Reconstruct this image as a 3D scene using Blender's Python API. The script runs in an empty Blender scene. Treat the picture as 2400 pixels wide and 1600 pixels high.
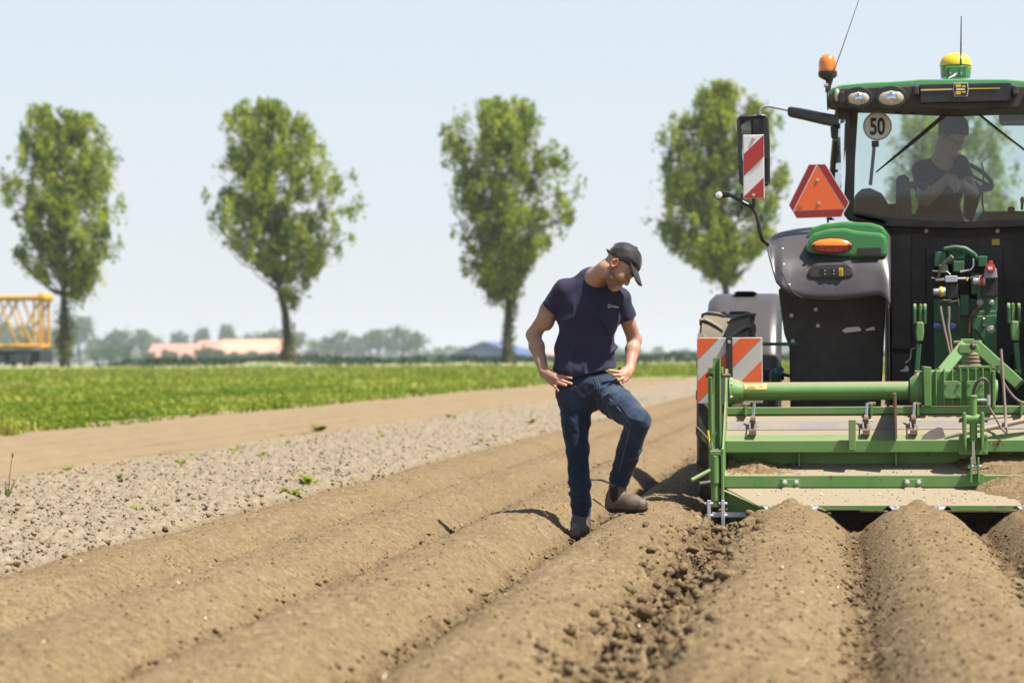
import bpy, bmesh, math, random
import numpy as np
from mathutils import Vector, Matrix, noise as mnoise

# ------------------------------------------------------------------ camera, light, exposure
SC = bpy.context.scene
COL = SC.collection
YAW, ROLL = math.radians(7.69), math.radians(0.45)
FPX, CX, CY, CAMH = 5666.7, 1200.0, 844.0, 1.1
FWD = np.array([-math.sin(YAW), math.cos(YAW), 0.0])
_R0 = np.array([math.cos(YAW), math.sin(YAW), 0.0]); _U0 = np.array([0, 0, 1.0])
RGT = _R0*math.cos(ROLL) - _U0*math.sin(ROLL)
UPV = _U0*math.cos(ROLL) + _R0*math.sin(ROLL)
cd = bpy.data.cameras.new('camera'); cam = bpy.data.objects.new('camera', cd); COL.objects.link(cam)
cam.matrix_world = Matrix(((RGT[0], UPV[0], -FWD[0], 0), (RGT[1], UPV[1], -FWD[1], 0), (RGT[2], UPV[2], -FWD[2], CAMH), (0, 0, 0, 1)))
cd.sensor_width = 36; cd.lens = 85; cd.shift_y = 44/2400.0; cd.clip_end = 6000; cd.clip_start = 0.1
cd.dof.use_dof = True; cd.dof.focus_distance = 14.1; cd.dof.aperture_fstop = 2.8
SC.camera = cam

SUN_EL, SUN_AZ = math.radians(62), math.radians(-17)     # azimuth measured from +X, negative = towards the camera
sdir = Vector((math.cos(SUN_EL)*math.cos(SUN_AZ), math.cos(SUN_EL)*math.sin(SUN_AZ), math.sin(SUN_EL)))
sl = bpy.data.lights.new('sun', 'SUN'); sl.energy = 5.0; sl.angle = math.radians(0.53); sl.color = (1, .955, .88)
so = bpy.data.objects.new('sun', sl); COL.objects.link(so); so.rotation_euler = sdir.to_track_quat('Z', 'Y').to_euler()
wd = bpy.data.worlds.new('World'); SC.world = wd; wd.use_nodes = True
wn = wd.node_tree.nodes; wl = wd.node_tree.links
bg = wn['Background']; sky = wn.new('ShaderNodeTexSky'); sky.sky_type = 'NISHITA'; sky.sun_disc = False
sky.sun_elevation = SUN_EL; sky.sun_rotation = math.radians(90) - SUN_AZ
sky.air_density = 1.0; sky.dust_density = 0.6; sky.ozone_density = 1.2; sky.altitude = 0
# a hazy day: a milky veil over the blue, thick near the horizon and thinning towards the zenith
_tc = wn.new('ShaderNodeTexCoord'); _sp = wn.new('ShaderNodeSeparateXYZ'); wl.new(_tc.outputs['Generated'], _sp.inputs[0])
_vr = wn.new('ShaderNodeValToRGB'); wl.new(_sp.outputs['Z'], _vr.inputs[0]); _e = _vr.color_ramp.elements
_e[0].position = 0.0; _e[0].color = (.94,)*3+(1,); _e[1].position = 1.0; _e[1].color = (.06,)*3+(1,)
for _p, _c in ((.16, .82), (.28, .34), (.5, .10)):
    _q = _e.new(_p); _q.color = (_c,)*3+(1,)
_vc = wn.new('ShaderNodeValToRGB'); wl.new(_sp.outputs['Z'], _vc.inputs[0]); _e = _vc.color_ramp.elements
_e[0].position = 0.0; _e[0].color = (.535, .55, .59, 1); _e[1].position = .16; _e[1].color = (.52, .575, .62, 1)
_vs = wn.new('ShaderNodeVectorMath'); _vs.operation = 'SCALE'; _vs.inputs[3].default_value = 1/.12; wl.new(_vc.outputs[0], _vs.inputs[0])
_mx = wn.new('ShaderNodeMix'); _mx.data_type = 'RGBA'; wl.new(_vr.outputs[0], _mx.inputs[0]); wl.new(sky.outputs[0], _mx.inputs[6]); wl.new(_vs.outputs[0], _mx.inputs[7])
wl.new(_mx.outputs[2], bg.inputs[0]); bg.inputs[1].default_value = 0.0785
SC.view_settings.view_transform = 'Standard'; SC.view_settings.look = 'None'
SC.view_settings.exposure = 1.15; SC.view_settings.gamma = 1
SC.render.engine = 'CYCLES'
SC.cycles.use_denoising = True
SC.cycles.max_bounces = 8; SC.cycles.transparent_max_bounces = 24; SC.cycles.volume_bounces = 1
SC.cycles.sample_clamp_indirect = 6

# ------------------------------------------------------------------ helpers
def W(px, py, Y):
    """point on the plane y=Y seen at photo pixel (px,py)"""
    d = FWD + RGT*((px-CX)/FPX) + UPV*((CY-py)/FPX)
    t = Y/d[1]
    return np.array([d[0]*t, Y, CAMH + d[2]*t])
def WX(px, Y, py=840): return W(px, py, Y)[0]
def WZ(py, Y, px=1965): return W(px, py, Y)[2]
def S(Y): return FPX/(Y*math.cos(YAW))

def tag(o, label=None, cat=None, group=None, kind=None):
    if label: o['label'] = label
    if cat: o['category'] = cat
    if group: o['group'] = group
    if kind: o['kind'] = kind
    return o
def empty(name, loc, label=None, cat=None, group=None):
    e = bpy.data.objects.new(name, None); COL.objects.link(e); e.location = loc; e.empty_display_size = .1
    return tag(e, label, cat, group)
def wloc(o):
    v = Vector((0, 0, 0))
    while o is not None:
        v += o.location; o = o.parent
    return v
def link_mesh(name, me, mats, parent=None, loc=None, smooth=False, bevel=0, auto=None):
    """vertices are given in world coordinates; the object sits at `loc` (or at its parent)"""
    if not isinstance(mats, (list, tuple)): mats = [mats]
    for m in mats: me.materials.append(m)
    o = bpy.data.objects.new(name, me); COL.objects.link(o)
    base = Vector(loc) if loc is not None else (wloc(parent) if parent is not None else Vector((0, 0, 0)))
    if base.length > 0: me.transform(Matrix.Translation(-base))
    if parent is not None:
        o.parent = parent; o.location = base - wloc(parent)
    else: o.location = base
    if smooth:
        me.shade_smooth() if auto is None else None
        if auto is not None:
            for p in me.polygons: p.use_smooth = True
            me.set_sharp_from_angle(angle=math.radians(auto))
    if bevel:
        b = o.modifiers.new('bevel', 'BEVEL'); b.width = bevel; b.segments = 2; b.limit_method = 'ANGLE'; b.angle_limit = math.radians(38)
        b.harden_normals = False
    return o
def npmesh(name, v, f, mi=None):
    """fast mesh from arrays; f is (n,3) or (n,4)"""
    v = np.asarray(v, np.float32); f = np.asarray(f, np.int32)
    me = bpy.data.meshes.new(name); k = f.shape[1]
    me.vertices.add(len(v)); me.vertices.foreach_set('co', v.ravel())
    me.loops.add(f.size); me.loops.foreach_set('vertex_index', f.ravel())
    me.polygons.add(len(f)); me.polygons.foreach_set('loop_start', np.arange(0, f.size, k, dtype=np.int32))
    if mi is not None: me.polygons.foreach_set('material_index', np.asarray(mi, np.int32))
    me.update(calc_edges=True)
    return me
def vcol(me, name, arr):
    a = me.attributes.new(name, 'FLOAT_COLOR', 'POINT')
    c = np.ones((len(me.vertices), 4), np.float32); arr = np.asarray(arr, np.float32)
    c[:, :arr.shape[1]] = arr; a.data.foreach_set('color', c.ravel())

def frame(d):
    d = np.asarray(d, float); d = d/np.linalg.norm(d)
    a = np.array([0, 0, 1.0]) if abs(d[2]) < .9 else np.array([0, 1.0, 0])
    u = np.cross(a, d); u /= np.linalg.norm(u); return u, np.cross(d, u), d

class MB:
    def __init__(s): s.v = []; s.f = []; s.m = []; s.cur = 0
    def add(s, vs, fs):
        n = len(s.v); s.v += [tuple(map(float, p)) for p in vs]
        s.f += [tuple(i+n for i in f) for f in fs]; s.m += [s.cur]*len(fs); return s
    def mat(s, i): s.cur = i; return s
    def box(s, x0, x1, y0, y1, z0, z1):
        return s.add([(x, y, z) for x in (x0, x1) for y in (y0, y1) for z in (z0, z1)],
                     [(0, 1, 3, 2), (4, 6, 7, 5), (0, 4, 5, 1), (2, 3, 7, 6), (0, 2, 6, 4), (1, 5, 7, 3)])
    def pbox(s, px0, py0, px1, py1, Y0, Y1):
        cx, cy = (px0+px1)/2, (py0+py1)/2
        return s.box(W(px0, cy, Y0)[0], W(px1, cy, Y0)[0], Y0, Y1, W(cx, py1, Y0)[2], W(cx, py0, Y0)[2])
    def prism(s, poly, y0, y1):
        """poly: (x,z) outline, extruded along y"""
        n = len(poly)
        return s.add([(x, y0, z) for x, z in poly]+[(x, y1, z) for x, z in poly],
                     [tuple(range(n)), tuple(range(2*n-1, n-1, -1))]+[(i, (i+1) % n, n+(i+1) % n, n+i) for i in range(n)])
    def pprism(s, poly, Y0, Y1):
        return s.prism([(W(a, b, Y0)[0], W(a, b, Y0)[2]) for a, b in poly], Y0, Y1)
    def xprism(s, poly, x0, x1):
        """poly: (y,z) outline, extruded along x"""
        n = len(poly)
        return s.add([(x0, y, z) for y, z in poly]+[(x1, y, z) for y, z in poly],
                     [tuple(range(n)), tuple(range(2*n-1, n-1, -1))]+[(i, (i+1) % n, n+(i+1) % n, n+i) for i in range(n)])
    def tube(s, pts, r, n=10, cap=True):
        pts = [np.asarray(p, float) for p in pts]; N = len(pts)
        rs = r if isinstance(r, (list, tuple)) else [r]*N
        vs = []; u = None
        for i, p in enumerate(pts):
            d = pts[min(i+1, N-1)]-pts[max(i-1, 0)]
            if u is None: u, w, d = frame(d)
            else:
                d = d/np.linalg.norm(d); u = u-d*np.dot(u, d); u /= np.linalg.norm(u); w = np.cross(d, u)
            for k in range(n):
                a = 2*math.pi*k/n; vs.append(p+(u*math.cos(a)+w*math.sin(a))*rs[i])
        fs = [(i*n+k, i*n+(k+1) % n, (i+1)*n+(k+1) % n, (i+1)*n+k) for i in range(N-1) for k in range(n)]
        if cap: fs += [tuple(range(n-1, -1, -1)), tuple((N-1)*n+k for k in range(n))]
        return s.add(vs, fs)
    def cyl(s, a, b, r, r2=None, n=16): return s.tube([a, b], [r, r if r2 is None else r2], n)
    def lathe(s, c, axis, prof, n=20):
        """prof: (radius, distance along axis)"""
        u, w, d = frame(axis); c = np.asarray(c, float); vs = []; N = len(prof)
        for r, t in prof:
            for k in range(n):
                a = 2*math.pi*k/n; vs.append(c+d*t+(u*math.cos(a)+w*math.sin(a))*max(r, 1e-4))
        fs = [(i*n+k, i*n+(k+1) % n, (i+1)*n+(k+1) % n, (i+1)*n+k) for i in range(N-1) for k in range(n)]
        fs += [tuple(range(n-1, -1, -1)), tuple((N-1)*n+k for k in range(n))]
        return s.add(vs, fs)
    def beam(s, a, b, w, h, up=(0, 0, 1)):
        a = np.asarray(a, float); b = np.asarray(b, float); d = (b-a)/np.linalg.norm(b-a)
        up = np.asarray(up, float); x = np.cross(d, up); x /= np.linalg.norm(x); z = np.cross(x, d)
        vs = [p+x*i*w/2+z*j*h/2 for p in (a, b) for i, j in ((-1, -1), (1, -1), (1, 1), (-1, 1))]
        return s.add(vs, [(3, 2, 1, 0), (4, 5, 6, 7), (0, 1, 5, 4), (1, 2, 6, 5), (2, 3, 7, 6), (3, 0, 4, 7)])
    def bolt(s, c, r=.012, h=.01, axis=(0, -1, 0)):
        c = np.asarray(c, float); return s.lathe(c, axis, [(r*1.5, -.004), (r*1.5, h*.25), (r, h*.3), (r*.95, h)], 6)
    def loft(s, rings, cap=True):
        n = len(rings[0]); N = len(rings); vs = [p for r in rings for p in r]
        fs = [(i*n+k, i*n+(k+1) % n, (i+1)*n+(k+1) % n, (i+1)*n+k) for i in range(N-1) for k in range(n)]
        if cap: fs += [tuple(range(n-1, -1, -1)), tuple((N-1)*n+k for k in range(n))]
        return s.add(vs, fs)
    def grid(s, P):
        """P[i][j] points"""
        a, b = len(P), len(P[0]); vs = [p for r in P for p in r]
        return s.add(vs, [(i*b+j, i*b+j+1, (i+1)*b+j+1, (i+1)*b+j) for i in range(a-1) for j in range(b-1)])
    def mesh(s, name, recalc=True):
        me = bpy.data.meshes.new(name); me.from_pydata(s.v, [], s.f)
        me.polygons.foreach_set('material_index', s.m)
        if recalc:
            bm = bmesh.new(); bm.from_mesh(me); bmesh.ops.recalc_face_normals(bm, faces=bm.faces); bm.to_mesh(me); bm.free()
        me.update(); return me
    def build(s, name, mats, parent=None, loc=None, smooth=None, bevel=0, solid=0):
        o = link_mesh(name, s.mesh(name), mats, parent, loc, smooth=smooth is not None, auto=smooth, bevel=bevel)
        if solid:
            m = o.modifiers.new('solid', 'SOLIDIFY'); m.thickness = solid; m.offset = 0
            if bevel: o.modifiers.move(1, 0)
        return o

# numpy noise ------------------------------------------------------
_rng = np.random.default_rng(7)
_perm = np.concatenate([_rng.permutation(256)]*3)
_ga = _rng.uniform(0, 2*np.pi, 256); _gx, _gy = np.cos(_ga).astype(np.float32), np.sin(_ga).astype(np.float32)
def perlin(x, y, seed=0):
    x = x+seed*17.31; y = y-seed*9.77
    xi = np.floor(x).astype(np.int64); yi = np.floor(y).astype(np.int64)
    fx = (x-xi).astype(np.float32); fy = (y-yi).astype(np.float32); xi &= 255; yi &= 255
    u = fx*fx*fx*(fx*(fx*6-15)+10); v = fy*fy*fy*(fy*(fy*6-15)+10)
    def g(ix, iy, dx, dy):
        h = _perm[_perm[ix & 255]+(iy & 255)]; return _gx[h]*dx+_gy[h]*dy
    a = g(xi, yi, fx, fy); b = g(xi+1, yi, fx-1, fy); c = g(xi, yi+1, fx, fy-1); d = g(xi+1, yi+1, fx-1, fy-1)
    return (a+(b-a)*u + ((c+(d-c)*u)-(a+(b-a)*u))*v)*1.5
def sstep(a, b, x):
    t = np.clip((x-a)/(b-a), 0, 1); return t*t*(3-2*t)

# materials --------------------------------------------------------
def nmat(name):
    m = bpy.data.materials.new(name); m.use_nodes = True
    return m, m.node_tree.nodes, m.node_tree.links, m.node_tree.nodes['Principled BSDF']
def nz(N, L, scale, detail=4, rough=.6, coord='Object', vec=None, stretch=None):
    n = N.new('ShaderNodeTexNoise'); n.inputs['Scale'].default_value = scale; n.inputs['Detail'].default_value = detail
    n.inputs['Roughness'].default_value = rough
    tc = N.new('ShaderNodeTexCoord'); src = tc.outputs[coord]
    if stretch:
        mp = N.new('ShaderNodeMapping'); mp.inputs['Scale'].default_value = stretch; L.new(src, mp.inputs[0]); src = mp.outputs[0]
    L.new(src, n.inputs['Vector']); return n.outputs['Fac']
def ramp(N, L, fac, a, b, ca=(0, 0, 0, 1), cb=(1, 1, 1, 1)):
    r = N.new('ShaderNodeValToRGB'); r.color_ramp.elements[0].position = a; r.color_ramp.elements[1].position = b
    r.color_ramp.elements[0].color = ca; r.color_ramp.elements[1].color = cb; L.new(fac, r.inputs[0]); return r.outputs[0]
def mixc(N, L, fac, a, b, mode='MIX'):
    m = N.new('ShaderNodeMix'); m.data_type = 'RGBA'; m.blend_type = mode
    def put(sock, v):
        if hasattr(v, 'is_linked'): L.new(v, sock)
        elif isinstance(v, (int, float)): sock.default_value = v
        else: sock.default_value = tuple(v)+((1,) if len(v) == 3 else ())
    put(m.inputs[0], fac); put(m.inputs[6], a); put(m.inputs[7], b); return m.outputs[2]
def math_(N, L, op, a, b=0.0):
    m = N.new('ShaderNodeMath'); m.operation = op
    for i, v in enumerate((a, b)):
        if hasattr(v, 'is_linked'): L.new(v, m.inputs[i])
        else: m.inputs[i].default_value = v
    return m.outputs[0]
DUST = (.30, .235, .155)
def pmat(name, col, rough=.45, metal=0, var=.12, scale=9, bump=0, bscale=60, dust=0, dustn=0, rust=0, spec=.5, coat=0, dustcol=DUST):
    """paint/metal/plastic with tone variation, dust settled on upward faces, dust film in patches, rust chips"""
    m, N, L, P = nmat(name)
    f = nz(N, L, scale, 5)
    c = mixc(N, L, f, tuple(x*(1-var) for x in col), tuple(min(1, x*(1+var)) for x in col))
    r = rough
    if rust:
        rn = nz(N, L, 14, 8, .75); rf = ramp(N, L, rn, .66-rust*.1, .69-rust*.1)
        c = mixc(N, L, rf, c, (.16, .06, .025))
    if dust or dustn:
        g = N.new('ShaderNodeNewGeometry'); sp = N.new('ShaderNodeSeparateXYZ'); L.new(g.outputs['Normal'], sp.inputs[0])
        dn = nz(N, L, 5, 7, .7)
        up = ramp(N, L, sp.outputs['Z'], .35, .95)
        d1 = math_(N, L, 'MULTIPLY', up, dust)
        d2 = math_(N, L, 'MULTIPLY', ramp(N, L, dn, .38, .75), dustn)
        d = math_(N, L, 'MAXIMUM', d1, d2); d = math_(N, L, 'MINIMUM', d, .95)
        c = mixc(N, L, d, c, dustcol)
        rr = N.new('ShaderNodeMapRange'); rr.inputs[3].default_value = rough; rr.inputs[4].default_value = .95
        L.new(d, rr.inputs[0]); L.new(rr.outputs[0], P.inputs['Roughness'])
    else:
        rr = N.new('ShaderNodeMapRange'); rr.inputs[3].default_value = rough*.85; rr.inputs[4].default_value = min(1, rough*1.2)
        L.new(f, rr.inputs[0]); L.new(rr.outputs[0], P.inputs['Roughness'])
    L.new(c, P.inputs['Base Color']); P.inputs['Metallic'].default_value = metal
    P.inputs['Specular IOR Level'].default_value = spec; P.inputs['Coat Weight'].default_value = coat
    if bump:
        b = N.new('ShaderNodeBump'); b.inputs['Strength'].default_value = bump; b.inputs['Distance'].default_value = .004
        L.new(nz(N, L, bscale, 6, .65), b.inputs['Height']); L.new(b.outputs[0], P.inputs['Normal'])
    return m
# ------------------------------------------------------------------ ground
RIDGES_L = [-1.12-.75*k for k in range(4)]           # finished ridges left of the machine
RIDGES_R = [-.29+.75*k for k in range(4)]            # ridges coming out of the machine
YM = 14.72                                            # rear lip of the ridging hood
def base_ramp(Y): return .42*sstep(95, 170, Y)
def ridge_profile(u, foot=.325, e=1.75):
    a = np.sqrt(u*u+.0009)-.03
    return np.clip(1-(a/foot)**e, 0, 1)
def height(X, Y, fine=True):
    X = X.astype(np.float64); Y = Y.astype(np.float64)
    wob = .018*perlin(Y*.35, X*0+3, 1)
    h = np.full(X.shape, .02)
    mo = np.zeros(X.shape)
    for i, c in enumerate(RIDGES_L+RIDGES_R):
        u = X-c-wob
        p = ridge_profile(u, .328, 2.3) if c > -.5 else ridge_profile(u, .345, 2.2)
        hh = ((.195 if c > -.5 else .20)+.012*perlin(Y*.8, X*0+c*7, 2))*p
        hh = hh+(.052*np.exp(-(u/.06)**2)*np.exp(-((Y-14.58)/.07)**2) if c > -.5 else 0)
        if c > -.5: hh = hh*(1-sstep(YM-.02, YM+.12, Y))
        h = np.maximum(h, hh+.015)
    # rough shoulder lines left by the edge of the hood
    for c in RIDGES_L+RIDGES_R:
        u = X-c-wob
        line = np.exp(-((u-.10)/.022)**2)+np.exp(-((u+.095)/.022)**2)
        on = 1-sstep(YM-.02, YM+.1, Y) if c > -.5 else 1.0
        h += on*line*(.012*np.abs(perlin(X*22, Y*9, 21))+.007*perlin(X*40, Y*16, 22))
    # soil in front of the machine is not ridged yet
    un = sstep(-.72, -.60, X)*sstep(YM, YM+.3, Y)
    h = h*(1-un)+un*(.11+.03*perlin(X*2, Y*1.2, 5)+.035*np.abs(perlin(X*9, Y*5, 6)))
    # zones to the left
    zr = 1-sstep(-4.02, -3.84, X+.05*perlin(Y*1.3, X*0, 8))          # rough grey strip
    rough_h = .135+.02*perlin(X*.8, Y*.5, 9)
    b1 = np.abs(perlin(X*6.5, Y*6.5, 10)); b2 = np.abs(perlin(X*15, Y*15, 11)); b3 = np.abs(perlin(X*33, Y*33, 12))
    rough_h = rough_h+.05*(b1-.25)+.045*(b2-.25)+.040*(b3-.25)
    zd = 1-sstep(-6.95, -6.75, X)                                     # harrowed dirt strip
    dirt = .13+.065*np.cos((X+6.9)*2*np.pi/.78)*(.6+.4*perlin(Y*.3, X*.6, 13))+.02*perlin(X*4, Y*1.5, 14)
    h = h*(1-zr)+rough_h*zr
    h = h*(1-zd)+dirt*zd
    ridgez = (1-zr)*(1-un)
    # clods in the furrows
    fur = np.zeros(X.shape)
    for c in RIDGES_L+RIDGES_R:
        fur = np.maximum(fur, 0)
    d = np.full(X.shape, 9.0)
    sho = np.zeros(X.shape)
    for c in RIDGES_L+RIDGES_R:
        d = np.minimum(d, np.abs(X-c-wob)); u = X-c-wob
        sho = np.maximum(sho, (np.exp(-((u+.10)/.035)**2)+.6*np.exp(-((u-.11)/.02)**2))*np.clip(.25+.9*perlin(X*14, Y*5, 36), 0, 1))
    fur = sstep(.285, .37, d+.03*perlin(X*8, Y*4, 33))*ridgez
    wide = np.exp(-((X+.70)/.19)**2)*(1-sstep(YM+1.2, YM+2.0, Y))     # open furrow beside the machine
    h += fur*(.055*(np.abs(perlin(X*11, Y*9, 15))-.1)+.02*np.abs(perlin(X*27, Y*22, 16)))
    big = np.abs(perlin(X*6.0, Y*4.2, 17)); med = np.abs(perlin(X*13, Y*10, 18)); sm = np.abs(perlin(X*30, Y*24, 19))
    h += wide*(-.05+.125*big+.095*med+.06*sm+.022*np.abs(perlin(X*62, Y*50, 20)))
    if fine:
        k = (1-zd*.5)
        h += k*(.0050*perlin(X*30, Y*24, 23)+.0055*perlin(X*64, Y*52, 24)+.010*perlin(X*2.4, Y*1.6, 25)+.006*perlin(X*8, Y*6, 26))
        cr = np.clip(perlin(X*26, Y*20, 27)-.52, 0, 1)
        h += k*ridgez*cr*.045
    moist_shade = np.clip(fur*1.0*(1-.75*sstep(-3.0, -2.2, X)*0)+wide*(1.1-1.6*np.clip(big+med-.2, 0, 1)), 0, 1)  # damp furrow soil; open furrow darker in the low gaps between clods
    moist_shade = np.maximum(moist_shade, np.exp(-((X+3.86+.05*perlin(Y*2, X*0, 30))/.07)**2)*.9*np.clip(.4+perlin(X*4, Y*2, 31), 0, 1)*sstep(4, 6, Y))
    moist_shade = np.maximum(moist_shade, sho*.42*ridgez)  # shade on ridge shoulders, mostly the flank away from the sun, painted dark
    moist_shade = np.maximum(moist_shade, zd*.8*sstep(.25, .9, -np.cos((X+6.9)*2*np.pi/.78))*np.clip(.75+.5*perlin(Y*.5, X*1.2, 35), 0, 1))  # harrow troughs of the dirt strip coloured darker
    return h+base_ramp(Y), zr*(1-zd), moist_shade, zd
def geo(a, b, k):
    n = int(math.log(b/a)/k)+1; return a*np.exp(np.linspace(0, math.log(b/a), n))
xs = np.concatenate([np.arange(-11.6, -6.9, .065), np.arange(-6.9, -3.9, .026), np.arange(-3.9, 2.4, .0155), np.arange(2.4, 8.6, .16)])
ys = geo(3.6, 116, .0033)
XX, YY = np.meshgrid(xs, ys)
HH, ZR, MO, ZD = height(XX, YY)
# keep the soil clear of the left edge seam
nx, ny = len(xs), len(ys)
idx = np.arange(nx*ny).reshape(ny, nx)
F = np.stack([idx[:-1, :-1], idx[:-1, 1:], idx[1:, 1:], idx[1:, :-1]], -1).reshape(-1, 4)
me = npmesh('ploughed_soil', np.stack([XX, YY, HH], -1).reshape(-1, 3), F)
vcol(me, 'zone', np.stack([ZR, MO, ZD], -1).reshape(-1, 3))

def soil_mat(name, attr=True):
    m, N, L, P = nmat(name)
    f1 = nz(N, L, 1.3, 5); f2 = nz(N, L, 22, 7, .72); f3 = nz(N, L, 120, 4, .7)
    tan = mixc(N, L, ramp(N, L, f1, .3, .7), (.262, .184, .093), (.328, .237, .126))
    tan = mixc(N, L, ramp(N, L, f2, .30, .62), (.135, .09, .046), tan)
    tan = mixc(N, L, ramp(N, L, f3, .66, .74), tan, (.36, .28, .185))
    f4 = nz(N, L, 62, 8, .8)
    tan = mixc(N, L, ramp(N, L, f4, .43, .53), mixc(N, L, .55, tan, (.09, .058, .030)), tan)  # dark specks paint the tiny shadows of crumbs into the soil colour
    if attr:
        a = N.new('ShaderNodeAttribute'); a.attribute_name = 'zone'; sp = N.new('ShaderNodeSeparateColor'); L.new(a.outputs['Color'], sp.inputs[0])
        gray = mixc(N, L, ramp(N, L, f2, .28, .6), (.15, .113, .074), (.318, .255, .172))
        gray = mixc(N, L, ramp(N, L, f3, .62, .72), gray, (.36, .30, .22))
        c = mixc(N, L, sp.outputs['Red'], tan, gray)
        c = mixc(N, L, math_(N, L, 'MULTIPLY', sp.outputs['Blue'], .55), c, (.285, .212, .122))
        wet_shade = math_(N, L, 'MULTIPLY', sp.outputs['Green'], ramp(N, L, nz(N, L, 9, 5, .7), .34, .60))  # damp soil plus the painted shoulder shade
        c = mixc(N, L, math_(N, L, 'MULTIPLY', wet_shade, .8), c, (.062, .037, .020))
    else: c = tan
    L.new(c, P.inputs['Base Color']); P.inputs['Roughness'].default_value = .95; P.inputs['Specular IOR Level'].default_value = .12
    b = N.new('ShaderNodeBump'); b.inputs['Strength'].default_value = .8; b.inputs['Distance'].default_value = .014
    hsum = math_(N, L, 'ADD', nz(N, L, 42, 3, .6), math_(N, L, 'MULTIPLY', nz(N, L, 95, 1, .5), .5))
    L.new(hsum, b.inputs['Height']); L.new(b.outputs[0], P.inputs['Normal'])
    return m
M_SOIL = soil_mat('ridged_soil'); M_SOIL2 = soil_mat('loose_soil', False)
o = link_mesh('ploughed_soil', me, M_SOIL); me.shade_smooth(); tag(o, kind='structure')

# plain ground everywhere else, one sheet to the horizon
def sheet(name, xs, ys, zf, mat):
    X, Y = np.meshgrid(xs, ys); Z = zf(X, Y); n, k = X.shape; I = np.arange(n*k).reshape(n, k)
    me = npmesh(name, np.stack([X, Y, Z], -1).reshape(-1, 3), np.stack([I[:-1, :-1], I[:-1, 1:], I[1:, 1:], I[1:, :-1]], -1).reshape(-1, 4))
    o = link_mesh(name, me, mat); me.shade_smooth(); return tag(o, kind='structure')
sheet('ground', np.array([-1400, -800, -200, -60, -20, 0, 20, 60, 200, 800, 1400.]), np.array([-600, -200, -60, -20, 0, 20, 60, 95, 110, 125, 140, 155, 170, 400, 900, 1500, 2250.]),
      lambda X, Y: base_ramp(Y)-.10, M_SOIL2)

def grass_mat(name, c1, c2, c3, s1=.6):
    m, N, L, P = nmat(name)
    f = nz(N, L, s1, 6, .65); g = nz(N, L, 9, 5, .7); q = nz(N, L, .16, 4, .6)
    c = mixc(N, L, ramp(N, L, f, .35, .65), c1, c2); c = mixc(N, L, ramp(N, L, g, .45, .62), c, c3)
    c = mixc(N, L, ramp(N, L, q, .52, .7), c, tuple(.5*(a+b) for a, b in zip(c2, c3)))
    L.new(c, P.inputs['Base Color']); P.inputs['Roughness'].default_value = .9; P.inputs['Specular IOR Level'].default_value = .05
    return m
M_GRASS = grass_mat('grass_turf', (.15, .215, .016), (.20, .265, .022), (.25, .28, .04))
gx = np.concatenate([-np.geomspace(420, 11.45, 50)])
gy = np.concatenate([np.array([-120, -60, -20, 0]), np.arange(6, 116.2, 2.3), ])
def turf_z(X, Y): return .125+.02*perlin(X*.3, Y*.3, 40)+base_ramp(Y)
sheet('grass_field', gx, gy, turf_z, M_GRASS)
gx2 = np.concatenate([-np.geomspace(420, 2, 60), np.geomspace(2, 300, 40)]); gy2 = np.concatenate([np.arange(115.0, 215, 3.0), np.array([260, 400, 700.])])
sheet('grass_verge', gx2, gy2, lambda X, Y: .13+.02*perlin(X*.3, Y*.3, 40)+base_ramp(Y), M_GRASS)

# leaf-blade scatter ------------------------------------------------
def leaf_mat(name, cols, trans=.35, rough=.55):
    """leaves whose tone comes from a per-leaf attribute (0..1)"""
    m, N, L, P = nmat(name)
    a = N.new('ShaderNodeAttribute'); a.attribute_name = 'tone'
    r = N.new('ShaderNodeValToRGB'); els = r.color_ramp.elements
    for i, (p, c) in enumerate(cols):
        e = els[i] if i < 2 else els.new(p)
        e.position = p; e.color = tuple(c)+(1,)
    L.new(a.outputs['Fac'], r.inputs[0]); L.new(r.outputs[0], P.inputs['Base Color'])
    P.inputs['Roughness'].default_value = rough; P.inputs['Specular IOR Level'].default_value = .12
    t = N.new('ShaderNodeBsdfTranslucent'); mx = N.new('ShaderNodeMixShader'); mx.inputs[0].default_value = trans
    tc = mixc(N, L, 1.0, r.outputs[0], (1.0, 1.0, .55), 'MULTIPLY')
    L.new(tc, t.inputs['Color']); out = N['Material Output']
    L.new(P.outputs[0], mx.inputs[1]); L.new(t.outputs[0], mx.inputs[2]); L.new(mx.outputs[0], out.inputs['Surface'])
    return m
def tone_attr(me, t):
    a = me.attributes.new('tone', 'FLOAT', 'POINT'); a.data.foreach_set('value', np.asarray(t, np.float32).ravel())
def blades(name, P, H, Wd, lean, tone, mat, rng):
    """triangular blades: base points P (n,3), heights, widths"""
    n = len(P); a = rng.uniform(0, 2*np.pi, n); l = rng.uniform(0, 2*np.pi, n)
    dx = np.stack([np.cos(a), np.sin(a), 0*a], -1)*Wd[:, None]/2
    tip = P+np.stack([np.cos(l)*lean*H, np.sin(l)*lean*H, H], -1)
    mid = P+(tip-P)*.55-np.stack([0*H, 0*H, -.06*H], -1)
    V = np.stack([P-dx, P+dx, mid+dx*.7, tip, mid-dx*.7], 1).reshape(-1, 3)
    b = np.arange(n)[:, None]*5
    F3 = np.concatenate([b+np.array([[0, 1, 2]]), b+np.array([[0, 2, 4]]), b+np.array([[4, 2, 3]])])
    me = npmesh(name, V, F3); tone_attr(me, np.repeat(tone, 5)); return me
rg = np.random.default_rng(3)
M_BLADE = leaf_mat('grass_blade', [(0, (.13, .20, .014)), (1, (.44, .42, .09)), (.5, (.25, .32, .03))], .4)
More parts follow.
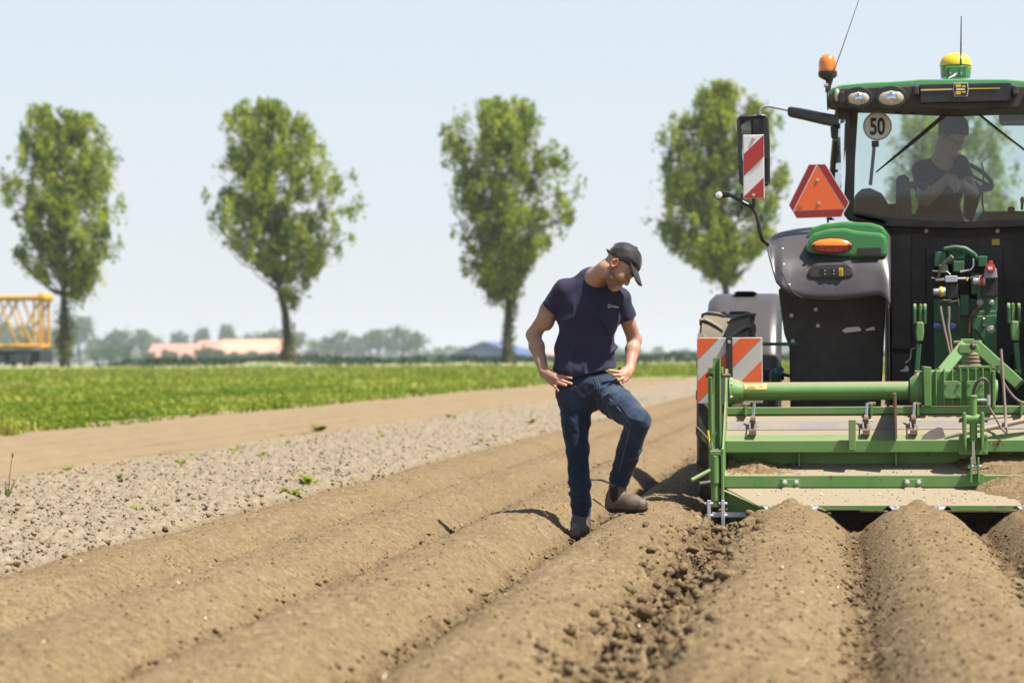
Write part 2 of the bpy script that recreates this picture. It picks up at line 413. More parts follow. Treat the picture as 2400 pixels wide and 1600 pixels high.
# meadow grass between soil and tree row
n = 66000
u = rg.uniform(0, 1, n); gyv = 24*np.exp(u*math.log(118/24.0)); side = rg.uniform(0, 1, n)
gxv = -11.35-side**1.15*(.36*gyv)
ok = gxv > -60; gyv, gxv = gyv[ok], gxv[ok]
patch = perlin(gxv*.22, gyv*.10, 50)
Hh = (.07+.10*np.clip(patch+.3, 0, 1))*rg.uniform(.6, 1.4, len(gxv))*(1+.3*(gyv > 70))
tn = np.clip(.5+.6*patch+.3*perlin(gxv*.9, gyv*.4, 51)+rg.normal(0, .16, len(gxv)), 0, 1)
P0 = np.stack([gxv, gyv, turf_z(gxv, gyv)-.02], -1)
o = link_mesh('meadow_grass', blades('meadow_grass', P0, Hh, .05+.0009*gyv*rg.uniform(.6, 1.5, len(gxv)), .5, tn, M_BLADE, rg), M_BLADE)
tag(o, 'bright green meadow grass between the bare soil and the row of trees', 'grass', kind='stuff')
# tall verge with seeding grasses and cow parsley
n = 60000
gxv = rg.uniform(-58, 14, n); gyv = rg.uniform(118, 176, n)
z = .13+base_ramp(gyv)
patch = perlin(gxv*.25, gyv*.2, 53)
Hh = (.2+.16*np.clip(patch, -.5, 1))*rg.uniform(.6, 1.3, n)
tn = np.clip(.55+.35*patch+rg.normal(0, .2, n), 0, 1)
o = link_mesh('verge_grass', blades('verge_grass', np.stack([gxv, gyv, z], -1), Hh, rg.uniform(.06, .2, n), .4, tn, M_BLADE, rg), M_BLADE)
tag(o, 'tall rough verge grass at the foot of the tree row', 'grass', kind='stuff')
M_PARS = leaf_mat('parsley_bloom', [(0, (.42, .44, .20)), (1, (.72, .70, .52)), (.5, (.58, .57, .32))], .3)
n = 11000
gxv = rg.uniform(-62, 16, n); gyv = rg.choice([166., 171.], n)+rg.normal(0, 2.2, n)
dens = perlin(gxv*.35, gxv*0+1.5, 60)
keep = rg.uniform(0, 1, n) < np.clip(.45+.9*dens, .12, 1); gxv, gyv, dens = gxv[keep], gyv[keep], dens[keep]
z = .13+base_ramp(gyv)+.10+rg.uniform(0, .22, len(gxv))+.42*np.clip(dens-.12, 0, 1)
o = link_mesh('cow_parsley', blades('cow_parsley', np.stack([gxv, gyv, z], -1), rg.uniform(.05, .12, len(gxv)), rg.uniform(.12, .3, len(gxv)), 1.2, rg.uniform(0, 1, len(gxv)), M_PARS, rg), M_PARS)
tag(o, 'cream flowering cow parsley along the edge of the verge', 'wild flowers', kind='stuff')

# ------------------------------------------------------------------ clods and crumbs lying on the soil
def ico(sub):
    bm = bmesh.new(); bmesh.ops.create_icosphere(bm, subdivisions=sub, radius=1); bm.verts.index_update()
    v = np.array([x.co[:] for x in bm.verts]); f = np.array([[q.index for q in p.verts] for p in bm.faces]); bm.free(); return v, f
def clods(name, X, Y, size, sub, moist_shade, gray, rng, sink=.25, flat=.75, Zin=None):
    v0, f0 = ico(sub); n = len(X); Z = height(X, Y)[0] if Zin is None else Zin
    var = []
    for k in range(8):
        r = 1+.55*np.array([mnoise.noise(Vector(p*1.7+k*9.1)) for p in v0])+.38*np.array([mnoise.noise(Vector(p*4.1+k*5.3)) for p in v0])
        var.append(v0*r[:, None])
    var = np.array(var)[rng.integers(0, 8, n)]
    a = rng.normal(0, 1, (n, 4)); a /= np.linalg.norm(a, axis=1)[:, None]; w, x, y, z = a.T
    R = np.stack([1-2*(y*y+z*z), 2*(x*y-z*w), 2*(x*z+y*w), 2*(x*y+z*w), 1-2*(x*x+z*z), 2*(y*z-x*w), 2*(x*z-y*w), 2*(y*z+x*w), 1-2*(x*x+y*y)], 1).reshape(-1, 3, 3)
    sc = size[:, None]*rng.uniform(.55, 1.4, (n, 3))
    V = np.einsum('nij,nkj->nki', R, var*sc[:, None, :]); V[:, :, 2] *= flat
    V += np.stack([X, Y, Z+size*(flat-sink)*.6], -1)[:, None, :]
    F = (np.arange(n)[:, None, None]*len(v0)+f0[None]).reshape(-1, 3)
    me = npmesh(name, V.reshape(-1, 3), F)
    vcol(me, 'zone', np.repeat(np.stack([np.broadcast_to(gray, (n,)), np.broadcast_to(moist_shade, (n,)), np.zeros(n)], -1), len(v0), 0))
    return me
rc_ = np.random.default_rng(19)
def yrand(n, a, b, p=1.5):
    """more pieces close to the camera"""
    u = rc_.uniform(0, 1, n); q = 1-p; return (a**q+(b**q-a**q)*u)**(1/q)
def add_clods(name, label, X, Y, size, sub, moist_shade, gray, **k):
    o = link_mesh(name, clods(name, X, Y, size, sub, moist_shade, gray, rc_, **k), M_SOIL); return tag(o, label, 'soil', kind='stuff')
n = 5200; add_clods('furrow_clods', 'coarse damp clods in the open furrow between the man and the machine', -.70+rc_.normal(0, .10, n), yrand(n, 4.4, 15.6), .005+.026*rc_.uniform(0, 1, n)**2.8, 1, np.clip(rc_.normal(.32, .35, n), 0, 1), 0., sink=.62, flat=.85)
X = []; Y = []
for c in (-1.495, -2.245, -2.995, .085, .835, 1.585):
    n = 1500; X.append(c+rc_.normal(0, .038 if c < 0 else .05, n)); Y.append(yrand(n, 4.4, 34 if c < 0 else 14.5))
X, Y = np.concatenate(X), np.concatenate(Y); n = len(X)
add_clods('crumbs', 'dark crumbs and small clods lying in the narrow furrows', X, Y, .004+.012*rc_.uniform(0, 1, n)**2.2, 1, np.clip(rc_.normal(.75, .3, n), 0, 1), 0.)
n = 24000; X = np.where(rc_.uniform(0, 1, n) < .55, rc_.uniform(-.9, 2.2, n), rc_.uniform(-3.75, -.9, n)); Y = yrand(n, 4.3, 24, 1.6); ok = (Y < 14.5) | (X < -.8); X, Y = X[ok], Y[ok]; n = len(X)
add_clods('soil_grains', 'loose crumbs scattered over the ridges', X, Y, (.0022+.0055*rc_.uniform(0, 1, n)**2.5)*np.where(X > -.6, 1.15, .9), 1, np.clip(rc_.normal(.4, .35, n), 0, 1), 0., sink=.1)  # grains tinted dark to add to the painted crumb shadows
n = 21000; Y = yrand(n, 8.5, 60, 1.7); X = rc_.uniform(-6.85, -3.95, n)
add_clods('rough_clods', 'dry grey clods covering the rough strip', X, Y, .005+.0125*rc_.uniform(0, 1, n)**2.2, 1, 0., 1., sink=.2)
n = 900; Y = yrand(n, 8.5, 40, 1.5); X = -3.88+rc_.normal(0, .05, n)
add_clods('edge_clods', 'dark clods along the edge of the rough strip', X, Y, .006+.016*rc_.uniform(0, 1, n)**2, 1, np.clip(rc_.normal(.7, .3, n), 0, 1), 0.)
# pale bits of straw and shell
n = 1500; X = rc_.uniform(-6.6, 2.1, n); Y = yrand(n, 4.4, 22, 1.4); ok = (Y < 14.4) | (X < -.8); X, Y = X[ok], Y[ok]
Z = height(X, Y)[0]; V, F = [], []
m_ = len(X); a = rc_.uniform(0, 6.28, m_); l = rc_.uniform(.004, .02, m_)*(1+1.2*(X < -3.9)); w_ = rc_.uniform(.0015, .004, m_)
d1 = np.stack([np.cos(a)*l, np.sin(a)*l, rc_.uniform(-.002, .006, m_)], -1); d2 = np.stack([-np.sin(a)*w_, np.cos(a)*w_, 0*a], -1); c0 = np.stack([X, Y, Z+.006], -1)
V = np.stack([c0-d1-d2, c0+d1-d2, c0+d1+d2, c0-d1+d2], 1).reshape(-1, 3)
o = link_mesh('straw_bits', npmesh('straw_bits', V, np.arange(m_*4).reshape(-1, 4)), pmat('straw', (.50, .42, .28), .8, var=.3, scale=30)); tag(o, 'pale bits of straw and stubble lying on the soil', 'straw', kind='stuff')
# ------------------------------------------------------------------ row of trees
M_LEAF = leaf_mat('tree_leaf', [(0, (.06, .105, .008)), (1, (.54, .57, .06)), (.5, (.265, .345, .022))], .5, .5)
M_BARK = pmat('tree_bark', (.085, .068, .045), .95, var=.4, scale=3, bump=.8, bscale=12, spec=.1)
M_IVY = leaf_mat('trunk_shoot_leaf', [(0, (.07, .085, .015)), (1, (.24, .23, .05)), (.5, (.14, .155, .025))], .35)
K = 1.0204
def leaf_quads(P, size, rng, up=.55):
    """leaf quads with random facing, long axis leaning upwards"""
    n = len(P)
    a = rng.normal(0, 1, (n, 3)); a[:, 2] = np.abs(a[:, 2])+up; a /= np.linalg.norm(a, axis=1)[:, None]
    b = rng.normal(0, 1, (n, 3)); b -= a*(a*b).sum(1)[:, None]; b /= np.linalg.norm(b, axis=1)[:, None]
    s = size[:, None]
    V = np.stack([P-a*s*.5, P+b*s*.34, P+a*s*.6, P-b*s*.34], 1).reshape(-1, 3)
    return V, (np.arange(n)[:, None]*4+np.array([[0, 1, 2, 3]]))
def leaf_obj(name, P, size, tone, mat, rng, parent, up=.55):
    V, F = leaf_quads(P, size, rng, up); me = npmesh(name, V, F); tone_attr(me, np.repeat(np.clip(tone, 0, 1), 4))
    return link_mesh(name, me, mat, parent)
def avenue_tree(label, Y, base, trunk, env, seed, shoots=(), limbs=95, per=64):
    """base, trunk points and env (y, left, right) are measured on the photograph"""
    rng = np.random.default_rng(seed)
    q = lambda x, y: W(x*K, y*K, Y)
    bx = q(*base)[0]; zg = .13+float(base_ramp(np.array(Y)))
    root = empty('poplar_tree', (bx, Y, zg-.05), label, 'tree', 'row of poplars along the verge')
    tp = [np.array([bx, Y, zg-.1])]+[q(x, y)+np.array([0, rng.uniform(-.15, .15), 0]) for x, y in trunk]
    H = len(tp); tr = [.46]+[.32*(1-i/(H-1))**.8+.04 for i in range(1, H)]
    mb = MB().tube(tp, tr, 9)
    ev = sorted([(q(base[0], y)[2], q(l, y)[0], q(r, y)[0]) for y, l, r in env]); ez = [e[0] for e in ev]; el = [e[1] for e in ev]; er = [e[2] for e in ev]
    tz = [p[2] for p in tp]; tx = [p[0] for p in tp]; ty = [p[1] for p in tp]
    z0, z1 = ez[0], ez[-1]
    C, T = [], []
    for k in range(limbs):
        ze = z0+(z1-z0)*((k+rng.uniform(0, 1))/limbs)**.92
        zs = max(z0-.7, ze-rng.uniform(1.6, 4.2)); zs = min(zs, tz[-1]-.1)
        ph = rng.uniform(0, 2*np.pi); c = math.cos(ph)
        cx = np.interp(zs, tz, tx); cy = np.interp(zs, tz, ty)
        L_, R_ = np.interp(ze, ez, el), np.interp(ze, ez, er); mid = .5*(L_+R_)
        ext = (R_-cx) if c > 0 else (cx-L_); dep = .5*(R_-L_)
        rr = (rng.uniform(.55, 1)**.6 if rng.uniform() < .62 else rng.uniform(.1, .7))
        end = np.array([cx+c*max(ext, -.5)*rr, cy+math.sin(ph)*dep*rr*.92, ze])
        if ext < 0: end[0] = mid+rng.uniform(-.4, .4)*dep
        st = np.array([cx, cy, zs]); bend = st+(end-st)*.5+np.array([0, 0, -.45])+(end-st)*np.array([.12, .12, 0])
        mb.tube([st, bend, end], [.075, .045, .015], 5)
        lt = rng.normal(.50, .25)
        for j in range(5):
            t = rng.uniform(.35, 1.06); p = (1-t)**2*st+2*t*(1-t)*bend+t*t*end
            p = p+rng.normal(0, .32, 3)*np.array([1, 1, .6]); m = int(per*rng.uniform(.6, 1.3))
            sp = rng.uniform(.6, 1.2)
            w = rng.normal(0, 1, (m, 3))*np.array([.25, .25, .5])*sp
            w[:, :2] *= np.clip(1-w[:, 2:]*.55, .35, 1.4)          # plumes narrow upwards
            C.append(p+w); T.append(np.clip(lt+rng.normal(0, .10)+rng.normal(0, .13, m), 0, 1))
    for k in range(int(limbs*1.9)):                       # outer sprays that fill the outline
        ze = z0+(z1-z0)*rng.uniform(.02, 1)**(1.25); L_, R_ = np.interp(ze, ez, el), np.interp(ze, ez, er); mid = .5*(L_+R_); hw = .5*(R_-L_)
        ph = rng.uniform(0, 2*np.pi); rr = rng.uniform(.35, 1)**.55*.97
        p = np.array([mid+math.cos(ph)*hw*rr, np.interp(ze, tz, ty)+math.sin(ph)*hw*rr*.92, ze]); m = int(per*rng.uniform(.5, 1.1))
        ax = np.array([np.interp(ze-1.3, tz, tx), np.interp(ze, tz, ty), ze-1.3]); mb.tube([ax*.45+p*.55, p], [.03, .012], 4)
        w = rng.normal(0, 1, (m, 3))*np.array([.25, .25, .45])*rng.uniform(.6, 1.15); w[:, :2] *= np.clip(1-w[:, 2:]*.55, .35, 1.4)
        C.append(p+w); T.append(np.clip(rng.normal(.55, .2)+rng.normal(0, .13, m), 0, 1))
    C = np.concatenate(C); T = np.concatenate(T)
    # keep the outline of the photograph, soft edged
    l = np.interp(C[:, 2], ez, el)-rng.uniform(-.1, .55, len(C)); r = np.interp(C[:, 2], ez, er)+rng.uniform(-.1, .55, len(C))
    gap = perlin(C[:, 0]*.7+seed, C[:, 2]*.6+C[:, 1]*.45, seed)+.35*perlin(C[:, 0]*1.7, C[:, 2]*1.5+C[:, 1]*.9, seed+1)
    rag = .75*np.clip(perlin(C[:, 2]*.75+seed*3.1, C[:, 1]*.5+(C[:, 0] > np.mean(C[:, 0]))*40, seed+2), -.6, .9); l = l+rag; r = r-rag
    gap = np.minimum(gap, .62+perlin(C[:, 0]*.36+seed*1.7, C[:, 2]*.40-C[:, 1]*.30, seed+4)*1.7)
    ok = (C[:, 0] > l) & (C[:, 0] < r) & (C[:, 2] < z1+.12) & (gap > -.33)
    C, T = C[ok], T[ok]
    mb.build('trunk', M_BARK, root, smooth=60)
    leaf_obj('crown', C, rng.uniform(.19, .35, len(C)), T, M_LEAF, rng, root)
    S_ = []
    for (x, y, sx, sy, n) in shoots:
        p = q(x, y); e = q(x+sx, y+sy)-p
        S_.append(p+rng.normal(0, .42, (n, 3))*np.array([abs(e[0]), abs(e[0]), abs(e[2])]))
    if S_:
        S_ = np.concatenate(S_); S_[:, 2] = np.maximum(S_[:, 2], zg)
        _ts = leaf_obj('trunk_shoots', S_, rng.uniform(.12, .26, len(S_)), rng.normal(.5, .2, len(S_)), M_IVY, rng, root, 1.2); _ts['kind'] = 'stuff'
    return root
YT = 180.
avenue_tree('leftmost poplar with an even oval crown, beside the yellow crane boom', YT, (150, 830), [(148, 760), (147, 690), (146, 600), (150, 480), (152, 340), (150, 262)],
            [(240, 72, 105), (252, 68, 160), (262, 60, 215), (300, 50, 240), (350, 45, 265), (400, 6, 282), (450, 8, 290), (500, 18, 290), (550, 38, 283), (590, 44, 262), (615, 60, 225), (640, 98, 236), (660, 170, 225)], 11,
            [(150, 800, 30, 45, 620), (149, 730, 22, 45, 420), (148, 770, 26, 50, 500)])
avenue_tree('second poplar from the left, its wide crown leaning right on a bowed trunk', YT, (656, 829), [(659, 780), (655, 720), (642, 660), (633, 605), (628, 480), (622, 350), (610, 255)],
            [(228, 575, 625), (245, 540, 655), (262, 520, 700), (300, 506, 722), (350, 502, 762), (400, 500, 828), (428, 472, 834), (470, 456, 834), (500, 480, 830), (550, 500, 826), (585, 555, 785), (615, 600, 742), (652, 655, 722)], 23,
            [(672, 690, 20, 32, 330), (662, 770, 20, 40, 330), (660, 810, 22, 25, 240)])
avenue_tree('third poplar from the left, a lopsided crown above the man with bowed head', YT, (1165, 830), [(1166, 760), (1168, 690), (1158, 610), (1150, 500), (1140, 370), (1130, 260)],
            [(228, 1150, 1200), (238, 1062, 1222), (262, 1040, 1237), (300, 1010, 1262), (350, 1006, 1312), (400, 1020, 1354), (450, 1022, 1342), (500, 1046, 1320), (550, 1050, 1288), (590, 1056, 1228), (622, 1072, 1222), (655, 1095, 1190)], 37,
            [(1168, 800, 18, 40, 380), (1178, 700, 16, 45, 330), (1168, 750, 18, 45, 330)])
avenue_tree('fourth poplar, broad dense crown seen behind the striped mirror board', YT, (1669, 832), [(1668, 760), (1668, 690), (1664, 610), (1660, 500), (1660, 360), (1655, 230)],
            [(190, 1635, 1690), (205, 1602, 1712), (232, 1580, 1742), (280, 1526, 1800), (320, 1502, 1815), (380, 1510, 1816), (440, 1492, 1816), (500, 1486, 1822), (550, 1512, 1802), (590, 1560, 1732), (622, 1630, 1692)], 41,
            [(1668, 780, 16, 60, 420)], 105, 66)
avenue_tree('fifth poplar, seen through the rear window of the tractor cab', YT, (2190, 832), [(2188, 760), (2186, 690), (2184, 610), (2180, 500), (2176, 360), (2170, 290)],
            [(246, 2140, 2230), (256, 2080, 2275), (280, 2050, 2310), (330, 2038, 2340), (400, 2020, 2345), (460, 2030, 2345), (520, 2040, 2330), (570, 2070, 2290), (620, 2130, 2240)], 53,
            [(2186, 780, 16, 60, 300)], 90, 52)

# ------------------------------------------------------------------ far trees
M_FAR = leaf_mat('far_leaf', [(0, (.03, .06, .025)), (1, (.16, .22, .07)), (.5, (.075, .125, .045))], .2, .7)
def far_tree_proto(seed, n=1300):
    rng = np.random.default_rng(seed); root = empty('distant_tree', (0, 0, 0))
    MB().tube([(0, 0, -.02), (.01, 0, .3), (0, .01, .6)], [.05, .035, .015], 6).build('trunk', M_BARK, root)
    c = []; tn = []
    for k in range(16):
        p = rng.normal(0, 1, 3); p /= np.linalg.norm(p); p = p*rng.uniform(.3, 1)**.5*np.array([.34, .34, .30])+np.array([0, 0, .62])
        m = n//16; c.append(p+rng.normal(0, .085, (m, 3))); tn.append(rng.normal(.5, .18)+rng.normal(0, .12, m))
    c = np.concatenate(c); c[:, 2] = np.clip(c[:, 2], .08, 1.02)
    leaf_obj('crown', c, rng.uniform(.045, .095, len(c)), np.concatenate(tn), M_FAR, rng, root, .3)
    return root
protos = [far_tree_proto(100+i) for i in range(4)]
used = [False]*4
def far_tree(i, px, top, hw, Y, label, group):
    root = protos[i]
    if used[i]:
        r = root.copy(); COL.objects.link(r)
        for ch in root.children:
            c = ch.copy(); COL.objects.link(c); c.parent = r
    else: r = root; used[i] = True
    p = W(px, top, Y); zb = .4; h = max(1.0, p[2]-zb)
    wx = hw/S(Y)
    r.location = (p[0], Y, zb); r.scale = (wx/.42, wx/.42, h/.98); r.rotation_euler = (0, 0, (px*7) % 6.28)
    tag(r, label, 'bush' if 'bush' in group else 'tree', group)
FAR = [
 (-30, 765, 42, 430, 'hazy tree at the left picture edge, behind the left end of the crane boom'),
 (18, 750, 46, 450, 'tall rounded hazy tree seen through the crossed braces of the crane boom'),
 (62, 762, 36, 470, 'hazy tree behind the upright posts of the crane boom'),
 (118, 762, 38, 440, 'hazy tree between the crane boom and the leftmost poplar trunk'),
 (186, 748, 50, 430, 'tallest hazy tree just right of the leftmost poplar trunk'),
 (226, 790, 30, 480, 'low hazy tree filling the dip right of the tallest hazy tree'),
 (256, 783, 32, 445, 'bluish hazy tree left of the twin rounded one by the farm'),
 (292, 768, 42, 435, 'broad rounded hazy tree just left of the farm roofs'),
 (332, 776, 32, 470, 'hazy tree over the left end of the darker farm roof'),
 (362, 790, 26, 490, 'low hazy tree over the middle of the darker farm roof'),
 (416, 779, 38, 450, 'broad hazy tree above the right half of the darker farm roof'),
 (470, 763, 22, 460, 'narrow tall hazy tree above the small annex roof'),
 (530, 765, 24, 465, 'narrow tall hazy tree above the left half of the salmon barn roof'),
 (572, 782, 28, 500, 'low hazy tree above the middle of the salmon barn roof'),
 (606, 788, 28, 480, 'lowest hazy tree above the right half of the salmon barn roof'),
 (634, 770, 40, 440, 'hazy tree just left of the second poplar trunk, above the barn roof end'),
 (692, 782, 38, 450, 'hazy tree just right of the second poplar trunk'),
 (742, 795, 32, 470, 'low hazy tree in the gap right of the second poplar'),
 (797, 777, 48, 435, 'broad hazy tree halfway between the second and third poplars'),
 (850, 792, 36, 480, 'lower hazy tree between the two broad ones left of the dark barn'),
 (886, 776, 44, 445, 'hazy tree touching the large rounded one left of the dark barn'),
 (944, 766, 56, 430, 'large rounded hazy tree left of the dark blue barn'),
 (1028, 818, 14, 610, 'small faint tree left of the dark barn roof'),
 (1214, 818, 18, 620, 'small faint tree by the pale house behind the man'),
 (1444, 814, 18, 640, 'small faint tree seen between the arm and the body of the man'),
 (1492, 812, 14, 600, 'small faint tree just right of the standing man'),
 (1545, 812, 22, 630, 'faint tree midway between the standing man and the rear tyre'),
 (1602, 816, 20, 615, 'faint tree beside the left edge of the rear tyre')]
for k, (px, top, hw, Y, lab) in enumerate(FAR): far_tree(k % 4, px, top, hw, Y*2.6, lab, 'distant trees on the skyline')
BUSH = [(226, 818, 20, 'dark bush under the tallest hazy tree, left of the farm'), (256, 810, 28, 'dark bush left of the farm, lower than the hazy trees'), (294, 806, 26, 'larger dark bush at the left corner of the farm'),
 (352, 826, 20, 'low bush under the left end of the darker farm roof'), (394, 818, 24, 'bush in front of the middle of the darker farm roof'), (434, 828, 18, 'small bush under the right end of the darker farm roof'),
 (478, 812, 28, 'bluish bush in front of the small annex'), (512, 820, 20, 'bush at the left end of the salmon barn'), (552, 824, 24, 'bush in front of the middle of the salmon barn'), (594, 822, 24, 'bush before the right half of the salmon barn'), (634, 822, 22, 'bush at the right end of the salmon barn')]
for k, (px, top, hw, lab) in enumerate(BUSH): far_tree((k+1) % 4, px, top, hw, (285+((k*29) % 20))*2.6, lab, 'bushes around the farm')
# long soft woods at the horizon
rng = np.random.default_rng(77)
n = 9000; x = rng.uniform(-860, 320, n); y = rng.uniform(1640, 1720, n); hm = 5.5+6*np.clip(perlin(x*.008, x*0+2, 70)+.35, 0, 1.2)+3*perlin(x*.045, x*0+6, 71)
V, F = leaf_quads(np.stack([x, y, .4+rng.uniform(0, 1, n)**.8*np.clip(hm, 1.5, 20)], -1), rng.uniform(2.2, 4.5, n), rng, .2)
me = npmesh('far_wood', V, F); tone_attr(me, np.repeat(np.clip(rng.normal(.4, .2, n), 0, 1), 4)); o = link_mesh('far_wood', me, M_FAR)
tag(o, 'far line of woodland on the horizon', 'woodland', kind='stuff')
M_HEDGE = leaf_mat('hedge_leaf', [(0, (.024, .05, .018)), (1, (.085, .14, .045)), (.5, (.045, .085, .028))], .15, .7)
# low dark hedge along the ditch behind the trees
n = 26000; x = rng.uniform(-70, 26, n); y = rng.uniform(205, 210, n); hm = .85+.22*perlin(x*.25, x*0, 72)+.15*perlin(x*1.1, x*0, 73)
V, F = leaf_quads(np.stack([x, y, .5+rng.uniform(0, 1, n)*(hm+.2)*np.clip((x+66)/3, 0, 1)], -1), rng.uniform(.12, .26, n), rng, 1.0)
me = npmesh('low_hedge', V, F); tone_attr(me, np.repeat(np.clip(rng.normal(.22, .14, n), 0, 1), 4)); o = link_mesh('low_hedge', me, M_HEDGE)
tag(o, 'low dark green hedge running along behind the tree row', 'hedge', kind='stuff')

# ------------------------------------------------------------------ farm buildings
M_TILE = pmat('red_roof_tiles', (.52, .24, .18), .8, var=.22, scale=.7)
M_TILE2 = pmat('faded_roof_tiles', (.62, .33, .22), .8, var=.18, scale=.7)
M_BRICK = pmat('farm_brick', (.33, .17, .12), .9, var=.25, scale=2)
M_SLATE = pmat('dark_barn_sheet', (.05, .09, .24), .6, var=.15, scale=.5)
M_PALE = pmat('pale_wall', (.62, .60, .55), .8)
M_DARK = pmat('dark_opening', (.02, .022, .025), .4)
def farm(name, label, cat, Y_, px0, px1, ytop, yeave, roofm, wallm, depth=9, gable=False, windows=0):
    Y = Y_*2.6; depth = depth*2.6; Fm = 2.6
    xa, xb = W(px0, 840, Y)[0], W(px1, 840, Y)[0]; zt, ze = W(600, ytop, Y)[2], W(600, yeave, Y)[2]; zb = .35
    r = empty(name, ((xa+xb)/2, Y, zb), label, cat)
    MB().box(xa+.3, xb-.3, Y+.3, Y+depth-.3, zb, ze+.05).build('wall', wallm, r)
    if gable:
        xm = (xa+xb)/2
        MB().prism([(xa-.3, ze), (xm, zt), (xb+.3, ze), (xb+.3, ze+.25), (xm, zt+.25), (xa-.3, ze+.25)], Y-.3, Y+depth).build('roof', roofm, r)
        MB().prism([(xa+.3, ze), (xm, zt-.1), (xb-.3, ze)], Y+.1, Y+depth-.2).build('gable', wallm, r)
    else:
        ym = Y+depth/2
        MB().xprism([(Y-.3, ze), (ym, zt), (Y+depth+.3, ze), (Y+depth+.3, ze+.22), (ym, zt+.22), (Y-.3, ze+.22)], xa, xb).build('roof', roofm, r)
        MB().xprism([(Y+.4, ze), (ym, zt-.1), (Y+depth-.4, ze)], xa+.4, xb-.4).build('gable', wallm, r)
    for i in range(windows):
        x = xa+(i+.7)*(xb-xa)/(windows+.4)
        f = MB().box(x-.9, x+.9, Y+.2, Y+.34, zb+1.6, zb+4.0).build('window', M_PALE, r)
        MB().box(x-.75, x+.75, Y+.15, Y+.24, zb+1.75, zb+3.85).build('pane', M_DARK, f)
    return r
farm('farmhouse', 'farm building with the darker pink-red tiled roof, left of the pale roofed one', 'farm building', 330, 338, 458, 804, 838, M_TILE, M_BRICK, windows=4)
farm('farm_annex', 'low annex with a short tiled roof between the two long farm roofs', 'farm building', 334, 452, 512, 797, 826, M_TILE, M_PALE, 7, windows=1)
farm('long_barn', 'long barn with a pale salmon tiled roof, left of the second tree', 'barn', 326, 504, 662, 795, 829, M_TILE2, M_BRICK, 10, windows=5)
farm('dark_barn', 'low barn with a broad dark blue roof between the hazy trees and the third poplar', 'barn', 300, 1050, 1216, 806, 838, M_SLATE, M_SLATE, 22, gable=True)
farm('white_house', 'tiny pale house with a faded pink roof on the skyline behind the man', 'house', 420, 1218, 1300, 829, 838, M_TILE2, M_PALE, 8, windows=2)

# ------------------------------------------------------------------ crane boom section on a trailer
M_YEL = pmat('crane_yellow', (.72, .36, .015), .5, var=.12, scale=2)
M_TRL = pmat('trailer_black', (.022, .024, .03), .6)
M_GREY = pmat('trailer_grey', (.16, .16, .18), .6)
Yc = 186.
def q(x, y, dy=0): 
    p = W(x, y, Yc); return np.array([p[0], Yc+dy, p[2]])
cr = empty('crane_boom_section', (q(40, 820)[0], Yc, q(40, 822)[2]), 'yellow lattice crane boom section lying on the black trailer', 'crane part')
for dy in (0, 2.2):
    MB().tube([q(-190, 700, dy), q(103, 697, dy)], .19, 10).build('top_chord', M_YEL, cr, smooth=40)
    MB().tube([q(-190, 813, dy), q(98, 811, dy)], .19, 10).build('bottom_chord', M_YEL, cr, smooth=40)
    for x in (93, 80, -120):
        MB().tube([q(x, 700, dy), q(x, 811, dy)], .10 if x != 93 else .13, 8).build('post', M_YEL, cr, smooth=40)
    for a, b in (((95, 702), (58, 770)), ((32, 702), (75, 811)), ((22, 702), (-40, 811)), ((-2, 702), (42, 811)), ((-30, 702), (-95, 811)), ((-100, 702), (-50, 811)), ((-150, 702), (-105, 811))):
        MB().tube([q(a[0], a[1], dy), q(b[0], b[1], dy)], .085, 8).build('brace', M_YEL, cr, smooth=40)
for x in (-160, -40, 20, 60, 93):
    for y in (699, 812):
        MB().tube([q(x, y), q(x, y, 2.2)], .07, 8).build('cross_tube', M_YEL, cr, smooth=40)
MB().lathe(q(96, 697, -.12), (0, 1, 0), [(.3, 0), (.34, .08), (.34, 2.3), (.3, 2.4)], 14).build('end_pulley', M_YEL, cr, smooth=40)
MB().tube([q(58, 770, .4), q(58, 806, .4)], [.12, .3], 8).build('lug_plate', pmat('pale_primer', (.8, .55, .40), .6), cr)
tl = empty('flat_trailer', (q(20, 850)[0], Yc, .85), 'black flatbed trailer under the yellow crane boom', 'trailer')
MB().box(q(-260, 830)[0], q(98, 830)[0], Yc-.5, Yc+2.6, q(40, 850)[2], q(40, 819)[2]-.02).build('bed', M_TRL, tl, bevel=.03)
MB().box(q(28, 830)[0], q(76, 830)[0], Yc-.62, Yc-.5, q(40, 848)[2], q(40, 829)[2]).build('side_panel', M_GREY, tl, bevel=.02)
MB().box(q(-40, 830)[0], q(18, 830)[0], Yc-.62, Yc-.5, q(40, 848)[2], q(40, 832)[2]).build('side_panel', M_GREY, tl, bevel=.02)
MB().box(q(90, 830)[0], q(100, 830)[0], Yc-.7, Yc+2.6, q(40, 848)[2], q(40, 824)[2]).build('tail_board', M_TRL, tl, bevel=.02)
for x in (-70, -20, 30, 70):
    c = q(x, 845); c[2] = 1.05
    w = MB().lathe((c[0], Yc-.6, 1.2), (0, 1, 0), [(.2, 0), (.42, .02), (.46, .1), (.46, .3), (.4, .36)], 16).build('wheel', M_TRL, tl, smooth=40)
    MB().lathe((c[0], Yc-.62, 1.2), (0, 1, 0), [(.22, -.01), (.24, .01), (.22, .05)], 14).build('rim', M_GREY, w, smooth=40)
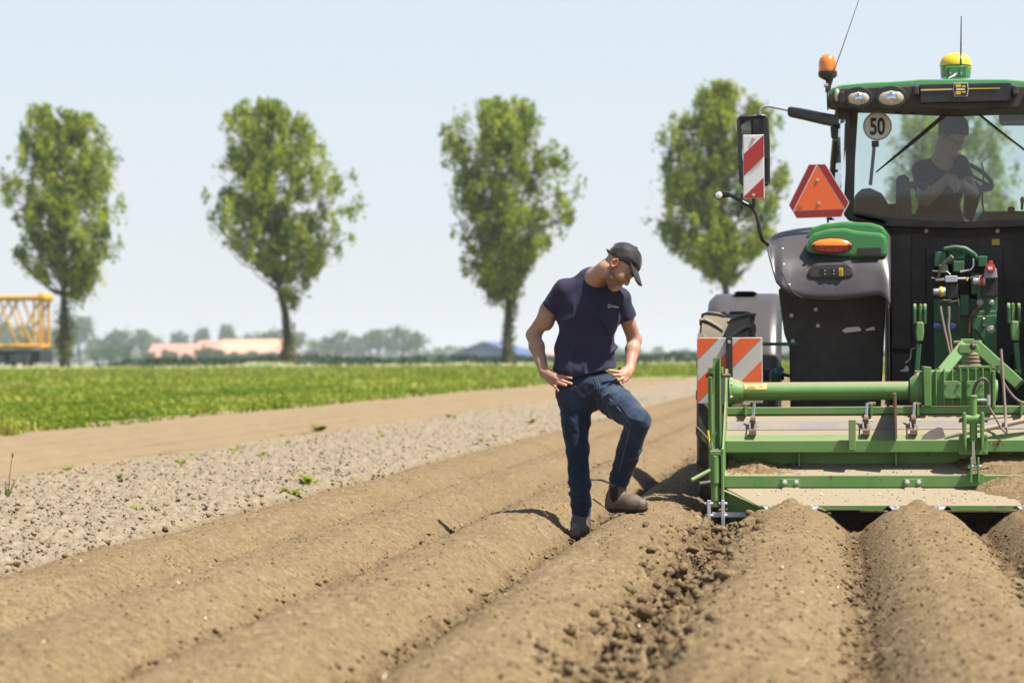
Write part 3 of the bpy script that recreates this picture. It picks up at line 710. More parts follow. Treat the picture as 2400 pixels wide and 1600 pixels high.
# ------------------------------------------------------------------ ridging machine
XC = .835                                             # centre line of tractor and machine
GRN = (.115, .30, .06)
M_IMP = pmat('machine_green', GRN, .5, var=.12, scale=5, dust=.9, dustn=.36, rust=.5, coat=.1)
M_IMPD = pmat('machine_green_dusty', GRN, .5, var=.12, scale=5, dust=1.0, dustn=.6, rust=.5)
M_PLATE = pmat('dusty_plate', (.12, .22, .08), .8, var=.1, scale=6, dust=1.35, dustn=.95, rust=.1)
M_STEEL = pmat('bare_steel', (.52, .51, .53), .35, .9, var=.15, scale=20, dustn=.3)
M_GALV = pmat('galvanised_steel', (.50, .51, .56), .42, .6, var=.15, scale=15, dustn=.35)
M_CHROME = pmat('chrome_rod', (.62, .66, .78), .12, 1, var=.05)
M_RUSTY = pmat('rusty_edge', (.19, .10, .065), .8, var=.3, scale=20, dustn=.6)
M_BLK = pmat('black_plastic', (.020, .019, .020), .5, var=.2, dustn=.12)
M_RUB = pmat('rubber_hose', (.055, .048, .046), .6, var=.2, scale=20, dustn=.35)
M_TANH = pmat('dusty_hose', (.24, .19, .15), .85, var=.15, scale=20)
M_RED = pmat('signal_red', (.58, .04, .02), .4)
M_YELW = pmat('bright_yellow', (.80, .56, .01), .45)
M_WHITE = pmat('white_film', (.72, .70, .66), .5, var=.06)
M_BOLT = pmat('zinc_bolt', (.62, .60, .56), .4, .5, dustn=.3)
rd = empty('ridging_machine', (XC, 15.0, .1), 'green four row ridging machine hitched behind the tractor, dusty and chipped', 'ridging machine')
XL, XR = -.715, 2*XC+.715
zz = lambda py, Y: WZ(py, Y, 2000)
def mir(x): return 2*XC-x
# lower hood: sloping dusty plate, steel and green lips
zp0, zp1 = zz(1143, 14.96), zz(1184, 14.62)
def plate(name, ya, za, yb, zb, x0, x1, mat, th=.008, parent=rd):
    return MB().xprism([(ya, za), (yb, zb), (yb, zb-th), (ya, za-th)], x0, x1).build(name, mat, parent)
MB().add([(XL+.02, 14.96, zp0), (XR-.02, 14.96, zp0), (XR-.23, 14.62, zp1), (XL+.23, 14.62, zp1), (XL+.02, 14.96, zp0-.008), (XR-.02, 14.96, zp0-.008), (XR-.23, 14.62, zp1-.008), (XL+.23, 14.62, zp1-.008)],
         [(0, 1, 2, 3), (7, 6, 5, 4), (0, 3, 7, 4), (3, 2, 6, 7), (2, 1, 5, 6), (1, 0, 4, 5)]).build('hood_plate', M_PLATE, rd)
zl = zp1-.002
for k in range(4):
    c = RIDGES_R[k]
    MB().add([(c-.17, 14.625, zl), (c+.17, 14.625, zl), (c+.15, 14.575, zl-.017), (c-.15, 14.575, zl-.017), (c-.17, 14.625, zl-.007), (c+.17, 14.625, zl-.007), (c+.15, 14.575, zl-.024), (c-.15, 14.575, zl-.024)],
             [(0, 1, 2, 3), (7, 6, 5, 4), (0, 3, 7, 4), (3, 2, 6, 7), (2, 1, 5, 6), (1, 0, 4, 5)]).build('wear_strip', M_GALV, rd)
    for s_ in (-.125, .125): MB().bolt((c+s_, 14.60, zl-.004), .008, .006, (0, -.4, 1)).build('bolt', M_BOLT, rd)
for k in range(3):
    c = (RIDGES_R[k]+RIDGES_R[k+1])/2
    MB().prism([(c-.20, zl+.002), (c+.20, zl+.002), (c+.172, zl-.024), (c-.172, zl-.024)], 14.600, 14.612).build('lip_flange', M_IMP, rd)
# black plates standing in for the shaded open space under the hood lip
for k in range(-1, 4):
    c = -.29+.75*k+.375
    a, b = (c-.19, c+.19) if 0 <= k < 3 else ((c+.02, c+.19) if k < 0 else (c-.19, c-.02))
    P = [(a, zl-.008), (b, zl-.008), (c+.05 if b > c+.1 else b, .06), (c-.05 if a < c-.1 else a, .06)]
    MB().prism(P, 14.93, 14.96).build('void_shade_plate', M_BLK, rd)
for sx, e in ((1, XL), (-1, XR)):
    x = [e+sx*v for v in (.0, .23, .40, .33, .05)]
    MB().add([(x[0], 14.95, zp0-.01), (x[1], 14.62, zp1-.005), (x[2]-sx*.02, 14.62, zp1-.012), (x[2], 14.70, .10), (x[4], 14.97, .10)],
             [(0, 1, 2, 3), (0, 3, 4)]).build('end_wing', M_IMPD, rd, solid=.008)
for px in (1777, 1924, 2062): 
    x = WX(px, 14.75, 1160); t = .35
    MB().bolt((x, 14.83, zp0+(zp1-zp0)*.40), .011, .008, (0, -.5, 1)).build('bolt', M_BOLT, rd)
# lower beam with two hinge plates
zb0, zb1 = zz(1142, 14.95), zz(1113, 14.95)
MB().box(XL+.01, XR-.01, 14.95, 15.03, zb0, zb1).build('lower_beam', M_IMP, rd, bevel=.006)
for px0, px1 in ((1831, 1875), (2118, 2162)):
    x0, x1 = WX(px0, 14.94, 1130), WX(px1, 14.94, 1130)
    for a, b in ((x0, x1), (mir(x1), mir(x0))):
        h = MB().box(a, b, 14.942, 14.951, zz(1140, 14.95), zz(1122, 14.95)).build('hinge_plate', M_IMP, rd, bevel=.003)
        for x in (a+.022, b-.022): MB().bolt((x, 14.941, zz(1129, 14.95)), .010, .010).build('bolt', M_WHITE, h)
        MB().xprism([(14.945, zz(1141, 14.95)), (14.955, zz(1141, 14.95)), (14.88, zz(1154, 14.9)), (14.87, zz(1154, 14.9))], a+.004, b-.004).build('hinge_flap', M_PLATE, h)
# shelf, back plate, middle beam
zs0, zs1 = zb1-.002, zz(1086, 15.26)
plate('shelf_plate', 15.03, zs0, 15.27, zs1, XL+.012, XR-.012, M_PLATE)
zm0, zm1 = zz(1060, 15.12), zz(1031, 15.12)
MB().box(XL+.012, XR-.012, 15.272, 15.28, zs1-.02, zm0+.03).build('back_plate', M_IMP, rd)
for px in (1873, 2100):
    for x in (WX(px, 15.2, 1070), mir(WX(px, 15.2, 1070))): MB().box(x-.006, x+.006, 15.19, 15.271, zs1-.01, zm0-.001).build('rib', M_IMP, rd, bevel=.002)
MB().box(XL+.012, XR-.012, 15.12, 15.21, zm0, zm1).build('middle_beam', M_IMP, rd, bevel=.006)
# green strip, sloping dusty cover, dark belt strip, top rail
zu0, zu1, zu2 = zz(1031, 15.21), zz(1018, 15.24), zz(968, 15.47)
plate('cover_strip', 15.212, zu0-.004, 15.24, zu1, XL+.012, XR-.012, M_IMP)
plate('cover_plate', 15.24, zu1, 15.47, zu2, XL+.012, XR-.012, M_PLATE)
def onc(t, off=.0): return 15.24+.23*t-off*.55, zu1+(zu2-zu1)*t+off*.83
(ya, za), (yb, zb_) = onc(.22, .004), onc(.62, .004)
M_BELT = pmat('worn_belt', (.21, .19, .18), .85, var=.2, scale=8, dustn=.75)
plate('belt_strip', ya, za, yb, zb_, XL+.015, XR-.015, M_BELT, .003)
zr0, zr1 = zz(970, 15.44), zz(953, 15.44)
MB().box(XL+.012, XR-.012, 15.44, 15.50, zr0, zr1).build('top_rail', M_IMP, rd, bevel=.004)
for px in (1748, 2043, 2152, 2395):
    x = WX(px, 15.40, 960)
    r = MB().pprism([(px-3, 946), (px+2, 946), (px+2, 973), (px-3, 973)], 15.37, 15.439).build('rail_bracket', M_IMP, rd, bevel=.002)
    MB().cyl((x-.018, 15.42, zz(947, 15.42)), (x+.026, 15.42, zz(947, 15.42)), .014, n=8).build('bolt', M_RUSTY, r)
# toggle latches
def latch(px):
    x = WX(px, 15.3, 1000); y0, z0 = onc(.02, .02); y1, z1 = onc(.78, .055); ym, zm = onc(.45, .035)
    l = MB().box(x-.022, x+.022, y0-.03, y0+.012, z0-.022, z0+.012).build('latch', M_RUSTY, rd, bevel=.004)
    MB().tube([(x-.018, y0-.02, z0+.02), (x-.02, ym-.01, zm), (x, y1-.02, z1-.05)], .005, 6).build('hook_rod', M_STEEL, l)
    MB().tube([(x+.018, y0-.02, z0+.02), (x+.02, ym-.01, zm), (x, y1-.02, z1-.05)], .005, 6).build('hook_rod', M_STEEL, l)
    MB().lathe((x-.016, ym-.01, zm+.005), (1, 0, 0), [(.012, 0), (.03, .004), (.03, .028), (.012, .032)], 12).build('cam', M_RUSTY, l)
    MB().beam((x, ym-.02, zm+.0), (x+.008, y1-.055, z1+.05), .018, .01).build('handle', M_STEEL, l, bevel=.003)
    MB().cyl((x+.02, ym-.012, zm), (x+.045, ym-.012, zm), .006, n=6).build('pin', M_BOLT, l)
for px in (1765, 2030, 2141): latch(px)
for px in (1765, 2030):
    x = mir(WX(px, 15.3, 1000)); latch((x*RGT[0]+15.3*RGT[1])/(x*FWD[0]+15.3*FWD[1])*FPX+CX)
# post and rusty divider
MB().pprism([(1989, 983), (2006, 983), (2006, 1055), (1989, 1055)], 15.06, 15.118).build('post', M_IMPD, rd, bevel=.004)
MB().pprism([(2096, 922), (2101, 922), (2103, 1029), (2098, 1029)], 15.05, 15.44).build('divider_plate', M_RUSTY, rd, bevel=.001)
# drive tube and gearbox
zt = zz(916, 15.55); rt = 21.5/S(15.55)
for a, b in ((XL+.06, .44), (mir(.44), XR-.06)):
    MB().cyl((a, 15.6, zt), (b, 15.6, zt), rt, n=28).build('drive_tube', M_IMP, rd, smooth=40)
for sx, e in ((1, XL), (-1, XR)):
    f = MB().lathe((e+sx*.02, 15.6, zt), (sx, 0, 0), [(.092, 0), (.092, .008), (.082, .014), (.080, .045), (.066, .075), (.064, .085), (rt+.002, .088)], 26).build('tube_flange', M_IMP, rd, smooth=30)
    for a in range(6):
        t = a*math.pi/3+.4; MB().bolt((e+sx*.03, 15.6+.083*math.cos(t), zt+.083*math.sin(t)), .008, .012, (sx, 0, 0)).build('bolt', M_BOLT, f)
x0 = WX(1745, 15.53, 910); x1 = WX(1797, 15.53, 910)
lab = MB(); n = 5
for i in range(n+1):
    t = math.radians(12+48*i/n)
    for x in (x0, x1): lab.v.append((x, 15.6-(rt+.0015)*math.cos(t), zt+(rt+.0015)*math.sin(t)))
lab.f = [(2*i, 2*i+1, 2*i+3, 2*i+2) for i in range(n)]; lab.m = [0]*n
M_LABEL = pmat('warning_label', (.72, .50, .16), .6, var=.08, scale=30)
lb = lab.build('warning_label', M_LABEL, rd, solid=.001)
def on_tube(x, deg, off=.003):
    t = math.radians(deg); return np.array([x, 15.6-(rt+off)*math.cos(t), zt+(rt+off)*math.sin(t)])
tri = [on_tube(x0+.012, 20), on_tube(x0+.045, 20), on_tube(x0+.072, 20), on_tube(x0+.050, 40), on_tube(x0+.040, 54), on_tube(x0+.026, 38)]
MB().tube(tri+[tri[0]], .0011, 4).build('warning_triangle_mark', M_BLK, lb)
MB().tube([on_tube(x0+.028, 27), on_tube(x0+.040, 32), on_tube(x0+.056, 27)], .0016, 4).build('warning_figure', M_RED, lb)
MB().tube([on_tube(x0+.090, 33), on_tube(x0+.115, 33)], .0016, 4).build('label_print', M_RED, lb)
# gearbox body
gx0, gx1 = WX(2165, 15.42, 900), WX(2330, 15.42, 900)
zg0, zg1 = zz(952, 15.42), zz(864, 15.42)
gb = MB().box(gx0, gx1, 15.46, 15.80, zg0, zg1-.012).build('gearbox', M_IMP, rd, bevel=.012)
MB().pprism([(2164, 858), (2183, 860), (2183, 952), (2166, 952)], 15.40, 15.80).build('gearbox_flange', M_IMP, gb, bevel=.005)
MB().pprism([(2326, 868), (2333, 868), (2333, 954), (2326, 954)], 15.40, 15.80).build('gearbox_flange', M_IMP, gb, bevel=.004)
MB().lathe((gx0-.005, 15.6, zt), (-1, 0, 0), [(.118, 0), (.116, .03), (.09, .06), (.078, .075), (rt+.003, .08)], 24).build('gearbox_neck', M_IMP, gb, smooth=30)
MB().lathe((gx1+.002, 15.6, zt), (1, 0, 0), [(.105, 0), (.10, .012), (rt+.008, .02), (rt+.004, .03)], 24).build('gearbox_neck', M_IMP, gb, smooth=30)
for px in (2194, 2213, 2232, 2251, 2269, 2287, 2304, 2322):
    x = WX(px, 15.43, 900); MB().box(x-.005, x+.005, 15.425, 15.461, zg0+.005, zg1-.003).build('rib', M_IMP, gb, bevel=.003)
for px0, px1 in ((2211, 2253), (2265, 2306)):
    a, b = WX(px0, 15.41, 915), WX(px1, 15.41, 915); z0, z1 = zz(935, 15.41), zz(894, 15.41); c = .018
    p = MB().prism([(a, z0), (b, z0), (b, z1-c), (b-c, z1), (a+c*.3, z1), (a, z1-c*.3)], 15.408, 15.424).build('cover_plate', M_IMP, gb, bevel=.003)
    for x in (a+.016, b-.016):
        for z in (z0+.018, z1-.02): MB().bolt((x, 15.408, z), .009, .008).build('bolt', M_IMP, p)
lid = MB().pprism([(2243, 862), (2245, 858), (2262, 856), (2325, 857), (2326, 863)], 15.45, 15.78).build('gearbox_lid', M_IMPD, gb, bevel=.003)
for px in (2246, 2324):
    x = WX(px, 15.44, 860); MB().cyl((x, 15.46, zz(866, 15.44)), (x, 15.46, zz(856, 15.44)), .011, n=8).build('bolt', M_RUSTY, lid)
# headstock (A-frame) with hitch eye
for a, b in (((2205, 876), (2262, 806)), ((2390, 902), (2286, 808))):
    MB().beam(W(a[0], a[1], 15.86), W(b[0], b[1], 15.98), .075, .075, (0, 1, 0)).build('frame_leg', M_IMP, rd, bevel=.006)
MB().pprism([(2246, 818), (2250, 806), (2290, 806), (2296, 818), (2296, 830), (2246, 828)], 15.90, 16.02).build('frame_head', M_IMP, rd, bevel=.006)
MB().pprism([(2251, 794), (2283, 794), (2283, 812), (2251, 812)], 15.94, 16.0).build('hitch_eye', M_IMPD, rd, bevel=.006)
c = W(2294, 803, 15.96); MB().cyl(c-np.array([.16, 0, 0]), c+np.array([.02, 0, 0]), .016, n=10).build('hitch_pin', M_RUSTY, rd, smooth=40)
MB().pprism([(2250, 830), (2296, 830), (2296, 900), (2250, 900)], 15.92, 15.99).build('frame_web', M_IMP, rd, bevel=.004)
# gear lever with bellows
c = W(2281, 856, 15.62)
gl = MB().lathe(c+np.array([0, 0, -.015]), (0, 0, 1), [(.052, 0), (.05, .02), (.032, .028), (.045, .036), (.045, .044), (.030, .052), (.040, .060), (.040, .068), (.026, .076), (.034, .084), (.03, .092), (.014, .098)], 18).build('lever_bellows', pmat('bellows', (.22, .16, .10), .9, dustn=.4), rd, smooth=50)
MB().tube([c+np.array([0, 0, .07]), c+np.array([-.002, -.01, .13])], .008, 8).build('lever_rod', M_STEEL, gl)
MB().lathe(c+np.array([-.002, -.01, .118]), (0, 0, 1), [(.004, -.022), (.016, -.017), (.0225, 0), (.016, .017), (.004, .022)], 14).build('lever_knob', M_BLK, gl, smooth=60)
# hydraulic cylinder
xh = WX(2281, 15.05, 980)
hc = empty('depth_cylinder', (xh, 15.05, zz(1040, 15.05)))
hc.parent = rd; hc.location = Vector((xh, 15.05, zz(1040, 15.05)))-rd.location
MB().lathe((xh, 15.04, zz(1034, 15.04)), (0, 0, 1), [(.022, 0), (.023, .01), (.023, zz(930, 15.04)-zz(1034, 15.04)-.006), (.0265, zz(930, 15.04)-zz(1034, 15.04)-.005), (.0265, zz(930, 15.04)-zz(1034, 15.04)+.002), (.02, zz(930, 15.04)-zz(1034, 15.04)+.008)], 20).build('cylinder_barrel', M_IMP, hc, smooth=40)
MB().cyl((xh, 15.04, zz(1088, 15.0)), (xh, 15.04, zz(1030, 15.04)), .0145, n=16).build('piston_rod', M_CHROME, hc, smooth=40)
MB().cyl((xh-.062, 15.04, zz(983, 15.04)), (xh+.062, 15.04, zz(983, 15.04)), .030, n=18).build('trunnion', M_IMP, hc, smooth=40, bevel=.003)
for s_ in (-1, 1):
    MB().prism([(xh+s_*.046, zz(966, 15.04)), (xh+s_*.064, zz(968, 15.04)), (xh+s_*.066, zz(1000, 15.04)), (xh+s_*.058, zz(1042, 15.04)), (xh+s_*.046, zz(1058, 15.04)), (xh+s_*.042, zz(1000, 15.04))], 15.00, 15.12).build('trunnion_cheek', M_IMP, hc, bevel=.006)
    MB().cyl((xh+s_*.062, 15.04, zz(985, 15.04)), (xh+s_*.088, 15.04, zz(985, 15.04)), .017, n=6).build('trunnion_nut', M_RUSTY, hc)
    MB().prism([(xh+s_*.016, zz(1072, 14.92)), (xh+s_*.026, zz(1072, 14.92)), (xh+s_*.030, zz(1131, 14.92)), (xh+s_*.016, zz(1131, 14.92))], 14.90, 14.949).build('clevis_plate', M_IMP, hc, bevel=.003)
MB().cyl((xh-.04, 14.93, zz(1094, 14.92)), (xh+.04, 14.93, zz(1094, 14.92)), .012, n=10).build('clevis_pin', M_BOLT, hc)
MB().box(xh-.085, xh+.09, 15.105, 15.119, zz(1066, 15.1), zz(1026, 15.1)).build('mount_plate', M_IMP, hc, bevel=.003)
for s_ in (-.07, .075):
    for y_ in (1024, 1060): MB().bolt((xh+s_, 15.104, zz(y_, 15.1)), .010, .010).build('bolt', M_IMP, hc)
MB().box(xh-.05, xh+.055, 14.94, 14.949, zz(1139, 14.94), zz(1110, 14.94)).build('clevis_base', M_IMP, hc, bevel=.003)
# hoses
def hose(name, pts, Ys, r, mat, n=8, parent=rd):
    P = [W(p[0], p[1], y) for p, y in zip(pts, Ys)]
    Q = []
    for i in range(len(P)-1):                     # Catmull-Rom
        p0, p1, p2, p3 = P[max(i-1, 0)], P[i], P[i+1], P[min(i+2, len(P)-1)]
        for t in np.linspace(0, 1, 6, endpoint=False):
            Q.append(.5*((2*p1)+(-p0+p2)*t+(2*p0-5*p1+4*p2-p3)*t*t+(-p0+3*p1-3*p2+p3)*t**3))
    Q.append(P[-1]); return MB().tube(Q, r, n).build(name, mat, parent, smooth=50)
hose('hydraulic_hose', [(2281, 930), (2283, 912), (2292, 894), (2304, 887), (2314, 894), (2317, 910), (2318, 924)], [15.04, 15.03, 15.02, 15.02, 15.03, 15.04, 15.04], .010, M_RUB)
hose('hydraulic_hose', [(2317, 936), (2317, 950), (2323, 962), (2334, 980), (2345, 1000), (2356, 1013), (2360, 1012), (2359, 1002)], [15.04]*5+[15.03]*3, .0065, M_TANH)
fit = MB().cyl(W(2290, 937, 15.04), W(2318, 937, 15.04), .009, n=8).build('hose_fitting', M_BOLT, rd)
MB().cyl(W(2317, 924, 15.04), W(2317, 950, 15.04), .011, n=6).build('hose_nut', M_BOLT, fit)
hose('control_cable', [(2346, 818), (2349, 860), (2353, 920), (2357, 980), (2358, 1004)], [15.3, 15.28, 15.25, 15.2, 15.1], [.009]*25, M_TANH)
hose('control_cable', [(2346, 862), (2350, 890), (2364, 915), (2382, 935), (2402, 946)], [15.35, 15.35, 15.38, 15.4, 15.4], .0075, M_TANH)
MB().pprism([(2334, 856), (2347, 854), (2347, 866), (2336, 868)], 15.3, 15.36).build('cable_clamp', M_IMPD, rd, bevel=.002)
# end plates, channel, spring legs and coulter bars
def end_side(m):
    X_ = (lambda x: x) if not m else mir
    def Bx(name, px0, py0, px1, py1, Y0, Y1, mat, bev=.004, parent=rd):
        a, b = WX(px0, Y0, (py0+py1)/2), WX(px1, Y0, (py0+py1)/2); a, b = sorted((X_(a), X_(b)))
        return MB().box(a, b, Y0, Y1, zz(py1, Y0), zz(py0, Y0)).build(name, mat, parent, bevel=bev)
    xe = sorted((X_(XL), X_(XL+.012)))
    MB().xprism([(14.92, zz(1148, 14.92)), (14.92, zz(1050, 14.92)), (15.30, zz(940, 15.3)), (15.42, zz(862, 15.4)), (15.62, zz(862, 15.62)), (15.66, .35), (15.4, .16), (15.0, .16)], *xe).build('end_plate', M_IMPD, rd, bevel=.003)
    ch = Bx('channel_post', 1674, 835, 1687, 1056, 15.02, 15.04, M_IMP, .002)
    Bx('channel_flange', 1672, 836, 1675, 1056, 14.98, 15.04, M_IMP, .001, ch); Bx('channel_flange', 1686, 835, 1689, 1056, 14.98, 15.04, M_IMP, .001, ch)
    Bx('bracket_head', 1660, 858, 1694, 874, 15.06, 15.16, M_PLATE, .004)
    zc = zz(878, 15.1); a = X_(WX(1655, 15.1, 878)); b = X_(WX(1712, 15.1, 878))
    MB().cyl((a, 15.1, zc), (b, 15.1, zc), .013, n=10).build('cross_bolt', M_RUSTY, rd)
    Bx('side_plate', 1660, 880, 1670, 1140, 15.06, 15.36, M_IMPD, .004)
    hs = Bx('leg_housing', 1663, 1055, 1695, 1066, 14.84, 14.93, M_IMP, .004)
    Bx('housing_wall', 1690, 1050, 1696, 1180, 14.84, 14.93, M_IMPD, .003, hs)
    xs_ = X_(WX(1676, 14.86, 1100))
    MB().cyl((xs_, 14.87, zz(1132, 14.87)), (xs_, 14.87, zz(1066, 14.87)), .033, n=20).build('spring_tube', M_IMPD, rd, smooth=40, bevel=.003)
    MB().cyl((xs_, 14.87, zz(1172, 14.87)), (xs_, 14.87, zz(1130, 14.87)), .026, n=18).build('inner_tube', M_IMP, rd, smooth=40)
    Bx('foot_block', 1666, 1169, 1686, 1188, 14.85, 14.89, M_IMP, .003)
    p0, p1 = W(1664, 1102, 14.85), W(1621, 1125, 14.78); p0[0], p1[0] = X_(p0[0]), X_(p1[0])
    MB().cyl(p0, p1, .013, n=10).build('crank_handle', M_IMP, rd, smooth=40)
    p0, p1 = W(1664, 1130, 14.85), W(1638, 1134, 14.8); p0[0], p1[0] = X_(p0[0]), X_(p1[0])
    MB().cyl(p0, p1, .015, n=10).build('crank_grip', M_BLK, rd, smooth=40)
    for k, (px, t) in enumerate(((1662, 0), (1695, 1))):
        z = -.02; x = X_(WX(px, 14.83, 1200))
        MB().xprism([(14.80, zz(1172, 14.8)), (14.84, zz(1172, 14.8)), (14.845, zz(1215, 14.8)), (14.835, .0), (14.80, .0), (14.795, zz(1215, 14.8))], x-.010, x+.010).build('coulter_bar', M_GALV, rd, bevel=.002)
        for yb_ in (1180, 1208):
            MB().cyl((x-.024, 14.82, zz(yb_, 14.8)), (x+.026, 14.82, zz(yb_, 14.8)), .010, n=6).build('bolt', M_BOLT, rd)
    a, b = sorted((X_(WX(1668, 14.82, 1205)), X_(WX(1760, 14.82, 1205))))
    MB().box(a, b, 14.845, 14.875, zz(1212, 14.85), zz(1200, 14.85)).build('tool_bar', M_GALV, rd, bevel=.003)
    if not m:
        for P, r, mt in (([(1659, 1008), (1664, 1044)], .007, M_YELW), ([(1677, 1012), (1667, 1032), (1664, 1050)], .009, M_IMP), ([(1667, 1030), (1672, 1054), (1684, 1052)], .004, M_STEEL)):
            MB().tube([W(p[0], p[1], 14.88) for p in P], r, 8).build('lock_lever', mt, rd, smooth=40)
end_side(False); end_side(True)
# lower links from the tractor are seen as dark shapes between machine and tractor
for x in (WX(2155, 15.9), mir(WX(2155, 15.9))): 
    MB().beam((x, 15.7, .55), (x*.8+XC*.2, 16.9, .62), .05, .10).build('lower_link', M_IMP, rd, bevel=.006)

# ------------------------------------------------------------------ loose soil lying on the machine
def surf_z(Y):
    return np.where(Y < 14.96, zp1+(zp0-zp1)*(Y-14.62)/.34, np.where(Y < 15.03, zb1, zs0+(zs1-zs0)*(Y-15.03)/.24))
def soil_pile(name, label, x0, x1, y0, y1, topf, loc, cat='soil pile', nx=90, ny=40):
    xs_ = np.linspace(x0, x1, nx); ys_ = np.linspace(y0, y1, ny); X, Y = np.meshgrid(xs_, ys_)
    Z = topf(X, Y)+.010*perlin(X*34, Y*34, 81)+.008*np.abs(perlin(X*70, Y*70, 82)); b = surf_z(Y)-.03
    Z = np.maximum(Z, b); I = np.arange(nx*ny).reshape(ny, nx)
    V = np.concatenate([np.stack([X, Y, Z], -1).reshape(-1, 3), np.stack([X, Y, np.minimum(b, Z)-.002], -1).reshape(-1, 3)]); n0 = nx*ny
    F = np.stack([I[:-1, :-1], I[:-1, 1:], I[1:, 1:], I[1:, :-1]], -1).reshape(-1, 4)
    rim = np.concatenate([I[0, :], I[1:, -1], I[-1, -2::-1], I[-2:0:-1, 0]]); r2 = np.roll(rim, -1)
    F = np.concatenate([F, F[:, ::-1]+n0, np.stack([rim+n0, r2+n0, r2, rim], -1)])
    me = npmesh(name, V, F); o = link_mesh(name, me, M_SOIL2, None, loc); me.shade_smooth(); return tag(o, label, cat)
soil_pile('soil_pile', 'big heap of crumbly soil spilling over the right half of the machine hood', .12, 2.25, 14.60, 15.268,
          lambda X, Y: .25+(Y-14.60)*.42-.26*(1-sstep(.15, 1.45, X+.35*(Y-14.6)))-.2*sstep(1.7, 2.25, X)+.03*perlin(X*3, Y*3, 83), (.9, 14.9, .3))
soil_pile('soil_pile', 'small heap of crumbly soil on the shelf beside the left end plate', XL+.02, -.20, 15.035, 15.268,
          lambda X, Y: surf_z(Y)+.055*np.exp(-((X+.52)/.12)**2-((Y-15.17)/.07)**2)+.05*np.exp(-((X+.68)/.05)**2-((Y-15.24)/.05)**2)-.004, (-.5, 15.15, .42), nx=60, ny=26)
n = 700; X = rc_.uniform(XL+.05, 2.3, n); Y = np.where(rc_.uniform(0, 1, n) < .5, rc_.uniform(14.66, 14.94, n), 15.25-.22*rc_.uniform(0, 1, n)**1.6); X = np.where(rc_.uniform(0, 1, n) < .6, X, .6+.5*rc_.normal(0, 1, n)); ok = (X > XL+.3) & (X < 2.2); X, Y = X[ok], Y[ok]
o = link_mesh('plate_crumbs', clods('plate_crumbs', X, Y, .0015+.0042*rc_.uniform(0, 1, len(X))**2.4, 1, 0., 0., rc_, sink=.1, Zin=surf_z(Y)), M_SOIL); tag(o, 'loose crumbs of soil scattered over the machine plates', 'soil', kind='stuff')
# ------------------------------------------------------------------ spade
M_SPADE = pmat('spade_steel', (.30, .27, .26), .5, .3, var=.2, scale=12, dustn=.5)
M_WOOD = pmat('ash_handle', (.40, .30, .20), .75, var=.15, scale=10, dustn=.3)
ysp, zsp = onc(.05, .03)
sp = empty('spade', W(2250, 1018, 15.17), 'long handled spade lying across the machine cover behind the hydraulic cylinder', 'spade')
pts = [(2158, 1030), (2166, 1018), (2180, 1008), (2199, 1000), (2209, 1001), (2217, 1025), (2190, 1030)]
MB().pprism(pts, 15.16, 15.172).build('blade', M_SPADE, sp, bevel=.002)
MB().tube([W(2214, 1026, 15.165), W(2236, 1020, 15.17), W(2252, 1016, 15.175)], [.009, .012, .015], 10).build('socket', M_SPADE, sp, smooth=40)
MB().tube([W(2246, 1017, 15.175), W(2320, 1003, 15.2), W(2405, 984, 15.23), W(2570, 950, 15.3)], [.015, .016, .0165, .016], 10).build('shaft', M_WOOD, sp, smooth=40)
# ------------------------------------------------------------------ tractor
M_TG = pmat('tractor_green', (.028, .22, .045), .22, var=.06, scale=3, dust=.35, dustn=.10, coat=.4)
M_TGD = pmat('casting_green', (.022, .13, .045), .5, var=.2, scale=8, dust=.35, dustn=.12)
M_FEN = pmat('fender_plastic', (.046, .042, .045), .34, var=.35, scale=6, dustn=.13, dust=.12, bump=.12, bscale=40)
M_CAB = pmat('cab_black', (.024, .019, .018), .55, var=.25, scale=6, dustn=.26)  # dust film, raised so it also paints the brown veil of airborne dust
M_TRIM = pmat('cab_trim_dark', (.022, .020, .021), .35, var=.2, dustn=.1)
M_IN = pmat('cab_interior', (.040, .042, .046), .7, var=.2)
M_TYRE = pmat('tyre_rubber', (.022, .021, .022), .75, var=.3, scale=12, dust=.6, dustn=.5, bump=.3, bscale=50)
M_LUG = pmat('tyre_lug', (.028, .027, .027), .8, var=.3, scale=20, dust=.9, dustn=1.0)
M_ORANGE = pmat('reflex_orange', (.92, .15, .03), .4, var=.05)
M_REFRED = pmat('reflex_red', (.45, .035, .025), .4, var=.06)
M_REFWHT = pmat('reflex_white', (.80, .79, .79), .4, var=.04)
M_REFDK = pmat('reflex_dark_red', (.33, .018, .015), .4, var=.06)
M_BOARD = pmat('board_white', (.60, .57, .53), .5, var=.08, dustn=.2)
M_BORNG = pmat('board_orange', (.88, .12, .015), .5, var=.06, dustn=.12)
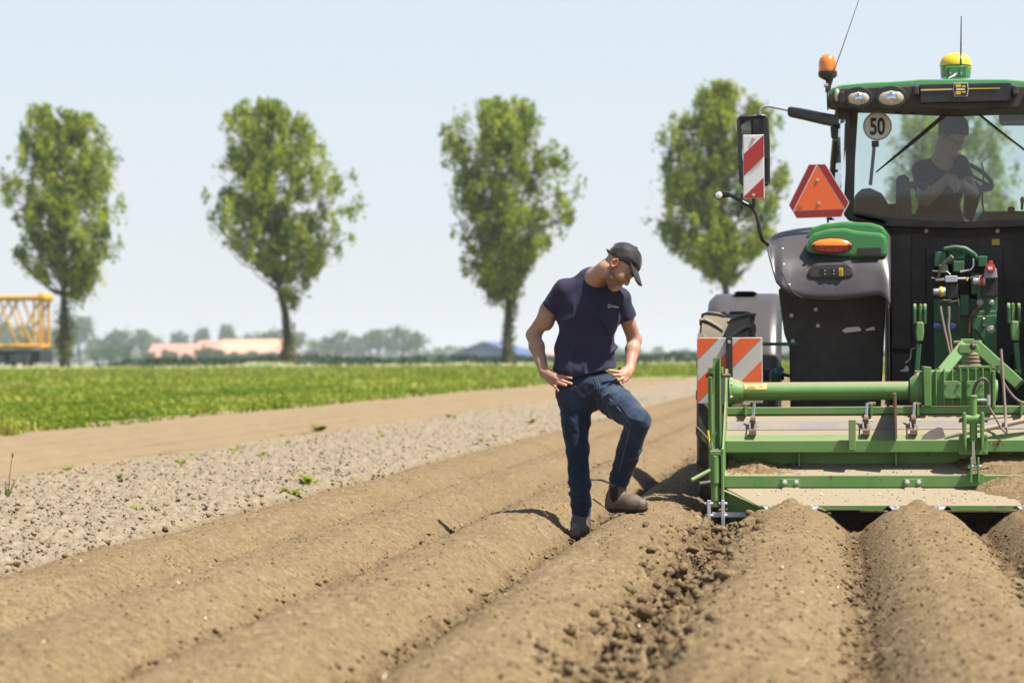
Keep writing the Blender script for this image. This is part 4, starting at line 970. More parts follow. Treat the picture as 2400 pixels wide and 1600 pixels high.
def glass_mat(name, tint, refl=.10, tr=.9, rough=0.0):
    m = bpy.data.materials.new(name); m.use_nodes = True; N = m.node_tree.nodes; L = m.node_tree.links; N.remove(N['Principled BSDF'])
    t = N.new('ShaderNodeBsdfTransparent'); t.inputs[0].default_value = tuple(tint)+(1,)
    g = N.new('ShaderNodeBsdfGlossy'); g.inputs['Roughness'].default_value = rough; g.inputs[0].default_value = (.95, .97, 1, 1)
    f = N.new('ShaderNodeFresnel'); f.inputs[0].default_value = 1.5
    k = math_(N, L, 'MULTIPLY', f.outputs[0], refl/.04); k = math_(N, L, 'MINIMUM', k, .9)
    mx = N.new('ShaderNodeMixShader'); L.new(k, mx.inputs[0]); L.new(t.outputs[0], mx.inputs[1]); L.new(g.outputs[0], mx.inputs[2])
    # thin film of dust on the pane
    d = N.new('ShaderNodeBsdfDiffuse'); d.inputs[0].default_value = (.42, .42, .42, 1)
    m2 = N.new('ShaderNodeMixShader'); dn = nz(N, L, 3, 5, .6)
    L.new(math_(N, L, 'MULTIPLY', ramp(N, L, dn, .3, .8), .05), m2.inputs[0]); L.new(mx.outputs[0], m2.inputs[1]); L.new(d.outputs[0], m2.inputs[2])
    L.new(m2.outputs[0], N['Material Output'].inputs['Surface']); return m
M_GLASS = glass_mat('cab_glass', (.80, .90, .88), .075)
M_SIDEGLASS = glass_mat('side_glass', (.72, .84, .84), .12)
M_LENS = pmat('lamp_lens', (.55, .50, .34), .12, .15, var=.35, scale=60, coat=1)
M_AMBER = pmat('amber_lens', (.85, .24, .01), .15, var=.1, scale=30, coat=.8)
M_REDL = pmat('red_lens', (.42, .02, .01), .15, var=.25, scale=40, coat=.8)
M_MIRROR = pmat('mirror_glass', (.75, .78, .78), .02, 1, var=.02)
M_DOME = pmat('receiver_yellow', (.85, .60, .02), .3, var=.04, coat=.3)

TR = empty('tractor', (XC, 17.2, 0), 'green farm tractor with black fenders and glazed cab pulling the ridging machine', 'tractor')
def mirror(o):
    """the same part on the other side of the tractor"""
    me = o.data.copy(); c = o.copy(); c.data = me; COL.objects.link(c)
    base = wloc(o)
    me.transform(Matrix.Translation(base)); me.transform(Matrix.Translation((2*XC, 0, 0)) @ Matrix.Diagonal((-1, 1, 1, 1))); me.flip_normals()
    c.parent = o.parent; me.transform(Matrix.Translation(-base)); return c
def PB(name, px0, py0, px1, py1, Y0, Y1, mat, bev=.006, parent=None):
    return MB().pbox(px0, py0, px1, py1, Y0, Y1).build(name, mat, parent or TR, bevel=bev)
def PP(name, poly, Y0, Y1, mat, bev=.006, parent=None):
    return MB().pprism(poly, Y0, Y1).build(name, mat, parent or TR, bevel=bev)
def mirpx(px, Y, py=840):
    x = mir(WX(px, Y, py)); return (x*RGT[0]+Y*RGT[1])/(x*FWD[0]+Y*FWD[1])*FPX+CX

# --- wheels (3.2 m track, narrow row-crop tyres)
def wheel(cx, cy, cz, R, w, lugs, sx):
    tyr = MB().lathe((cx-w/2, cy, cz), (1, 0, 0), [(R*.56, .02), (R*.62, 0), (R*.80, -.006), (R*.92, .0), (R*.965, .018), (R*.975, w*.5), (R*.965, w-.018), (R*.92, w), (R*.80, w+.006), (R*.62, w), (R*.56, w-.02)], 56)
    wh = empty('wheel', (cx, cy, cz)); wh.parent = TR; wh.location = Vector((cx, cy, cz))-TR.location
    tyr.build('tyre', M_TYRE, wh, smooth=50)
    lug = MB()
    for k in range(lugs):
        for side in (-1, 1):
            a0 = 2*math.pi*(k+(.5 if side > 0 else 0))/lugs; rings = []
            for t in (0, .25, .5, .75, 1.0):
                x = cx+side*(w/2+.004-t*(w/2-.01)); a = a0+.20*t**1.2*(1.6/R)*.62; hw = .030-.006*t; ro = R*(.995 if t > .1 else .975); ri = R*.93
                ring = []
                for r_, s_ in ((ri, -1.25), (ro, -1), (ro, 1), (ri, 1.25)):
                    aa = a+s_*hw/R; ring.append((x, cy-r_*math.sin(aa), cz+r_*math.cos(aa)))
                rings.append(ring)
            lug.loft(rings)
    o = lug.build('tread_lugs', M_LUG, wh, bevel=.004); o['kind'] = 'stuff'
    MB().lathe((cx-w*.3, cy, cz), (1, 0, 0), [(R*.2, .06), (R*.5, .05), (R*.57, 0), (R*.58, .02), (R*.57, w*.6), (R*.5, w*.55)], 40).build('rim', M_YELW, wh, smooth=40)
    return wh
RX = WX(1703, 16.5, 900)
wheel(RX, 16.75, .63, .80, .355, 20, -1); wheel(mir(RX), 16.75, .63, .80, .355, 20, 1)
FX = WX(1742, 19.3, 900)
wheel(FX, 19.75, .62, .60, .40, 18, -1); wheel(mir(FX), 19.75, .62, .60, .40, 18, 1)
MB().cyl((RX+.1, 16.75, .63), (mir(RX)-.1, 16.75, .63), .10, n=16).build('rear_axle', M_TGD, TR, smooth=40)
MB().cyl((FX+.1, 19.75, .62), (mir(FX)-.1, 19.75, .62), .08, n=16).build('front_axle', M_TGD, TR, smooth=40)
# --- front fenders: grey curved covers
def front_fender():
    x0, x1 = WX(1654, 19.0, 700), WX(1830, 19.0, 700); zt = WZ(684, 19.0, 1740); P = []
    for a in np.linspace(-8, 118, 15):
        t = math.radians(a); row = []
        for f in np.linspace(0, 1, 13):
            x = x0+(x1-x0)*f; e = max(0, (.10-f)/.10)**2*.05+max(0, (f-.90)/.10)**2*.05; R = (zt-.62)-e
            row.append((x, 19.75-R*math.cos(t)*.98, .62+R*math.sin(t)))
        P.append(row)
    return MB().grid(P).build('front_fender', M_FEN, TR, smooth=50, solid=.012)
mirror(front_fender())
PP('fender_cap', [(1718, 686), (1730, 682), (1764, 682), (1774, 686)], 19.5, 20.0, M_TRIM, .01)
PB('front_bracket', 1756, 734, 1771, 739, 18.6, 18.9, M_TRIM, .003)
# --- rear fenders
bot = [(1800, 584), (1803, 600), (1808, 620), (1814, 645), (1820, 664), (1828, 672), (1836, 680), (1850, 688), (1868, 694), (1884, 698), (1910, 701), (1940, 702), (1970, 701.5), (1996, 699), (2022, 695.5), (2044, 692.5), (2056, 691.5), (2064, 692), (2071, 695), (2077, 702), (2082, 711), (2087, 722)]
top_ = [(1799, 566), (1812, 556), (1828, 550), (1860, 543), (1888, 540), (1950, 534), (2000, 531), (2050, 534), (2082, 545), (2087, 552)]
def fender():
    bx, by = zip(*bot); tx, ty = zip(*top_); rows = []
    for v in list(np.linspace(0, 1, 12))+[1.25, 1.6, 2.0]:
        row = []
        for x, y in bot:
            yt = np.interp(x, tx, ty); vv = min(v, 1); yy = y+(yt-y)*vv
            Y = 15.92+.17*vv+.36*vv**4
            if x < 1836: Y += .16*((1836-x)/36)**2
            if x > 2050: Y += -.05*((x-2050)/37)**2*(1-vv)
            p = W(x, yy, Y)
            if v > 1: p = p+np.array([0, (v-1)*1.1, .05*math.sin((v-1)*2.2)])
            row.append(p)
        rows.append(row)
    return MB().grid(rows).build('rear_fender', M_FEN, TR, smooth=60, solid=.012)
def fenY(x, y):
    b_, t_ = np.interp(x, *zip(*bot)), np.interp(x, *zip(*top_)); v = min(1, max(0, (y-b_)/(t_-b_))); return 15.92+.17*v+.36*v**4+(.16*((1836-x)/36)**2 if x < 1836 else 0)
rf = fender(); mirror(rf)
sl_ = MB()
seam = [(1829, 551), (1828, 580), (1829, 610), (1834, 640), (1845, 668), (1862, 688), (1880, 698)]
MB().tube([W(x, y, fenY(x, y)-.004) for x, y in seam[1:]], .006, 6).build('fender_seam', M_TRIM, TR, smooth=40)
for x, y in ((1834, 584), (1837, 621), (1850, 668)):
    MB().lathe(W(x, y, fenY(x, y)), (0, -1, 0), [(.010, -.004), (.010, .003), (.006, .007)], 8).build('screw', M_BOLT, TR)
lin = PP('wheel_arch_liner', [(1824, 680), (1832, 740), (1838, 782), (1850, 815), (1853, 1010), (2062, 1010), (2076, 720), (2076, 660), (1850, 650)], 16.5, 16.64, M_CAB, .01)
mirror(lin)
xw = WX(2084, 16.2, 720); mirror(MB().xprism([(16.16, WZ(722, 16.16)), (16.28, WZ(600, 16.28)), (16.75, WZ(560, 16.75)), (16.75, .45), (16.45, .45), (16.22, .9)], xw-.012, xw).build('inner_wing', M_CAB, TR, bevel=.004))
for x, y in ((1855, 739), (1912, 725), (1917, 763), (1858, 799)): MB().bolt(W(x, y, 16.49), .010, .006).build('bolt', M_BOLT, lin)
# glints of daylight inside the arch, put in as small pale plates
PP('arch_glint', [(1973, 774), (1985, 767), (2013, 765), (2018, 771), (2018, 776), (1980, 780)], 16.47, 16.495, pmat('painted_glint', (.75, .74, .66), .4, .3), .002)
PP('arch_glint', [(2028, 772), (2042, 766), (2050, 766), (2052, 773), (2030, 775)], 16.47, 16.495, bpy.data.materials['painted_glint'], .002)
# green cover with lamp
def cap():
    a = [(1889, 578), (1893, 562), (1907, 547), (1944, 536), (1983, 535), (2006, 541), (2063, 546), (2076, 552), (2080, 570), (2080, 602), (2006, 603), (1930, 597), (1891, 592)]
    o = MB().pprism(a, 16.025, 16.285).build('lamp_housing', M_TG, TR, bevel=.022)
    b = [(1889, 585), (1890, 552), (1900, 534), (1930, 524), (1978, 519), (2040, 522), (2070, 530), (2081, 548), (2081, 600), (1900, 595)]
    MB().pprism(b, 16.265, 16.9).build('housing_shell', M_TG, o, bevel=.035)
    return o
cp = cap(); mirror(cp)
for ch in list(cp.children): pass
def oval(cx, cy, rx, ry, Y, y0=None, y1=None, n=28):
    P = []
    for k in range(n):
        a = 2*math.pi*k/n; P.append((cx+rx*math.cos(a), cy+ry*math.sin(a)))
    return P
def dome(name, cx, cy, rx, ry, Y, depth, mat, parent, lo=-1, hi=1):
    """shallow elliptical lens between heights lo..hi (fractions, up positive)"""
    p = []
    X0, Z0 = W(cx, cy, Y)[0], W(cx, cy, Y)[2]; s = S(Y); rx, ry = rx/s, ry/s
    for v in np.linspace(lo, hi, 9):
        row = []
        for u in np.linspace(-1, 1, 17):
            x = u*math.sqrt(max(0, 1-v*v)); row.append((X0+x*rx, Y-depth*max(0, 1-x*x-v*v)**.7, Z0+v*ry))
        p.append(row)
    return MB().grid(p).build(name, mat, parent, smooth=60)
ring = PP('lamp_bezel', oval(1948.5, 576, 50, 20, 16.015), 16.017, 16.03, M_TRIM, .003, cp)
tl_ = dome('turn_signal_lens', 1948.5, 576, 47.5, 17.5, 16.016, .03, M_AMBER, cp, .02, 1)
dome('brake_lens', 1948.5, 576, 47.5, 17.5, 16.016, .03, M_REDL, cp, -1, -.02)
for i in range(11):
    x = 1914+i*7; MB().pbox(x, 578, x+1.2, 590-abs(x-1948)*.08, 15.989, 15.997).build('lens_rib', M_REDL, cp)
for x in (1907, 1991): MB().lathe(W(x, 576, 15.995), (0, -1, 0), [(.012, -.01), (.012, .004), (.006, .006)], 10).build('lens_screw', M_TRIM, cp)
PB('reflector_block', 2010, 580, 2065, 599, 16.007, 16.03, M_TRIM, .004, cp)
# switch panel
sw = PP('switch_housing', [(1893, 648), (1898, 628), (1910, 617), (1985, 614), (1998, 622), (2002, 640), (1996, 650), (1940, 655), (1900, 652)], 15.955, 16.04, M_FEN, .02)
sp_ = PB('switch_panel', 1924, 627, 1977, 649, 15.945, 15.96, M_TRIM, .003, sw)
for x, y in ((1934, 634), (1934, 642), (1955, 634), (1955, 642)):
    PB('push_button', x-4, y-2.6, x+6, y+2.6, 15.94, 15.947, M_BLK, .001, sw)
    PB('button_mark', x-1.5, y-1.2, x+1, y+1.2, 15.938, 15.941, M_WHITE, 0, sw)
yl = PB('warning_sticker', 1966, 628, 1976, 647, 15.939, 15.946, M_YELW, .001, sw)
MB().tube([W(x, y, 15.937) for x, y in ((1967.5, 637), (1971, 630), (1974.5, 637), (1967.5, 637))], .0012, 4).build('sticker_triangle', M_BLK, sw)
MB().tube([W(x, y, 15.937) for x, y in ((1968, 641), (1968, 645), (1971, 643), (1974, 645), (1974, 641))], .0012, 4).build('sticker_figure', M_BLK, sw)

# --- rear body of the cab
body = [(2076, 515), (2100, 519), (2160, 527), (2250, 531)]
body += [(mirpx(x, 16.75, y), y) for x, y in reversed(body[:-1])]
PP('cab_rear_wall', body+[(mirpx(2076, 16.75), 950), (2076, 950)], 16.75, 17.1, M_CAB, .01)
PP('wall_moulding', [(2086, 548), (2135, 548), (2136, 560), (2137, 820), (2088, 820)], 16.70, 16.76, M_CAB, .012)
mirror(PP('wall_moulding', [(2088, 830), (2140, 830), (2140, 905), (2088, 905)], 16.66, 16.76, M_CAB, .012))
PP('wall_lip', [(2138, 541), (2200, 551), (2250, 554), (2300, 551), (2362, 541), (2362, 544), (2300, 554), (2250, 557), (2200, 554), (2138, 544)], 16.735, 16.752, M_TRIM, .003)
for x, y in ((2171, 541), (2338, 541), (2120, 785), (2098, 795), (2120, 796), (2098, 783)): MB().bolt(W(x, y, 16.735), .010, .008).build('bolt', M_BOLT, TR)
PB('yellow_sticker', 2325, 560, 2343, 574, 16.742, 16.75, M_YELW, 0)
# recess with hydraulics
PB('rear_recess', 2172, 580, 2352, 900, 16.72, 16.752, M_BLK, .004)
HY = 16.45
def G(name, px0, py0, px1, py1, y0=HY, y1=16.72, mat=None, bev=.006): return PB(name, px0, py0, px1, py1, y0, y1, mat or M_TGD, bev)
G('transmission_housing', 2188, 700, 2336, 905, 16.52); G('valve_block', 2190, 590, 2218, 625); G('valve_block', 2222, 582, 2262, 620, 16.5)
G('valve_cap', 2234, 612, 2260, 636, 16.40); G('valve_block', 2200, 620, 2222, 640, 16.42); G('filter_head', 2293, 600, 2314, 625, 16.38); G('valve_body', 2276, 640, 2296, 690, 16.46)
G('side_casting', 2290, 655, 2338, 730, 16.44, mat=M_TGD); G('casting_plate', 2278, 728, 2336, 800, 16.42); G('casting_plate', 2250, 690, 2272, 740, 16.47)
PP('casting_arm', [(2278, 742), (2300, 740), (2336, 738), (2338, 850), (2318, 850), (2306, 800), (2290, 776), (2278, 770)], 16.40, 16.5, M_TGD, .006)
G('black_coupler', 2215, 665, 2246, 700, 16.42, mat=M_BLK); G('junction_box', 2300, 650, 2338, 695, 16.41, mat=M_BLK)
for x, y, r in ((2297, 709, .022), (2324, 709, .018), (2323, 772, .026), (2305, 765, .012), (2305, 748, .010)):
    o = MB().lathe(W(x, y, 16.40), (0, -1, 0), [(r, -.02), (r, .004), (r*.8, .006), (r*.55, .002), (r*.45, .010), (r*.2, .012)], 18).build('port_plug', M_BOLT if r != .012 else M_BLK, TR, smooth=40)
MB().tube([W(2214, 585, 16.45), W(2240, 580, 16.42), W(2262, 583, 16.42), W(2282, 596, 16.43), W(2292, 610, 16.45)], .018, 10).build('steel_pipe', M_TGD, TR, smooth=50)
MB().tube([W(2258, 582, 16.43), W(2262, 596, 16.42), W(2256, 604, 16.42), W(2246, 604, 16.42)], .010, 8).build('steel_pipe', M_TGD, TR, smooth=50)
MB().tube([W(2281, 606, 16.4), W(2282, 622, 16.39), W(2276, 632, 16.39), W(2250, 637, 16.38)], .006, 8).build('steel_pipe', M_STEEL, TR, smooth=50)
MB().tube([W(2200, 648, 16.38), W(2202, 634, 16.37), W(2212, 618, 16.36), W(2232, 601, 16.34)], [.010, .009, .010, .015], 8).build('lever_grip', M_TANH, TR, smooth=50)
G('quick_coupler', 2215, 646, 2244, 661, 16.36, 16.42, M_GALV, .004)
MB().cyl(W(2193, 655, 16.38), W(2214, 654, 16.38), .011, n=12).build('coupler_tube', M_STEEL, TR, smooth=40)
MB().cyl(W(2244, 653, 16.38), W(2270, 653, 16.38), .009, n=12).build('coupler_tube', M_STEEL, TR, smooth=40)
MB().tube([W(2183, 651, 16.38), W(2194, 653, 16.38)], .006, 6).build('hose_tail', M_TANH, TR); MB().cyl(W(2266, 650, 16.37), W(2266, 658, 16.37), .006, n=6).build('ring_mark', M_YELW, TR)
MB().tube([W(2272, 652, 16.38), W(2288, 648, 16.37), W(2306, 645, 16.37)], .005, 6).build('cable', M_TANH, TR)
MB().tube([W(2186, 635, 16.39), W(2210, 636, 16.37), W(2220, 636, 16.37), W(2228, 644, 16.37)], .005, 6).build('cable', M_STEEL, TR)
for cx_, cy_, c2 in ((2200, 684, M_YELW), (2293, 659, M_RED)):
    MB().lathe(W(cx_-13, cy_, 16.36), (1, 0, 0), [(.018, 0), (.022, .006), (.022, .035), (.030, .04), (.030, .05)], 16).build('air_coupling', M_GALV, TR, smooth=40)
    MB().lathe(W(cx_-13, cy_, 16.36)+np.array([.046, 0, 0]), (1, 0, 0), [(.034, 0), (.036, .01), (.030, .022)], 16).build('coupling_cap', c2, TR, smooth=40)
    MB().lathe(W(cx_-13, cy_, 16.36)+np.array([.068, 0, 0]), (1, 0, 0), [(.030, 0), (.030, .012)], 16).build('coupling_ring', M_GALV, TR, smooth=40)
# red capped socket on grey box
sk = PP('socket_box', [(2306, 652), (2309, 630), (2316, 618), (2328, 617), (2336, 632), (2338, 652)], 16.33, 16.42, pmat('socket_grey', (.34, .35, .37), .5, dustn=.2), .008)
MB().lathe(W(2321, 628, 16.325), (0, -1, 0), [(.031, -.01), (.033, .006), (.030, .016), (.012, .018)], 20).build('socket_cap', M_RED, sk, smooth=40)
PB('cap_tab', 2317, 611, 2327, 618, 16.31, 16.33, M_RED, .004, sk); PB('cap_print', 2316, 624, 2326, 632, 16.302, 16.306, M_WHITE, 0, sk)
# hoses hanging at the hitch
for P in ([(2203, 718), (2206, 735), (2210, 755), (2214, 775), (2220, 800), (2226, 830)], [(2223, 718), (2224, 740), (2222, 765), (2226, 790), (2231, 830)]):
    MB().tube([W(x, y, 16.34-.03*i/5) for i, (x, y) in enumerate(P)], [.012]+[.0095]*5, 8).build('hydraulic_hose', M_TANH, TR, smooth=50)
MB().tube([W(2244, 690, 16.4), W(2248, 720, 16.38), (W(2246, 760, 16.38)), W(2238, 780, 16.4)], .007, 8).build('hydraulic_hose', M_RUB, TR, smooth=50)
MB().tube([W(2300, 715, 16.39), W(2284, 728, 16.38), W(2274, 745, 16.38), W(2271, 780, 16.38)], .004, 6).build('red_cable', M_RED, TR, smooth=50)
for x in (2196, 2233): PP('blue_cap', [(x-9, 761), (x-6, 757), (x+7, 760), (x+9, 768), (x+3, 772), (x-8, 769)], 16.37, 16.42, pmat('cap_blue', (.03, .045, .22), .4, dustn=.1), .004)
MB().tube([W(2188, 704, 16.4), W(2200, 708, 16.37), W(2212, 702, 16.37), W(2226, 708, 16.37), W(2244, 704, 16.37)], .004, 6).build('cable', M_TANH, TR); PB('cable_tray', 2204, 702, 2230, 704.5, 16.36, 16.42, M_IMP, .001)
MB().tube([W(2143, 816, 16.6), W(2136, 818, 16.6), W(2134, 840, 16.6), W(2122, 850, 16.58)], .006, 6).build('wire_loop', M_STEEL, TR, smooth=50)
PP('tow_clip', [(2108, 868), (2120, 864), (2122, 856), (2128, 858), (2131, 868), (2126, 872), (2110, 870)], 16.55, 16.6, M_GALV, .003)
# lift arms
def lift_arm():
    a = PP('lift_rod', [(2154, 712), (2162, 712), (2163, 765), (2154, 765)], 16.08, 16.12, M_IMP, .008)
    for x in (2144, 2168):
        MB().cyl(W(x-3.5, 722, 16.1), W(x+3.5, 722, 16.1), .030, n=14).build('clevis_eye', M_IMP, a, bevel=.004)
        PB('clevis_side', x-3.5, 722, x+3.5, 760, 16.06, 16.14, M_TGD, .006, a)
    PP('turnbuckle', [(2148, 754), (2165, 754), (2166, 780), (2163, 800), (2148, 800), (2146, 780)], 16.02, 16.10, M_IMP, .010, a)
    PP('lower_rod', [(2148, 803), (2160, 806), (2154, 882), (2143, 882)], 16.03, 16.09, M_TGD, .006, a)
    PB('rod_collar', 2143, 868, 2160, 875, 16.02, 16.1, M_IMP, .005, a)
    return a
la = lift_arm()
def mirror_tree(o):
    c = mirror(o)
    for ch in o.children:
        k = ch.copy(); k.data = ch.data.copy(); COL.objects.link(k); base = wloc(ch)
        k.data.transform(Matrix.Translation(base)); k.data.transform(Matrix.Translation((2*XC, 0, 0)) @ Matrix.Diagonal((-1, 1, 1, 1))); k.data.flip_normals()
        k.data.transform(Matrix.Translation(-base)); k.parent = c
mirror_tree(la)
MB().cyl(W(1750, 806, 16.3), W(1868, 806, 16.3), .012, n=10).build('marker_rod', M_TGD, TR, smooth=40)
ax = PP('hub_casting', [(1803, 870), (1812, 864), (1826, 864), (1830, 880), (1830, 930), (1803, 930)], 17.9, 18.3, M_TGD, .02)
MB().cyl(W(1790, 876, 18.0), W(1838, 877, 18.0), .045, n=14).build('hub_shaft', M_CAB, ax, smooth=40)
MB().lathe(W(1827, 869, 17.9), (.4, -1, .3), [(.035, -.02), (.035, .006), (.02, .012)], 14).build('hub_lamp', pmat('blue_glass', (.12, .22, .50), .1, coat=1), ax, smooth=40)
PB('hub_strut', 1824, 880, 1830, 960, 18.1, 18.3, M_GALV, .004, ax)
PP('tie_rod', [(1836, 874), (1853, 878), (1853, 885), (1836, 882)], 17.9, 18.1, M_CAB, .004)

# --- striped warning board in front of the rear tyre
wb = PB('warning_board', 1634, 791, 1787, 945, 15.675, 15.685, M_BOARD, .004)
wb['label'] = 'square orange and white striped warning board'
def clip_poly(poly, f):                                 # keep f(p)>=0
    out = []
    for i, p in enumerate(poly):
        q_ = poly[(i+1) % len(poly)]; a, b = f(p), f(q_)
        if a >= 0: out.append(p)
        if (a >= 0) != (b >= 0): t = a/(a-b); out.append((p[0]+(q_[0]-p[0])*t, p[1]+(q_[1]-p[1])*t))
    return out
def stripes(name, rect, slope, offs, width, Y, mat, parent):
    x0, y0, x1, y1 = rect
    for o_ in offs:
        g_ = lambda p: (p[1]-y0)+slope*(p[0]-x0)-o_
        h_ = lambda p: o_+width-((p[1]-y0)+slope*(p[0]-x0))
        P = clip_poly(clip_poly([(x0, y0), (x1, y0), (x1, y1), (x0, y1)], g_), h_)
        if len(P) > 2: MB().pprism(P, Y-.0025, Y).build(name, mat, parent)
stripes('orange_stripe', (1635.5, 792.5, 1703, 943.5), 1.02, (-50, 95), 99, 15.675, M_BORNG, wb) if False else None
stripes('orange_stripe', (1635.5, 792.5, 1703, 943.5), 1.02, (0, 100), 49, 15.675, M_BORNG, wb)
stripes('orange_stripe', (1717, 792.5, 1785.5, 943.5), 1.02, (18, 121), 50, 15.675, M_BORNG, wb)
PB('centre_strip', 1702, 791, 1717, 900, 15.655, 15.674, M_BLK, .002, wb); MB().bolt(W(1709, 801, 15.654), .008, .006).build('bolt', M_BOLT, wb)
PB('board_post', 1704, 890, 1715, 1010, 15.69, 15.72, M_CAB, .004, wb)

# --- cab: roof, lamps, frame, glass
def roof_outline(Y, lst): return lst+[(mirpx(x, Y, y), y) for x, y in reversed(lst)]
RY = 16.35
_rs = [(1938, 232), (1940, 217), (1951, 205), (1975, 198), (2030, 193), (2100, 190), (2140, 187), (2160, 185), (2248, 185)]
_o = [(W(x, y, RY)[0], W(x, y, RY)[2]) for x, y in roof_outline(RY, _rs)]
MB().loft([[(x, Y, z+dz) for x, z in _o] for Y, dz in ((RY, 0), (16.8, .0), (17.4, .06), (18.2, .15), (18.6, .16))]).build('roof_shell', M_TG, TR, bevel=.03)
PP('roof_underside', roof_outline(RY-.03, [(1941, 240), (1943, 222), (1953, 211), (1978, 205), (2060, 202), (2130, 200), (2146, 196), (2248, 194.5)][::1]) [:8]+[(mirpx(x, RY-.03, y), y) for x, y in reversed([(1941, 240), (1943, 222), (1953, 211), (1978, 205), (2060, 202), (2130, 200), (2146, 196), (2248, 194.5)])]+[(mirpx(1990, RY-.03), 248), (2250, 258), (1990, 248)], RY-.03, 16.78, M_CAB, .012)
PB('header_panel', 2157, 196, mirpx(2157, 16.28), 239, 16.275, 16.33, M_TRIM, .004)
for x in (2141, mirpx(2154, 16.25)): PB('grab_handle', x, 200, x+13, 222, 16.22, 16.33, M_FEN, .01)
gs = PP('header_stripe', [(2158, 209.5), (2238, 207.5), (2238, 209.8), (2158, 212)], 16.270, 16.276, M_YELW, 0); PP('header_stripe', [(2270, 207), (2344, 206), (2344, 208), (2270, 209.3)], 16.270, 16.276, M_YELW, 0)
PP('header_stripe', [(2158, 212), (2238, 209.9), (2238, 210.8), (2158, 213)], 16.270, 16.276, M_WHITE, 0)
em = PP('emblem_plate', [(2235.5, 195), (2268, 194), (2270, 210), (2267, 226), (2237, 226.5), (2234, 210)], 16.266, 16.275, M_REFWHT, .001)
PP('emblem_ground', [(2237, 196.3), (2266.8, 195.3), (2268.7, 210), (2265.8, 224.8), (2238.2, 225.2), (2235.4, 210)], 16.263, 16.267, M_TRIM, 0, em)
for r, mt in (((2240, 198, 2252, 205), M_YELW), ((2254.5, 200.5, 2263, 205), M_YELW), ((2241, 207.5, 2261, 211.5), M_REFWHT), ((2240, 214, 2252, 221.5), M_YELW), ((2254.5, 214, 2263, 218), M_YELW)):
    PB('emblem_bar', r[0], r[1], r[2], r[3], 16.259, 16.264, mt, 0, em)
def work_lamp(x, y, rx, ry):
    w = PP('work_lamp', oval(x, y-2, rx+9, ry+10, 16.31), 16.300, 16.33, M_TRIM, .006)
    dome('lamp_glass', x, y, rx, ry, 16.299, .02, M_LENS, w)
    dome('lamp_bulb', x+1, y-1, rx*.42, ry*.8, 16.283, .015, M_CHROME, w)
    for k in range(-3, 4):
        if k: PB('lens_rib', x+k*rx*.22-.5, y-ry*(1-(k*.22)**2)**.5*.9, x+k*rx*.22+.5, y+ry*(1-(k*.22)**2)**.5*.9, 16.276, 16.281, M_LENS, 0, w)
work_lamp(2012, 231, 25, 15.5); work_lamp(2089, 230, 29, 17.5); work_lamp(mirpx(2089, 16.3), 229, 29, 17.5); work_lamp(mirpx(2012, 16.3), 230, 25, 15.5)
dome('side_lamp', 1962, 224, 8, 17, 16.33, .03, M_LENS, TR); PB('side_lamp_cover', 1966, 214, 1980, 243, 16.28, 16.33, M_TRIM, .01)
PP('roof_corner', [(1937, 205), (1946, 207), (1942, 228), (1942, 252), (1938, 252)], 16.4, 16.6, M_TRIM, .003)
MB().tube([W(1942, 250, 16.45), W(1952, 256, 16.45), W(1968, 258, 16.45)], .004, 6).build('lamp_wire', M_BLK, TR)
# pillars and lower frame
pl_ = PP('corner_pillar', [(1981, 250), (2012, 250), (2004, 380), (2002, 470), (2000, 496), (2080, 512), (2080, 532), (1990, 516), (1976, 500), (1982, 400)], 16.62, 16.74, M_CAB, .012); mirror(pl_)
pb = MB().add([tuple(W(x, y, Y)) for x, y, Y in ((1969, 252, 16.9), (1981, 252, 16.74), (1973, 512, 16.74), (1950, 512, 16.9), (1966, 255, 18.25), (1947, 512, 18.45))], [(0, 1, 2, 3), (0, 3, 5, 4)]).build('side_glass', M_SIDEGLASS, TR)
mirror(pb)
mirror(MB().tube([W(1970, 205, 18.1), W(1967, 252, 18.2), W(1955, 380, 18.35), W(1946, 515, 18.45)], .03, 8).build('front_pillar', M_TRIM, TR, smooth=50))
mirror(MB().tube([W(1985, 290, 17.3), W(1972, 380, 17.35), W(1966, 480, 17.4)], .016, 8).build('door_pillar', M_CAB, TR, smooth=50))
PP('hinge_block', [(1960, 252), (1995, 252), (1992, 300), (1988, 306), (1984, 280), (1962, 278)], 16.60, 16.66, M_TRIM, .006)
PP('lower_frame', [(2000, 496), (2060, 506), (2130, 515), (2250, 520), (mirpx(2130, 16.65), 515), (mirpx(2060, 16.65), 506), (mirpx(2000, 16.65), 496), (mirpx(2000, 16.65), 512), (mirpx(2080, 16.65), 530), (2250, 536), (2080, 530), (2000, 512)], 16.62, 16.74, M_CAB, .008)
PP('top_frame', [(2000, 246), (2250, 254), (mirpx(2000, 16.6), 246), (mirpx(2000, 16.6), 254), (2250, 262), (2000, 254)], 16.60, 16.74, M_TRIM, .004)
for x in (2106, 2140):
    dome('glass_hinge', x, 258, 11, 10, 16.60, .02, M_TRIM, TR)
# rear window: one pane tilted 2 degrees so that it mirrors the field behind the camera
gpoly = [(2004, 252), (2250, 258), (mirpx(2004, 16.7), 252), (mirpx(2001, 16.7), 497), (mirpx(2060, 16.7), 508), (mirpx(2130, 16.7), 517), (2250, 522), (2130, 517), (2060, 508), (2001, 497)]
gv = [W(x, y, 16.69) for x, y in gpoly]; zc_ = WZ(390, 16.69, 2200); tl2 = math.tan(math.radians(2.0))
def gl(off): return [(p[0], p[1]-(p[2]-zc_)*tl2+off, p[2]) for p in gv]
ng = len(gv)
MB().add(gl(0), [tuple(range(ng))]).build('rear_window', M_GLASS, TR)
